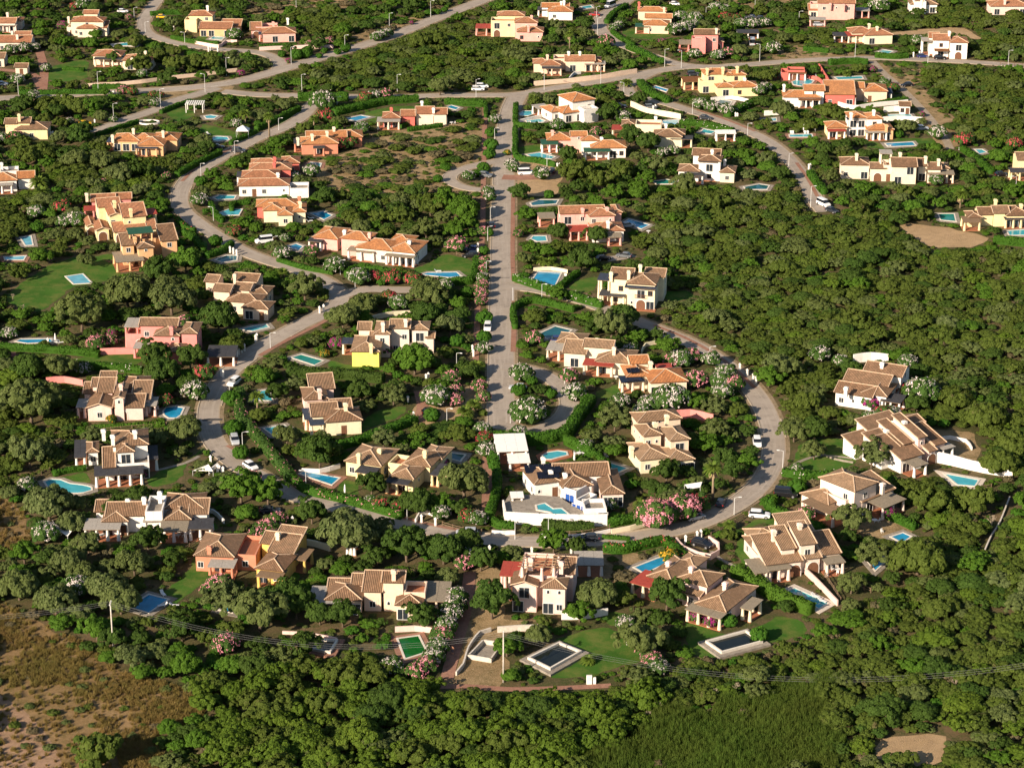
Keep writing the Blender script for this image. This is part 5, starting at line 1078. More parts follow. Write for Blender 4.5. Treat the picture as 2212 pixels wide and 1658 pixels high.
# timber fences
def fence(s, h=1.1, desc='timber post-and-rail fence', step=2.2):
    P = smooth_line(pl(s), step); e = empty('timber_fence', P[0]); P0 = P[0].copy(); P = [p-P0 for p in P]
    pm = MB(); pm.box(-.07, .07, -.07, .07, -.2, h+.1); pm = pm.mesh('post', M_WOODF)
    for p in P: obj('post', pm, e, p)
    for a, b in zip(P[:-1], P[1:]):
        L = (b-a).length
        for z in (h*.45, h*.88):
            m = MB(); m.box(0, L, -.045, .045, z-.06, z+.06); m.build('rail', M_WOODF, e, a, math.atan2(b.y-a.y, b.x-a.x))
    mark_line([p+P0 for p in P], .5, BLOCK); note(e, desc, P0+P[len(P)//2], 'fence', 'timber fences')
for s_ in ("100,946 160,938 240,932 360,921", "1170,1154 1230,1157 1280,1152 1316,1143", "75,1040 90,1028 108,1020", "391,1196 430,1172 480,1148", "1535,1160 1570,1142 1605,1120", "1500,1160 1470,1166 1455,1168", "955,1136 1000,1148 1040,1153", "1085,1152 1110,1154", "2160,140 2190,143 2225,146", "1360,125 1400,132 1440,138", "912,1472 950,1476 985,1478", "720,320 760,312 800,302", "1840,1262 1880,1280 1810,1250", "1780,1245 1800,1275 1815,1300", "1190,57 1205,62 1215,66", "2085,1080 2100,1062 2140,1055", "1670,70 1700,80 1730,88", "985,552 1000,556 1018,556"):
    fence(s_)

# hedges ---------------------------------------------------------------------
def hedge(s, w=1.5, h=1.8, kind='hedge', desc='clipped green hedge', bloom=None):
    P = smooth_line([Vector((q.x, q.y, 0)) for q in (at(*map(float, k.split(',')), h*.5) for k in s.split())], 1.0); L = sum((b-a).length for a, b in zip(P[:-1], P[1:])); c = P[len(P)//2].copy()
    n = int(L*(w+2*h)*11); A = np.array([(p.x, p.y) for p in P])
    ii = nr.integers(0, len(A)-1, n); t = nr.random(n)[:, None]; a = A[ii]; b = A[ii+1]; d = b-a; d /= np.linalg.norm(d, axis=1, keepdims=True)+1e-9; nn = np.stack([-d[:, 1], d[:, 0]], 1); base = a*(1-t)+b*t
    ang = nr.uniform(-.15*np.pi, 1.15*np.pi, n); ca, sa = np.cos(ang), np.sin(ang)
    sq = 1/np.maximum(np.abs(ca), np.abs(sa)); sq = 1+(sq-1)*.6     # rounded box section
    lump = 1+.10*np.sin(base[:, 0]*1.3+base[:, 1]*.7)+.07*np.sin(base[:, 0]*.5-base[:, 1]*1.9)
    x = ca*sq*w/2*lump; z = np.maximum(.05, h*.5+sa*sq*h*.5*lump)
    P3 = np.concatenate([base+nn*x[:, None], z[:, None]], 1); Nn = np.concatenate([nn*ca[:, None], sa[:, None]], 1)
    V, F, T = leaf_quads(P3, Nn, .17, .4, 1.0, np.clip(nr.normal(.5, .28, n), 0, 1))
    # closed core along the line
    m = len(A); Lc, Rc = sides([Vector((q[0], q[1], 0)) for q in A], w*.42); cv = []
    for Q, zz in ((Lc, 0), (Lc, h*.86), (Rc, h*.86), (Rc, 0)): cv += [(p.x, p.y, zz) for p in Q]
    cf = [(k*m+i, k*m+i+1, (k+1)*m+i+1, (k+1)*m+i) for k in range(3) for i in range(m-1)]+[(0, m, 2*m, 3*m), (m-1, 4*m-1, 3*m-1, 2*m-1)]
    k0 = len(V); V = np.concatenate([V, np.array(cv)])-np.array([c.x, c.y, 0]); F = np.concatenate([F, np.array(cf)+k0]); T = np.concatenate([T, np.full(len(cv), .05)])
    me = np_mesh('foliage', V, F, T, LEAF[kind])
    if bloom:
        e = empty('hedge', c); obj('foliage', me, e)
        k = int(L*1.8); jj = nr.integers(0, n, k); PB = P3[jj]-np.array([c.x, c.y, 0])+Nn[jj]*.12; PB = np.repeat(PB, 4, 0)+nr.normal(0, .12, (k*4, 3)); NB = np.repeat(Nn[jj], 4, 0)
        v2, f2, t2 = leaf_quads(PB, NB, .075, .4); obj('blossom', np_mesh('blossom', v2, f2, t2, BLOOM[bloom]), e)
    else: e = obj('hedge', me, None, (c.x, c.y, 0))
    mark_line(P, w/2+.3, BLOCK); mark_line(P, w/2, KEEP)
    note(e, desc, c, 'hedge', 'garden hedges')
for q in (("748,592 778,578 850,590 912,603 952,609 1000,606 1022,600 1029,560", 1.8, 2.0), ("1110,598 1150,612 1205,629 1250,643 1300,657", 1.8, 2.0, 'hedge', 'flowering green hedge', 'w'), ("1203,622 1225,605 1250,587", 1.6, 1.6), ("1112,705 1110,664 1145,648 1185,653 1240,668", 1.6, 1.6), ("518,842 517,880 524,905 553,938 590,982 628,1030", 2.4, 2.2, 'oleander', 'dark leafy hedge', 'p'), ("628,1030 660,1055 700,1066 735,1074 800,1092 868,1112", 1.8, 1.7, 'hedge', 'flowering street hedge', 'p'),
    ("726,963 790,944 850,922 897,903", 2.0, 1.9), ("620,802 690,805 760,808 828,816", 3.0, 2.2, 'dark', 'broad dark hedge'), ("1066,985 1072,1020 1072,1060 1056,1112", 1.8, 2.4), ("1056,1120 1080,1132 1112,1136", 1.6, 1.6), ("1066,942 1100,945 1150,947 1200,940 1228,928 1250,895 1276,862", 2.6, 2.6), ("1222,948 1255,965 1285,985 1312,1007", 1.8, 2.2), ("1172,1130 1225,1136 1282,1137", 2.0, 2.0, 'dark', 'dark plumy hedge'),
    ("1311,1126 1345,1122 1378,1114", 2.6, 1.6), ("1588,1229 1625,1252 1680,1285 1720,1300 1752,1314", 2.6, 2.4, 'bright', 'thick bright green hedge'), ("1305,1180 1340,1184 1380,1176 1432,1164", 2.0, 1.9, 'hedge', 'flowering roadside hedge', 'r'), ("1434,1164 1460,1185 1490,1210 1520,1225", 2.2, 1.8, 'hedge', 'flowering garden hedge', 'r'), ("0,748 80,752 150,757 214,764", 1.8, 1.7), ("137,785 200,790 260,793 308,799", 2.0, 1.8, 'hedge', 'flowering lawn hedge', 'w'),
    ("208,291 250,277 298,262", 1.4, 1.4), ("347,242 380,228 412,218", 1.4, 1.3), ("382,377 425,352 476,328", 1.8, 1.8), ("497,309 525,297 553,284", 1.4, 1.5), ("553,278 600,256 646,234", 1.8, 1.9), ("643,209 700,208 752,209", 3.0, 2.6), ("720,242 780,229 835,218 902,212", 3.0, 2.3), ("962,218 1005,222 1044,224", 2.4, 2.0), ("1048,224 1049,250", 1.2, 1.6), ("865,273 890,264", 1.4, 1.4), ("880,280 920,275 955,270", 1.4, 1.4),
    ("1114,226 1113,250 1116,268 1150,272 1190,272 1268,274", 1.6, 1.7), ("1112,275 1113,305 1116,338 1160,346 1200,355", 1.6, 1.7), ("1310,47 1326,28 1353,11", 2.2, 1.8), ("1322,68 1340,82 1368,97", 1.8, 1.5), ("1356,101 1388,114 1419,130", 2.2, 2.0), ("1382,177 1405,200 1444,217", 2.8, 2.0), ("1569,247 1605,230 1644,213", 2.8, 1.9, 'hedge', 'flowering bank hedge', 'w'), ("1468,264 1520,268 1582,282", 2.4, 1.8, 'hedge', 'flowering lane hedge', 'w'),
    ("1790,135 1830,132 1874,133", 2.2, 2.0), ("1883,224 1920,218 1960,213", 1.4, 1.2), ("1890,119 1930,122 1960,120", 2.2, 1.8), ("2078,320 2110,343 2141,371", 2.4, 1.6), ("1748,372 1762,392 1780,414", 2.2, 1.9), ("325,30 360,27 396,27", 1.8, 1.7), ("370,80 420,90 472,95", 1.4, 1.5), ("200,187 235,187 271,187", 2.2, 1.5), ("42,200 130,199 226,198", 1.8, 1.5), ("115,1022 150,1014 186,1009", 1.4, 1.2), ("197,923 280,919 356,915", 1.4, 1.2, 'bright', 'low bright hedge'),
    ("2145,517 2180,520 2225,525", 2.4, 2.2), ("1905,1107 1940,1120 1976,1137", 1.8, 1.5), ("1658,1092 1700,1110 1740,1128 1776,1140", 2.0, 1.6), ("1690,1018 1740,1025 1808,1024", 2.0, 1.6, 'hedge', 'flowering round-lawn hedge', 'w'), ("1360,1162 1300,1158", 1.0, .8), ("137,148 182,151", 1.6, 1.3), ("1735,105 1790,110", 2.0, 1.6), ("560,103 600,100 640,98", 2.0, 1.7), ("400,115 440,118 480,120", 1.8, 1.4), ("445,552 480,540 500,525", 1.8, 1.6), ("395,500 420,515 440,540", 1.8, 1.6), ("380,470 400,490 420,498", 1.6, 1.5, 'hedge', 'flowering corner hedge', 'r'),
    ("1060,1005 1058,985", 1.2, 1.6), ("600,560 660,578 720,588", 1.3, 1.2), ("455,440 465,462 480,476", 1.6, 1.6), ("500,452 505,440 540,436", 1.4, 1.5)):
    hedge(*q)
# ------------------------------------------------------------------ cars
CARC = {'white': (.78, .78, .77), 'black': (.012, .012, .014), 'dark': (.03, .034, .042), 'grey': (.13, .14, .15), 'silver': (.42, .44, .46), 'blue': (.02, .035, .14), 'yellow': (.72, .42, .02), 'red': (.36, .03, .03)}
def car_paint(c): return plain('car_paint_'+c, CARC[c], .25, .03, .5, spec=.6)
M_TYRE = plain('tyre_rubber', (.02, .02, .02), .9, .2); M_RIM = plain('wheel_rim', (.45, .45, .46), .35, .1, metal=.6); M_CARG = plain('car_glass', (.012, .015, .02), .08, .1, spec=.7)
M_HEADL = plain('headlight_lens', (.75, .76, .78), .15, .05); M_TAIL = plain('tail_light_lens', (.35, .01, .01), .25, .1)
def loft(st, mat, name, closed=True):
    """st: stations (x, [(y, z) right half from bottom to top]) mirrored"""
    V = []; F = []; n = len(st[0][1])*2
    for x, h in st:
        V += [(x, y, z) for y, z in h]+[(x, -y, z) for y, z in h[::-1]]
    for i in range(len(st)-1):
        for j in range(n): F.append((i*n+j, i*n+(j+1) % n, (i+1)*n+(j+1) % n, (i+1)*n+j))
    F += [tuple(range(n-1, -1, -1)), tuple((len(st)-1)*n+j for j in range(n))]
    return mesh(name, V, F, mat, smooth=False)
def car_meshes(L, W, Hh, typ):
    b = L/2; w = W/2; belt = {'van': 1.15, 'suv': 1.02, 'car': .88}[typ]
    def sec(k, zb, zt, top): return [(w*k*.9, zb), (w*k, zb+.15), (w*k*1.0, (zb+zt)/2), (w*k*.97, zt-.06), (w*k*top, zt)]
    hood = {'van': .25, 'suv': .30, 'car': .29}[typ]*L
    body = loft([(-b, sec(.86, .38, belt-.1, .9)), (-b+.12, sec(.96, .26, belt, .93)), (-b*.5, sec(1, .2, belt+.02, .93)), (b-hood-.3, sec(1, .2, belt+.02, .93)), (b-hood, sec(1, .2, belt, .92)), (b-.35, sec(.97, .22, belt-.13, .9)), (b-.08, sec(.9, .28, belt-.22, .88)), (b, sec(.8, .38, belt-.34, .86))], None, 'body')
    back = {'van': .06, 'suv': .12, 'car': .30}[typ]; rk = {'van': .2, 'suv': .42, 'car': .62}[typ]; fr = {'van': .55, 'suv': .85, 'car': .95}[typ]
    x0, x1 = -b+back, b-hood+.18
    gl = [(w*.90, belt-.02), (w*.885, belt+.05), (w*.80, Hh-.16), (w*.74, Hh-.07), (w*.5, Hh-.05)]
    def gs(k, zk): return [(y*k, belt-.02+(z-belt+.02)*zk) for y, z in gl]
    cab = loft([(x0, gs(.97, .04)), (x0+rk*.55, gs(.99, .8)), (x0+rk, gs(1, 1)), (x1-fr, gs(1, 1)), (x1-fr*.5, gs(.99, .62)), (x1, gs(.95, .04))], M_CARG, 'cabin_glass')
    rf = loft([(x0+rk*.8, [(w*.70, Hh-.10), (w*.70, Hh-.03), (w*.45, Hh)]), (x0+rk+.1, [(w*.80, Hh-.12), (w*.77, Hh-.02), (w*.5, Hh+.02)]), (x1-fr-.1, [(w*.80, Hh-.12), (w*.77, Hh-.02), (w*.5, Hh+.02)]), (x1-fr+.12, [(w*.70, Hh-.11), (w*.69, Hh-.05), (w*.45, Hh-.02)])], None, 'roof_panel')
    pm = MB()
    for s in (-1, 1):
        for xx in ((x0+x1)/2-.1, x0+rk+.15):
            pm.tube([(xx, s*w*.905, belt), (xx-.03, s*w*.79, Hh-.1)], .05, 4)
    pil = pm.mesh('pillar', None) if False else None
    wh = MB(); R = .33 if typ == 'car' else .37
    wh.tube([(0, -.11, 0), (0, .11, 0)], R, 14); rim = MB(); rim.tube([(0, -.125, 0), (0, .125, 0)], R*.62, 10)
    hl = MB(); hl.box(-.06, .06, -.2, .2, -.08, .08, tx=.02, ty=.02); tl = MB(); tl.box(-.05, .05, -.16, .16, -.12, .12)
    return dict(body=body, cab=cab, roof=rf, wheel=wh.mesh('wheel', M_TYRE, False), rim=rim.mesh('rim', M_RIM), hl=hl.mesh('headlight', M_HEADL), tl=tl.mesh('tail_light', M_TAIL), L=L, W=W, R=R, belt=belt)
CARM = {'car': car_meshes(4.2, 1.76, 1.46, 'car'), 'suv': car_meshes(4.45, 1.86, 1.64, 'suv'), 'van': car_meshes(5.0, 1.95, 2.05, 'van'), 'camper': car_meshes(5.9, 2.1, 2.6, 'van')}
def car(x, y, ang, typ, col):
    K = CARM[typ]; p = at(x, y, .5); p.z = .05; e = empty('car' if typ in ('car', 'suv') else 'van', p, math.radians(ang)); mt = car_paint(col)
    def painted(n, me):
        o = obj(n, me, e)
        if not me.materials: me.materials.append(None)
        o.material_slots[0].link = 'OBJECT'; o.material_slots[0].material = mt; return o
    painted('body', K['body']); obj('cabin_glass', K['cab'], e); painted('roof_panel', K['roof'])
    for sx in (-1, 1):
        for sy in (-1, 1):
            w = obj('wheel', K['wheel'], e, (sx*K['L']*.31, sy*(K['W']/2-.1), K['R'])); obj('rim', K['rim'], w)
        obj('headlight', K['hl'], e, (K['L']/2-.1, sx*K['W']*.33, K['belt']-.3)); obj('tail_light', K['tl'], e, (-K['L']/2+.05, sx*K['W']*.38, K['belt']-.16))
    note(e, f"{col} parked {'car' if typ == 'car' else 'SUV' if typ == 'suv' else 'van' if typ == 'van' else 'camper van'}", p, 'car' if typ in ('car', 'suv') else 'van', 'parked vehicles')
for q in ((265, 25, 5, 'car', 'white'), (350, 37, 0, 'car', 'yellow'), (184, 267, 10, 'car', 'yellow'), (4, 182, 5, 'car', 'white'), (470, 318, 10, 'car', 'dark'), (515, 326, -10, 'suv', 'dark'), (1032, 193, 0, 'suv', 'white'), (1041, 187, 0, 'suv', 'white'), (1048, 379, -18, 'suv', 'grey'), (1317, 14, 235, 'camper', 'white'), (1284, 32, 170, 'car', 'red'), (1457, 9, -15, 'car', 'white'), (1620, 38, 160, 'car', 'dark'), (1638, 40, 165, 'car', 'black'), (1624, 94, 88, 'camper', 'silver'), (1136, 374, 8, 'van', 'white'), (1193, 369, 80, 'car', 'dark'), (1339, 231, 10, 'suv', 'black'), (1405, 232, 10, 'suv', 'grey'), (1523, 255, -20, 'car', 'dark'), (1497, 161, 5, 'suv', 'dark'), (1958, 184, 200, 'car', 'black'), (1992, 122, 5, 'car', 'blue'), (2030, 126, -5, 'suv', 'black'), (1768, 54, 0, 'suv', 'silver'), (2162, 377, 10, 'car', 'black'), (1990, 278, -5, 'suv', 'silver'), (505, 826, 250, 'suv', 'white'), (570, 521, 200, 'van', 'white'), (1060, 487, 100, 'suv', 'black'), (1018, 538, 180, 'car', 'blue'), (1015, 552, 180, 'suv', 'black'), (1053, 707, 268, 'suv', 'white'), (1347, 552, 165, 'car', 'grey'), (1303, 558, 20, 'car', 'black'), (1512, 772, -50, 'suv', 'black'), (1778, 441, -62, 'van', 'white'), (1796, 455, -50, 'car', 'dark'), (507, 951, 282, 'suv', 'silver'), (541, 1006, -52, 'car', 'white'), (930, 889, 10, 'car', 'black'), (583, 1102, 5, 'car', 'dark'), (1008, 1151, 178, 'suv', 'silver'), (1118, 837, 172, 'car', 'silver'), (1271, 1161, 180, 'car', 'dark'), (1516, 1175, -35, 'suv', 'black'), (1557, 1085, 75, 'car', 'dark'), (1502, 1116, 30, 'car', 'silver'), (1635, 956, 268, 'suv', 'white'), (1640, 1112, -10, 'suv', 'white'), (1697, 1067, -12, 'van', 'black'), (1206, 733, 10, 'car', 'blue'), (1355, 487, 15, 'car', 'silver')):
    car(*q)
    p_ = at(q[0], q[1]); mark_line([p_, p_+Vector((.01, 0, 0))], 2.2, BLOCK, KEEP)

# ------------------------------------------------------------------ street lamps
def lamp_meshes(h):
    m = MB(); m.tube([(0, 0, -.1), (0, 0, h*.5), (0, 0, h)], [.085, .07, .055], 6); a = MB(); a.tube([(0, 0, h-.03), (.45, 0, h+.12), (.95, 0, h+.17)], [.045, .04, .035], 5)
    l = MB(); l.box(.8, 1.45, -.14, .14, h+.12, h+.24, tx=.05, ty=.04); return m.mesh('pole', M_STEEL), a.mesh('arm', M_STEEL), l.mesh('lamp_head', M_STEEL)
LM = {h: lamp_meshes(h) for h in (3.9, 6.2)}
for t_ in """212,195,1 40,205,1 443,200,1 347,233,1 246,265,1 489,164,1 290,40,0 314,71,0 399,94,0 507,332,0 434,381,0 640,30,1 745,114,1 629,140,1 841,66,1 930,38,1 652,201,1 858,201,1 1028,212,1 728,235,0 602,282,0 1068,304,0 1290,76,1 1288,38,0 1435,145,1 1471,148,1 1640,134,1 1175,195,1 1297,184,1 1347,204,0 1524,39,0 1630,22,0 1495,248,0 1614,293,0 1181,360,0 1846,125,1 2003,140,1 2176,148,1 1703,360,0 1725,48,0 2193,410,0 461,477,0 1059,477,0 1053,520,0 1050,595,0 735,593,0 590,542,0 767,623,0 584,752,0 986,796,0 1170,645,0 1532,782,0 1219,829,0 1750,448,1 524,969,0 496,857,0 965,917,0 661,1054,0 879,1122,0 1184,1154,0 1112,1164,0 1102,914,0 1690,1010,0 1585,1112,0""".split():
    x, y, k = map(int, t_.split(',')); p = at(x, y); e = empty('street_lamp', p, rng.choice((0, 0, .4, -.3, 3.0)))
    for n, m in zip(('pole', 'arm', 'lamp_head'), LM[6.2 if k else 3.9]): obj(n, m, e)
    note(e, 'tall white street lamp' if k else 'low white street lamp', p, 'street lamp', 'street lamps')

# gate pillars
gp = MB(); gp.box(-.22, .22, -.22, .22, -.1, 1.5); gc = MB(); gc.box(-.3, .3, -.3, .3, 1.502, 1.62); gc.box(-.2, .2, -.2, .2, 1.62, 1.9, tx=.12, ty=.12)
GPM = (gp.mesh('shaft', M_WHITE), gc.mesh('cap', M_WHITE))
for t_ in "1057,1195 1103,1197 1148,1199 1233,1196 1505,1164 1513,1161 1480,1173 1597,800 1613,812 1626,822 1632,828 516,766 522,762 528,758 497,546 504,549 511,553 1203,365 1208,365 690,676 699,672 632,1132 910,1128 940,1135 1022,770 1020,760 920,823 925,820 893,905 881,871 482,815 478,812 455,1000 470,1020 482,1024 1516,536 1332,612 1588,255 1592,256 1746,367 1749,366 1032,538 1032,550 552,738 555,735 104,745 1985,122 1972,124 2005,124 1410,240 1415,238 375,66 420,70 450,112 455,110 470,112 229,208 245,208 110,297 114,296 205,270".split():
    p = at(*map(float, t_.split(','))); e = empty('gate_pillar', p); obj('shaft', GPM[0], e); obj('cap', GPM[1], e); note(e, 'white gate pillar', p, 'pillar', 'gate and roadside pillars')

# ------------------------------------------------------------------ power line
tops = []
for i, (x, y, h) in enumerate(((-330, 1440, 9.8), (245, 1403, 9.8), (1087, 1473, 9.9), (2420, 1500, 10))):
    p = at(x, y); tops.append(p+Vector((0, 0, h-.25)))
    if 0 < x < 2211:
        e = empty('power_pole', p); m = MB(); m.tube([(0, 0, -.2), (0, 0, h)], [.17, .11], 8); m.build('pole', M_CONC, e, smooth=True)
        m = MB(); m.box(-.09, .09, -.9, .9, h-.34, h-.22); m.build('crossarm', M_STEEL, e)
        for s in (-.8, 0, .8):
            m = MB(); m.tube([(0, s, h-.22), (0, s, h-.02)], .06, 6); m.build('insulator', M_FRAMEW, e)
        tag(e, 'tall concrete power pole ' + ('beside the bare concrete basin' if x > 500 else 'standing at the edge of the brown meadow'), 'power pole', 'power poles')
for a, b, w in zip(tops[:-1], tops[1:], ('over the brown meadow', 'between the two concrete power poles', 'above the reed bed')):
    for s, nm in ((-.8, 'lower'), (0, 'middle'), (.8, 'upper')):
        m = MB(); A = a+Vector((0, s, 0)); B = b+Vector((0, s, 0)); sag = (B-A).length*(.03 if b is tops[1] else .072)
        m.tube([A.lerp(B, t)-Vector((0, 0, 4*sag*t*(1-t)))-a for t in [i/24 for i in range(25)]], .016, 4); o = m.build('power_line', M_WIRE, None, a)
        tag(o, f'{nm} sagging power line {w}', 'power line', 'overhead power lines')

# ------------------------------------------------------------------ garden furniture
lg = MB(); lg.box(-.32, .32, -.95, .35, .28, .36)
bk = MB(); bk.add([(-.32, .35, .3), (.32, .35, .3), (.32, .9, .75), (-.32, .9, .75), (-.32, .31, .36), (.32, .31, .36), (.32, .86, .81), (-.32, .86, .81)], [(0, 1, 2, 3), (7, 6, 5, 4), (0, 4, 5, 1), (1, 5, 6, 2), (2, 6, 7, 3), (3, 7, 4, 0)])
lgl = MB(); lgl.box(-.04, .04, -.04, .04, 0, .28)
M_PLAS = plain('white_plastic', (.74, .73, .70), .5, .05)
LGM = (lg.mesh('seat', M_PLAS), bk.mesh('backrest', M_PLAS), lgl.mesh('leg', M_PLAS))
for t_ in "352,1285,30 352,1310,-70 376,1310,80 124,738,80 130,742,100 118,741,70 671,474,100 668,480,110 945,588,90 442,294,30 450,292,40 1200,1070,80 1308,986,20 1708,290,0 1712,290,0 1738,290,0 1744,290,0 1917,317,90 1760,1290,50 1775,1300,50 1222,600,10".split():
    x, y, a = map(float, t_.split(',')); p = at(x, y); e = empty('sun_lounger', p+Vector((0, 0, TZ if x == 1200 else .1)), math.radians(a)); obj('seat', LGM[0], e); obj('backrest', LGM[1], e)
    for sx in (-.26, .26):
        for sy in (-.85, .3): obj('leg', LGM[2], e, (sx, sy, 0))
    note(e, 'white sun lounger', p, 'sun lounger', 'sun loungers')
tb = MB(); tb.tube([(0, 0, .68), (0, 0, .74)], .6, 14); tl_ = MB(); tl_.tube([(0, 0, 0), (0, 0, .68)], .07, 6); chs = MB(); chs.box(-.24, .24, -.24, .24, .4, .46); chb = MB(); chb.box(-.24, .24, .2, .25, .46, .9); chl = MB(); chl.box(-.03, .03, -.03, .03, 0, .4)
CHM = (chs.mesh('seat', M_PLAS), chb.mesh('backrest', M_PLAS), chl.mesh('leg', M_PLAS)); TBM = (tb.mesh('tabletop', M_PLAS), tl_.mesh('leg', M_PLAS))
def chair(p, a, z=.14):
    e = empty('garden_chair', p+Vector((0, 0, z)), a); obj('seat', CHM[0], e); obj('backrest', CHM[1], e)
    for sx in (-.2, .2):
        for sy in (-.2, .2): obj('leg', CHM[2], e, (sx, sy, 0))
    note(e, 'white garden chair', p, 'chair', 'garden chairs')
for x, y, n in ((1808, 1236, 3), (880, 1062, 0), (1250, 985, 2), (1262, 984, 2), (330, 332, 3), (250, 322, 3), (222, 1162, 2), (385, 1162, 2), (975, 270, 1), (1888, 1130, 1), (597, 1223, 1), (1768, 168, 2), (1330, 820, 0), (1400, 505, 0)):
    p = at(x, y); e = empty('garden_table', p+Vector((0, 0, .14))); obj('tabletop', TBM[0], e); obj('leg', TBM[1], e); note(e, 'round white garden table', p, 'table', 'garden tables')
    for i in range(n): a = i*2.1+.4; chair(p+Vector((1.0*math.cos(a), 1.0*math.sin(a), 0)), a-math.pi/2)
chair(at(1904, 1150), .5, 0)
# closed parasols
pr = MB(); pr.tube([(0, 0, 0), (0, 0, 2.6)], .03, 5); pc = MB(); pc.tube([(0, 0, .8), (0, 0, 1.3), (0, 0, 2.4), (0, 0, 2.65)], [.2, .24, .12, .02], 8)
PRM = (pr.mesh('pole', M_STEEL), pc.mesh('folded_canopy', CANOPY['white']))
for x, y in ((120, 741), (850, 272), (922, 268), (1735, 286), (1760, 285), (1252, 515), (1240, 1000), (745, 1070)):
    p = at(x, y); e = empty('closed_parasol', p); obj('pole', PRM[0], e); obj('folded_canopy', PRM[1], e); note(e, 'folded white parasol', p, 'parasol', 'closed parasols')
# party tent, white timber pergola, shade sails, carports
p = at(525, 296); e = empty('tent', p); m = MB(); m.add([(-2, -2, 2.3), (2, -2, 2.3), (2, 2, 2.3), (-2, 2, 2.3), (0, 0, 3.8)], [(0, 1, 4), (1, 2, 4), (2, 3, 4), (3, 0, 4)]); m.build('canopy', CANOPY['white'], e)
for a in (-1.9, 1.9):
    for b in (-1.9, 1.9): m = MB(); m.tube([(a, b, 0), (a, b, 2.3)], .05, 5); m.build('post', M_STEEL, e)
tag(e, 'white pyramid party tent beside the upper hedge', 'tent'); mark_line([p, p+Vector((.01, 0, 0))], 3.2, BLOCK, KEEP)
p = at(402, 244); e = empty('garden_pergola', p)
for a in (0, 2.7, 5.4):
    for b in (0, 4): m = MB(); m.box(a-.12, a+.12, b-.12, b+.12, 0, 2.7); m.build('post', M_FRAMEW, e)
for b in (0, 4): m = MB(); m.box(-.3, 5.7, b-.1, b+.1, 2.702, 2.9); m.build('beam', M_FRAMEW, e)
for i in range(9): m = MB(); m.box(-.2+i*.69, .2+i*.69, -.4, 4.4, 2.902, 2.98); m.build('slat', M_FRAMEW, e)
tag(e, 'white timber pergola beside a small pool', 'pergola'); mark_line([p, p+Vector((6, 0, 0))], 3.5, BLOCK, KEEP)
for q, lab in ((((416, 1016, 1.2), (450, 1002, 2.6), (460, 1017, 1.2), (440, 1012, 1.5)), 'white shade sail over the driveway gate'), (((118, 1140, 2.2), (168, 1130, 2.6), (146, 1158, 1.4), (142, 1142, 1.8)), 'white shade sail slung between trees beside oleander'), (((1478, 1046, 2.2), (1516, 1040, 2.4), (1512, 1052, 1.9), (1486, 1056, 1.8)), 'grey-white curved canopy beside the pink oleanders')):
    P = [at(*k) for k in q]; c = P[0].copy(); c.z = 0
    e = empty('shade_sail', c); tri = [(0, 2, 1)] if False else [(0, 1, 3), (1, 2, 3), (2, 0, 3)]
    o = obj('sail_cloth', mesh('sail_cloth', [p-c for p in P], tri, CANOPY['white']), e); sm = o.modifiers.new('thickness', 'SOLIDIFY'); sm.thickness = .03
    for p in P[:3]: m = MB(); m.tube([(p.x-c.x, p.y-c.y, 0), p-c], .05, 5); m.build('mast', M_STEEL, e)
    tag(e, lab, 'shade sail')
for (x, y, x2, d, h, mt, lab) in ((444, 770, 508, 7, 2.6, 'dark', 'charcoal carport canopy beside the coral-red two-storey villa'), (1240, 1220, 1304, 6, 2.6, 'grey', 'flat-roofed grey shed below the street'), (1545, 289, 1590, 4, 2.6, 'white', 'striped white pool pergola beside the lane'), (1800, 78, 1838, 5, 2.5, 'dark', 'low dark garden shelter above the road'), (745, 1178, 770, 5, 2.4, 'dark', 'dark carport under the trees'), (1592, 72, 1640, 5, 2.4, 'dark', 'dark garden shelter behind the pink house')):
    P = at(x, y, h); Q = at(x2, y, h); e = empty('carport', (P.x, P.y, 0)); canopy(e, 0, 0, (Q-P).length, d, h, CANOPY[mt], 3, M_WHITE, 0); tag(e, lab, 'carport')
    mark_poly([P, Q, Q+Vector((0, d, 0)), P+Vector((0, d, 0))], BLOCK, KEEP)

# meter cabinets by the lower path
p = at(1272, 1476); e = empty('meter_cabinet', p); m = MB(); m.box(-.5, .5, -.25, .25, 0, 1.7); m.box(.7, 1.2, -.2, .2, 0, 1.3); m.build('cabinet', M_WHITE, e); m = MB(); m.box(-.3, .3, -.28, -.252, .8, 1.4); m.build('door', M_STEEL, e)
tag(e, 'white meter cabinet beside the lower footpath', 'meter cabinet')
p = at(1135, 1408)
# ------------------------------------------------------------------ single plants
def plant(name, parts, p, r, h, rz=None):
    """an Empty at the foot, scaled to the plant's size, with its parts under it"""
    e = empty(name, (p[0], p[1], 0), rng.uniform(0, 6.28) if rz is None else rz); e.scale = (r, r, h)
    for n, m in parts: obj(n, m, e)
    return e
def centre(x, y, h): return at(x, y, h*.5)

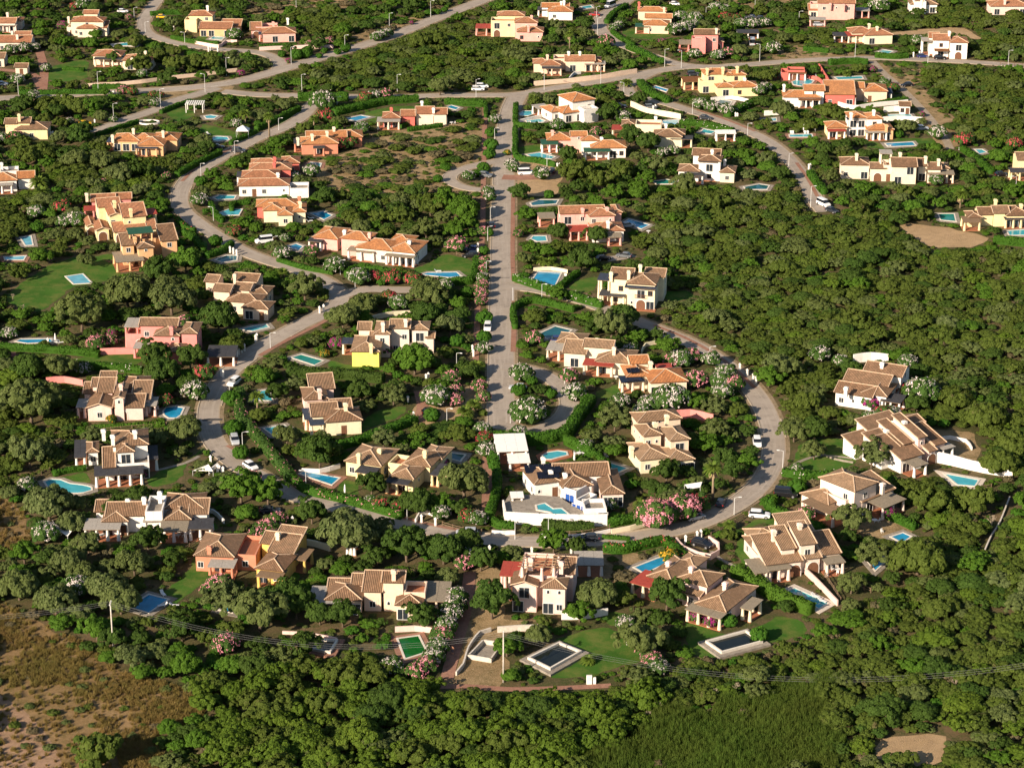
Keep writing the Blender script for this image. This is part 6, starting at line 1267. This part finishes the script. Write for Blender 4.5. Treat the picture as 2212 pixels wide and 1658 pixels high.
BLN = {'w': 'white', 'p': 'pink', 'r': 'red', 'm': 'purple', 'y': 'yellow'}
OLEAN = """180,10,3,w 160,14,2,r 278,38,1.5,p 507,75,3,w 25,108,2.5,w 50,105,2.5,w 75,103,2,w 38,172,2.5,w 100,148,2,w 308,160,2,w 520,158,1.5,m 285,198,2,r 265,195,2,p 330,204,1.5,r 345,205,1.5,r 335,222,2,w 72,205,2,w 245,258,1.5,w 150,262,1.5,w 85,282,2,p 35,296,2.5,p 20,302,2,r 2,300,2.5,w 440,297,1.5,p 510,268,2,w 340,322,1.3,m 135,55,2,m 360,380,1.5,p 222,395,1.5,p
697,218,4.2,w 790,212,2.5,r 808,207,2.5,w 830,204,2.5,p 702,252,3,r 780,277,2.5,w 812,80,2.2,w 823,76,2.4,w 836,72,2.2,w 667,95,1.5,p 690,92,2,p 710,90,2,p 888,50,1,m 623,132,1.2,m 735,312,2.5,r 755,308,2.5,r 672,370,2.6,w 635,380,2,w 1068,258,2,w 1104,355,2.2,w 1012,380,2,w 1055,412,1.8,w
1308,90,3,p 1500,40,3,w 1470,38,3,w 1455,65,3,w 1478,60,3,w 1495,54,2.5,w 1545,16,2.5,w 1565,19,2,w 1565,38,2.5,r 1590,40,2,r 1600,52,2.5,w 1625,52,2.5,w 1650,50,2.5,w 1500,117,2.5,w 1550,120,2.5,w 1570,115,2.5,p 1336,55,2,w 1326,60,2,w 1345,253,2.5,w 1203,270,2.5,w 1288,285,2,p 1512,225,2.6,w 1538,231,2.6,w 1568,238,2.5,w 1638,195,2.5,w 1652,190,2.3,w 1170,375,2.6,w 1430,330,2,w 1455,325,2,w 1110,362,2,w 1258,138,1.8,m 1430,90,1.5,m
1670,105,3,w 1898,13,4,w 1980,88,2.5,w 1912,178,2,w 1930,190,2,r 1885,150,1.5,m 2025,288,2.8,w 2080,302,3,r 2190,310,2.5,r 1940,375,2.4,m 2020,390,2.2,w 1990,247,1.2,m
78,458,2.5,w 133,450,2.8,r 165,475,3,w 140,478,2.5,w 430,432,2.5,w 505,500,2.2,r 20,720,2,w 208,742,2.5,p 235,737,2,p 180,797,2,w 440,806,2.5,r 395,695,2,p 240,722,1.6,m
610,548,2.5,w 722,574,2.8,w 774,599,3,w 808,597,2.2,r 846,600,2.6,r 893,604,2.5,r 935,612,2,p 962,616,2,w 985,530,3,p 673,542,2,p 860,655,2.6,w 840,640,2,r 1044,500,1.8,p 1057,425,1.8,w 1044,565,1.7,p 1043,582,1.7,p 1042,600,1.8,w 1040,616,1.8,p 1039,633,1.8,p 1038,650,1.7,p 1045,752,2,w 975,816,2.2,p 728,742,2,m 910,740,1.6,m 832,756,1.8,m 615,515,1.5,w
1153,730,2.3,p 1118,505,1.5,p 1125,806,2.8,w 1230,811,2.2,p 1470,776,2.8,w 1452,780,2.2,p 1492,770,2.5,p 1535,776,2.3,w 1567,805,2.5,w 1556,822,2.5,w 1502,820,2.8,p 1587,828,2.3,p 1240,762,2,w 1360,756,2,w 1770,765,2.5,w 1815,780,2,w 1960,782,2.3,w
420,845,3,w 355,866,2,r 58,1046,2,w 100,1150,2.8,w 545,1032,2,p 940,857,3.3,w 983,845,2,p 982,864,2,p 1035,834,2,p 1043,856,1.8,p 1047,946,2,r 1050,972,2.2,w 1043,926,2,w 952,1108,2,w 823,1086,1.8,r 860,1092,1.6,r 800,1081,1.5,w 1010,1116,2,r 1032,1120,2,w 575,1142,2.5,p 600,1122,2,p 558,1156,2.2,p 955,1000,1.5,m
1140,890,4,w 1240,848,2.8,w 1120,934,2,w 1415,1112,4,p 1475,1096,3.6,p 1507,1086,2.5,r 1450,861,4,w 1402,872,2.5,w 1340,866,2.2,w 1386,888,2,w 1265,962,1.8,w 1318,1092,1.5,w 1560,846,2.5,w 1990,846,4,w 1950,842,2,r 1880,866,2.2,m 1885,906,2.5,w 1906,896,2.5,r 1926,892,2,w 1740,1109,2,p 1720,1012,1.5,w
165,1268,2.8,w 472,1262,2.5,p 455,1272,2,p 487,1390,2.5,p 984,1288,2.3,w 980,1306,2.3,w 972,1326,2.3,w 963,1350,2.1,w 955,1372,2.1,p 945,1395,2.0,w 936,1416,2.0,w 920,1436,2.0,p 900,1448,2.0,p 1008,1200,2,w 1002,1216,2,p 846,1440,2.2,w 1350,1345,1.8,w 1360,1364,1.8,w 1374,1385,1.8,w 1393,1405,1.8,p 1409,1425,1.9,p 1422,1440,1.9,w 305,1022,1.3,m 1918,1108,1.5,m 1503,1330,1.4,m 1535,1342,1.4,m 1445,1202,2,y 700,764,1.3,y 1095,330,1.2,y 240,905,1.2,y"""
for t_ in OLEAN.split():
    x, y, r, c = t_.split(','); x, y, r = float(x), float(y), float(r); h = r*1.45
    p = centre(x, y, h); e = plant('flowering_shrub', [('foliage', rng.choice(OLE)), ('blossom', BLO[c][0 if (r >= 3.4 and c == 'p') else 1 if r > 1.9 or c == 'm' or rng.random() < .5 else 2])], p, r, h)
    sz = 'huge' if r >= 3.5 else 'large' if r >= 2.7 else 'small' if r < 1.7 else ''
    note(e, f'{sz} {BLN[c]}-flowering shrub'.strip(), p, 'flowering shrub', f'{BLN[c]}-flowering shrubs')
    mark_line([p, p+Vector((.01, 0, 0))], r*.8, BLOCK); mark_line([p, p+Vector((.01, 0, 0))], r*.55, KEEP)

BALLS = "1055,502,1.6 1045,541,1.5 1046,686,2.2 1045,727,1.9 1009,631,1.9 986,736,1.9 823,610,1.2 434,392,2.1 500,860,2.3 505,924,2.3 520,977,1.9 933,896,2 1060,312,2.3 1057,332,2 1060,286,1.9 700,110,1.4 729,112,1.4 746,104,2 689,121,1.2 608,117,1.6 640,118,2.4 660,115,2.4 665,108,1.8 1044,362,2 1030,375,1.4 945,386,1.5 960,360,1.4 965,363,1.2 1428,132,1.6 1630,115,1.5 1340,262,1.4 100,245,1.6 1185,420,1.6 1660,1085,1.8 1720,1050,2 1560,1300,1.9 1620,1300,1.4 290,455,2 325,472,1.6 80,490,2 945,26,1.4 960,21,1.3 925,28,1.6 1940,290,1.6 1120,842,1.8 1148,822,1.4 1190,850,1.5 465,520,2 1575,1340,1.6 1640,1370,1.8"
for t_ in BALLS.split():
    x, y, r = map(float, t_.split(',')); h = r*1.45; p = centre(x, y, h)
    e = plant('clipped_shrub', [('foliage', rng.choice(BALL))], p, r, h)
    note(e, 'rounded clipped green shrub', p, 'shrub', 'clipped round shrubs'); mark_line([p, p+Vector((.01, 0, 0))], r*.9, BLOCK); mark_line([p, p+Vector((.01, 0, 0))], r*.5, KEEP)

# palms
def palm(x, y, h, r, fan=False, skirt=True):
    p = at(x, y); e = empty('palm_tree', p, rng.uniform(0, 6))
    m = MB(); m.tube([(0, 0, -.1), (.05, .03, h*.5), (.1, .05, h)], [.32, .24, .22], 8); m.build('trunk', M_PALMBARK, e, smooth=True)
    for k in range(2):
        o = obj('crown', FROND[1 if fan else k], e, (.1, .05, h)); o.scale = (r, r, r); o.rotation_euler = (0, 0, k*1.1)
    if skirt: o = obj('dead_fronds', SKIRT, e, (.1, .05, h-.2)); o.scale = (r*.55, r*.55, r*.9)
    mark_line([p, p+Vector((.01, 0, 0))], 1.2, BLOCK); note(e, 'tall fan palm' if h > 4 else 'low bushy palm', p, 'palm', 'palm trees')
for q in ((582, 298, 7, 2.2), (1230, 110, 6, 2.1), (2073, 450, 4.2, 2.6), (1539, 1082, 7.5, 2.4), (85, 412, 2.5, 3.4, False, False), (90, 432, 2.2, 3.2, False, False), (530, 270, 3.5, 2.6, False, False), (1003, 902, 1.4, 2.4, True, False), (1022, 885, 1.2, 2.2, True, False), (1028, 806, 1.6, 2.6, True, False), (1010, 812, 1.2, 2.3, True, False), (1354, 188, 1.2, 2.6, True, False), (556, 885, 3.2, 2.2, False, False), (678, 274, 2.6, 2.0, False, False), (1183, 575, 1.0, 2.2, True, False), (1165, 572, 1.2, 2.1, True, False),
          (1942, 280, 2.0, 2.0, False, False), (1292, 1002, .8, 2.2, True, False), (1384, 1098, .8, 2.0, True, False), (1575, 1142, 1.0, 1.7, False, False), (440, 730, 1.2, 2.2, True, False), (545, 808, .8, 2.2, True, False), (610, 600, 1.4, 2.2, False, False), (1150, 222, 1.6, 1.9, False, False), (1828, 165, .9, 2.0, True, False), (1915, 90, 2.4, 2.0, False, False), (1270, 1430, .6, 1.6, True, False), (2010, 420, .9, 2.4, True, False), (330, 425, 1.2, 2.4, True, False), (1460, 690, .7, 1.4, True, False), (1400, 665, .9, 1.6, False, False)):
    palm(*q)

# ------------------------------------------------------------------ trees and the plant cover between things
PL = []      # (x, y, r, h, kind, tree?)
CELL = {}
def near(x, y, r, fac):
    ci, cj = int(x//6), int(y//6)
    for i in range(ci-1, ci+2):
        for j in range(cj-1, cj+2):
            for q in CELL.get((i, j), ()):
                d = fac*(r+q[2])
                if (q[0]-x)**2+(q[1]-y)**2 < d*d: return True
    return False
def put(x, y, r, h, kind, tree):
    q = (x, y, r, h, kind, tree); PL.append(q); CELL.setdefault((int(x//6), int(y//6)), []).append(q)

BIG = """658,627,4.4,o 928,640,5,o 740,690,4.5,o 783,660,3.6,o 973,706,3.6,o 895,782,5,b 918,682,3.6,d 1320,710,4.8,o 1345,690,4,d 1255,568,3.6,d 1205,503,3,d 1285,512,3.2,d 175,685,6,o 370,650,6,o 275,635,6,o 345,588,4.5,d 335,772,4.2,d 410,776,3.4,d 350,806,4,d 472,690,4.8,d 187,565,2.6,o 400,568,4,b 65,880,6.5,o 400,930,3.8,o 520,1060,4.6,b 62,985,4.5,o 105,1092,5,o 620,944,3.2,o 850,858,3.1,o 778,850,3.2,d 690,984,4.4,d 828,952,2.7,o 803,1050,3.2,d 900,1090,3.6,d 1003,1045,5.4,o 598,852,2.6,d 673,1109,3.2,d 753,1155,6,o 878,1182,4.6,d 958,1192,3.8,d 1008,1172,3,d 578,1066,4,b 1038,1212,3,d
1328,910,3.8,o 1196,1174,3.2,b 1243,1180,2.2,d 1440,1022,3.2,d 1062,1306,4.2,d 1290,1288,4,o 560,1330,5,o 740,1332,3,d 480,1300,4,o 1385,1392,4.6,o 1440,1290,3.8,d 1838,1128,3.7,o 1883,988,3.9,o 1758,977,2.7,o 1715,934,3.6,o 2012,1086,4.6,m 1983,1206,5.5,m 2105,1082,4.2,m 1883,1206,3.5,o 1480,400,3.8,o 1550,440,4,m 60,860,5,m 130,800,4,o 60,800,4,d 150,1215,3.5,o 230,1270,4,o 260,1300,4,o 40,1270,4,o 120,1300,4,o 320,1170,3.4,d 290,1220,3.6,o 190,1180,3,o 640,1310,3.6,d 620,1290,3.4,d 690,1330,2.6,d 910,1335,3.2,d 660,1400,3,d 250,1105,3,d 1760,930,3.4,d 1690,800,4.2,o 1660,820,3.2,b 1740,870,3.4,m 2060,860,4,m 2130,900,4.5,m 2190,960,4.5,m 2160,1000,4,m
300,140,4.5,m 340,125,4.2,m 380,140,4.2,m 420,135,4.2,m 460,140,3.8,m 290,90,3.5,m 245,130,2.8,d 170,300,3.6,d 180,285,3.2,d 90,330,4.2,m 60,340,4,m 100,230,4.5,m 140,225,4.5,m 170,232,4.2,m 50,232,4,d 200,235,3.6,b 160,350,4.2,o 220,350,3.8,o 260,380,4,o 300,370,3.8,d 1225,335,3.2,d 1360,300,4,d 1400,310,3.6,d 1255,370,4.5,m 1230,375,4,m 1300,390,4.2,m 1340,370,4,m 1420,360,3.2,o 950,190,4.2,o 905,90,4.5,m 940,85,4.5,m 1690,240,4,o 1790,240,3.8,m 1840,350,2.6,d 1860,360,2.4,d 1310,250,3.4,d 1380,215,3,d
215,1625,4.4,m 880,1180,3.4,d 1990,465,3,m 1120,420,3,d 960,440,5,b 1000,455,4.6,b 930,445,4.6,m 870,470,3.8,m 820,470,3.2,m 760,470,3.4,m 700,430,3.2,d 1010,485,3.4,b 980,500,3.2,b 920,500,3.6,o"""
KD = {'o': 'olive', 'd': 'dark', 'b': 'bright', 'm': 'maquis', 'l': 'lime'}
for t_ in BIG.split():
    x, y, r, c = t_.split(','); r = float(r)*.92; h = r*(1.35 if c != 'd' else 1.5); p = centre(float(x), float(y), h); put(p.x, p.y, r, h, KD[c], True)

def hides(x, y, r, h):
    L = math.hypot(x, y); ux, uy = x/L, y/L; cot = y/H_CAM
    for k in (.3, .6, .95):
        t = h*k*cot+.2*r
        for s in (-.6, 0, .6):
            if grid(KEEP, x+ux*t-uy*s*r, y+uy*t+ux*s*r): return True
    return False
def fits(x, y, r):
    for a in range(6):
        if grid(BLOCK, x+.75*r*math.cos(a*1.047), y+.75*r*math.sin(a*1.047)): return False
    return not grid(BLOCK, x, y)

def scatter(n, pick, fac, slack=.06):
    for _ in range(n):
        y = 345+math.sqrt(rng.random())*0+rng.random()*620; hw = (y*.94+80)*.222+6; x = rng.uniform(-hw, hw)
        z = int(grid(ZONE, x, y)); got = pick(z)
        if got is None: continue
        r, h, kind, tree = got
        if not fits(x, y, r) or near(x, y, r, fac[z] if isinstance(fac, dict) else fac): continue
        if hides(x, y, r, h) and rng.random() > slack:
            r2, h2 = r*.75, h*.5
            if tree and h2 < 1.6: tree = False
            if hides(x, y, r2, h2):
                r2, h2 = r*.5, h*.28
                tree = False
                if hides(x, y, r2, h2): continue
            r, h = r2, h2
        put(x, y, r, h, kind, tree)
def pick1(z):
    if z == 1:
        r = rng.uniform(1.3, 2.8)*rng.choice((1, 1, 1.25)); return r, r*rng.uniform(.75, 1.1), rng.choices(['maquis', 'olive', 'dark', 'lime', 'bright'], [58, 16, 14, 9, 3])[0], True
    if z == 6:
        r = rng.uniform(2.0, 3.6); return r, r*rng.uniform(1.0, 1.3), rng.choices(['lime', 'maquis', 'dark', 'olive'], [50, 34, 12, 4])[0], True
    if z == 0 and rng.random() < .6:
        r = rng.uniform(1.5, 3.0); return r, r*rng.uniform(1.0, 1.4), rng.choices(['maquis', 'olive', 'dark', 'bright'], [22, 20, 30, 28])[0], True
    if z == 2 and rng.random() < .55:
        r = rng.uniform(1.1, 3.0); return r, r*rng.uniform(.5, .75), rng.choices(['maquis', 'olive', 'dark', 'brown', 'bright'], [30, 14, 22, 20, 14])[0], False
def pick2(z):
    if z in (0, 1, 6):
        r = rng.uniform(.8, 1.6); return r, r*rng.uniform(.9, 1.3), rng.choices(['maquis', 'olive', 'dark', 'bright', 'hedge', 'brown'], [20, 12, 22, 26, 16, 4] if z == 0 else [50, 16, 20, 4, 2, 8])[0], False
    if z == 2 and rng.random() < .5:
        r = rng.uniform(.5, 1.2); return r, r*rng.uniform(.6, .9), rng.choices(['maquis', 'olive', 'dark', 'brown'], [30, 20, 15, 35])[0], False
    if z == 3 and rng.random() < .16:
        r = rng.uniform(.5, 1.1); return r, r*.9, rng.choice(['brown', 'maquis', 'olive']), False
    if z == 5 and rng.random() < .12:
        r = rng.uniform(.6, 1.3); return r, r*1.3, rng.choice(['olive', 'maquis', 'dark', 'brown']), False
    if z == 4 and rng.random() < .05:
        r = rng.uniform(.4, .8); return r, r*.9, rng.choice(['brown', 'bright', 'dark']), False
def pick3(z):
    if z in (0, 1, 6):
        r = rng.uniform(.45, .8); return r, r*rng.uniform(.8, 1.2), rng.choices(['maquis', 'olive', 'dark', 'bright', 'brown'], [30, 14, 24, 20, 12])[0], False
    if z == 2 and rng.random() < .4:
        r = rng.uniform(.3, .7); return r, r*.7, rng.choice(['maquis', 'brown', 'brown', 'olive']), False
scatter(26000, pick1, {0: .84, 1: .52, 2: .7, 3: 1, 4: 1, 5: 1, 6: .56})
scatter(26000, pick2, {0: .72, 1: .62, 2: .75, 3: 1, 4: 1, 5: 1, 6: .62})
scatter(26000, pick3, {0: .70, 1: .66, 2: .75, 3: 1, 4: 1, 5: 1, 6: .66})

# the plants that show largest become things of their own; the rest of the cover is one mass
def shown(q): 
    x, y = pix((q[0], q[1], q[3]*.5)); d = math.hypot(q[1], H_CAM)
    return -1 if not (-10 < x < 2221 and 0 < y < 1665) else q[2]*q[3]/d/d
trees = sorted([q for q in PL if q[5]], key=shown, reverse=True); shrubs = sorted([q for q in PL if not q[5]], key=shown, reverse=True)
KN = {'olive': 'grey-green', 'dark': 'dark green', 'maquis': 'yellow-green', 'bright': 'bright green', 'lime': 'pale lime', 'brown': 'dry brown', 'hedge': 'glossy green'}
for q in trees[:300]:
    p = Vector((q[0], q[1], 0)); e = plant('tree', [('crown', rng.choice(TREE[q[4]])), ('trunk', rng.choice(TRUNK))], p, q[2], q[3])
    note(e, f"{'broad' if q[2] > 3.6 else 'small' if q[2] < 2.4 else 'round'} {KN[q[4]]} tree", p, 'tree', 'trees of the settlement')
for q in shrubs[:280]:
    p = Vector((q[0], q[1], 0)); e = plant('shrub', [('foliage', rng.choice(SHRUB[q[4]]))], p, q[2], q[3])
    note(e, f'{KN[q[4]]} shrub', p, 'shrub', 'loose garden shrubs')

def mass(name, label, cat, pts, protos):
    """one object: prototypes set on points by geometry nodes; pts rows: x, y, z, rot, sx, sz, proto index"""
    pts = np.asarray(pts, np.float32); n = len(pts)
    m = bpy.data.meshes.new(name); m.vertices.add(n); m.vertices.foreach_set('co', np.ascontiguousarray(pts[:, :3]).ravel())
    for nm, ty, val in (('rot', 'FLOAT_VECTOR', np.stack([np.zeros(n), np.zeros(n), pts[:, 3]], 1)), ('scl', 'FLOAT_VECTOR', pts[:, [4, 4, 5]])):
        a = m.attributes.new(nm, ty, 'POINT'); a.data.foreach_set('vector', np.ascontiguousarray(val, np.float32).ravel())
    a = m.attributes.new('idx', 'INT', 'POINT'); a.data.foreach_set('value', pts[:, 6].astype(np.int32))
    c = bpy.data.collections.new(name+'_kinds')
    for i, me in enumerate(protos): c.objects.link(bpy.data.objects.new(f'{name}_kind_{i:03d}', me))
    o = obj(name, m); tag(o, label, cat, kind='stuff')
    g_ = bpy.data.node_groups.new(name, 'GeometryNodeTree')
    g_.interface.new_socket('Geometry', in_out='INPUT', socket_type='NodeSocketGeometry'); g_.interface.new_socket('Geometry', in_out='OUTPUT', socket_type='NodeSocketGeometry')
    nd = g_.nodes; gi, go = nd.new('NodeGroupInput'), nd.new('NodeGroupOutput'); ci = nd.new('GeometryNodeCollectionInfo'); ci.inputs[0].default_value = c; ci.inputs[1].default_value = True; ci.inputs[2].default_value = True
    ip = nd.new('GeometryNodeInstanceOnPoints'); ip.inputs['Pick Instance'].default_value = True
    def attr(nm, ty):
        q = nd.new('GeometryNodeInputNamedAttribute'); q.data_type = ty; q.inputs[0].default_value = nm; return q.outputs[0]
    l = g_.links; l.new(gi.outputs[0], ip.inputs['Points']); l.new(ci.outputs[0], ip.inputs['Instance'])
    l.new(attr('idx', 'INT'), ip.inputs['Instance Index']); l.new(attr('rot', 'FLOAT_VECTOR'), ip.inputs['Rotation']); l.new(attr('scl', 'FLOAT_VECTOR'), ip.inputs['Scale']); l.new(ip.outputs[0], go.inputs[0])
    md = o.modifiers.new('scatter', 'NODES'); md.node_group = g_
    return o
PROTO = []; PIDX = {}
for k in TREE: PIDX[('t', k)] = (len(PROTO), len(TREE[k])); PROTO += TREE[k]
for k in SHRUB: PIDX[('s', k)] = (len(PROTO), len(SHRUB[k])); PROTO += SHRUB[k]
rows = []
for q in trees[300:]+shrubs[280:]:
    b, n = PIDX[('t' if q[5] else 's', q[4])]; rows.append((q[0], q[1], -.05, rng.uniform(0, 6.28), q[2], q[3], b+rng.randrange(n)))
mass('maquis_scrub', 'dense green maquis scrub covering the slopes between the gardens', 'scrub', rows, PROTO)
# meadow grass and reeds
rows = []
for _ in range(16000):
    p = at(rng.uniform(-30, 480), rng.uniform(1070, 1680)); z = grid(ZONE, p.x, p.y)
    gx, gy = pix(p); bare = gx < 230-.6*abs(1700-gy)+60 and gy > 1480; patch = math.sin(p.x*.31+1.3*math.sin(p.y*.17))*math.cos(p.y*.23+p.x*.07)
    if z == 3 and rng.random() < (.12 if bare else .6+.5*patch): s = rng.uniform(.3, .95); rows.append((p.x, p.y, 0, rng.uniform(0, 6.28), s*rng.uniform(.8, 1.4), s, rng.randrange(2)))
mass('wild_grass', 'tall dry grass and weeds of the brown meadow', 'grass', rows, TUFT)
rows = []
for _ in range(9000):
    p = at(rng.uniform(1250, 1830), rng.uniform(1470, 1690)); z = grid(ZONE, p.x, p.y)
    if z == 5: s = rng.uniform(1.0, 2.2)*(1+.35*math.sin(p.x*.3)*math.cos(p.y*.27)); rows.append((p.x, p.y, 0, rng.uniform(0, 6.28), rng.uniform(.8, 1.3), s, rng.randrange(2)))
mass('reeds', 'dense green reed bed below the gardens', 'reeds', rows, REEDM)
for x, y, h in ((2140, 1130, 4), (1590, 1490, 3), (1545, 1500, 2.6), (1420, 1530, 3), (1250, 1610, 2.4), (250, 730, 2), (50, 665, 2.5), (28, 640, 2), (1400, 1548, 2.4), (2060, 1480, 2.6), (1320, 330, 2.6)):
    p = at(x, y+h*4); e = plant('bare_tree', [('branches', BARE)], p, h*.8, h*1.1); note(e, 'leafless pale grey shrub', p, 'shrub', 'leafless shrubs')
print('plants', len(PL), 'trees', len(trees), 'shrubs', len(shrubs))
# ------------------------------------------------------------------ person on the dirt track
def person(p, rz):
    m = bpy.data.meshes.new('body')
    J = [((0, 0, .98), .14), ((0, .0, 1.2), .13), ((0, .02, 1.42), .15), ((0, .02, 1.52), .06), ((0, 0, 1.66), .10), ((0, -.01, 1.76), .085), ((.2, .02, 1.42), .06), ((.29, 0, 1.14), .045), ((.27, -.14, .92), .036), ((.26, -.2, .84), .04), ((-.2, .02, 1.42), .06), ((-.28, .04, 1.14), .045), ((-.3, -.06, .9), .036), ((-.3, -.1, .82), .04),
         ((.1, 0, .9), .095), ((.12, -.06, .5), .065), ((.12, .02, .1), .045), ((.13, -.12, .04), .045), ((-.1, 0, .9), .095), ((-.12, .1, .5), .065), ((-.12, .24, .12), .045), ((-.12, .12, .04), .045)]
    E = [(0, 1), (1, 2), (2, 3), (3, 4), (4, 5), (2, 6), (6, 7), (7, 8), (8, 9), (2, 10), (10, 11), (11, 12), (12, 13), (0, 14), (14, 15), (15, 16), (16, 17), (0, 18), (18, 19), (19, 20), (20, 21)]
    m.from_pydata([j[0] for j in J], E, []); o = obj('body', m)
    sk = o.modifiers.new('skin', 'SKIN'); 
    for v, j in zip(m.skin_vertices[0].data, J): v.radius = (j[1], j[1])
    m.skin_vertices[0].data[0].use_root = True
    o.modifiers.new('sub', 'SUBSURF').levels = 1; o.modifiers['sub'].render_levels = 1
    dg = bpy.context.evaluated_depsgraph_get(); me = bpy.data.meshes.new_from_object(o.evaluated_get(dg)); bpy.data.objects.remove(o)
    skin = plain('skin', (.50, .24, .14), .6, .08, 4); short = plain('swim_shorts', (.10, .10, .13), .9, .1); hair = plain('hair', (.03, .02, .015), .8, .2)
    me.materials.clear()
    for q in (skin, short, hair): me.materials.append(q)
    for f in me.polygons:
        c = f.center; f.use_smooth = True
        f.material_index = 1 if (.45 < c.z < 1.02 and abs(c.x) < .235) else 2 if (c.z > 1.72 or (c.z > 1.6 and c.y > .04)) else 0
    e = empty('person', p, rz); obj('body', me, e)
    tag(e, 'bare-chested person in dark shorts walking up the dirt track', 'person')
person(at(977, 1412), math.pi)

# ------------------------------------------------------------------ labels: what each thing is and which house it stands by
ORD_ = ['', 'second nearest', 'third nearest', 'fourth nearest', 'fifth nearest', 'sixth nearest', 'seventh nearest', 'eighth nearest', 'ninth nearest', 'tenth nearest', 'eleventh nearest', 'twelfth nearest', 'thirteenth nearest', 'fourteenth nearest', 'fifteenth nearest', 'sixteenth nearest', 'seventeenth nearest', 'eighteenth nearest', 'nineteenth nearest', 'twentieth nearest']
_T = 'twenty thirty forty fifty'.split(); _U = 'first second third fourth fifth sixth seventh eighth ninth'.split()
ORD = ORD_+[f'{t}-{u} nearest' for t in _T for u in _U]
by = {}
HV = [h for h in HOUSES]
for o, d, p in NAMED:
    i = min(range(len(HV)), key=lambda k: (HV[k][1]-p).length_squared); q = p-HV[i][1]
    rel_ = ('left of' if q.x < 0 else 'right of') if abs(q.x) > abs(q.y)*.7 else ('behind' if q.y > 0 else 'in front of')
    by.setdefault((d, rel_, HV[i][0]), []).append((q.length, o))
for (d, r_, ref), L in by.items():
    L.sort(key=lambda t: t[0])
    for k, (_, o) in enumerate(L):
        pre = '' if len(L) == 1 else ('nearest ' if k == 0 else (ORD[k] if k < len(ORD) else f'outermost {k}')+' ')
        w = f'{pre}{d} {r_} the {ref}'
        if len(w.split()) > 16: w = f'{pre}{d} {r_} {ref}'
        o['label'] = w
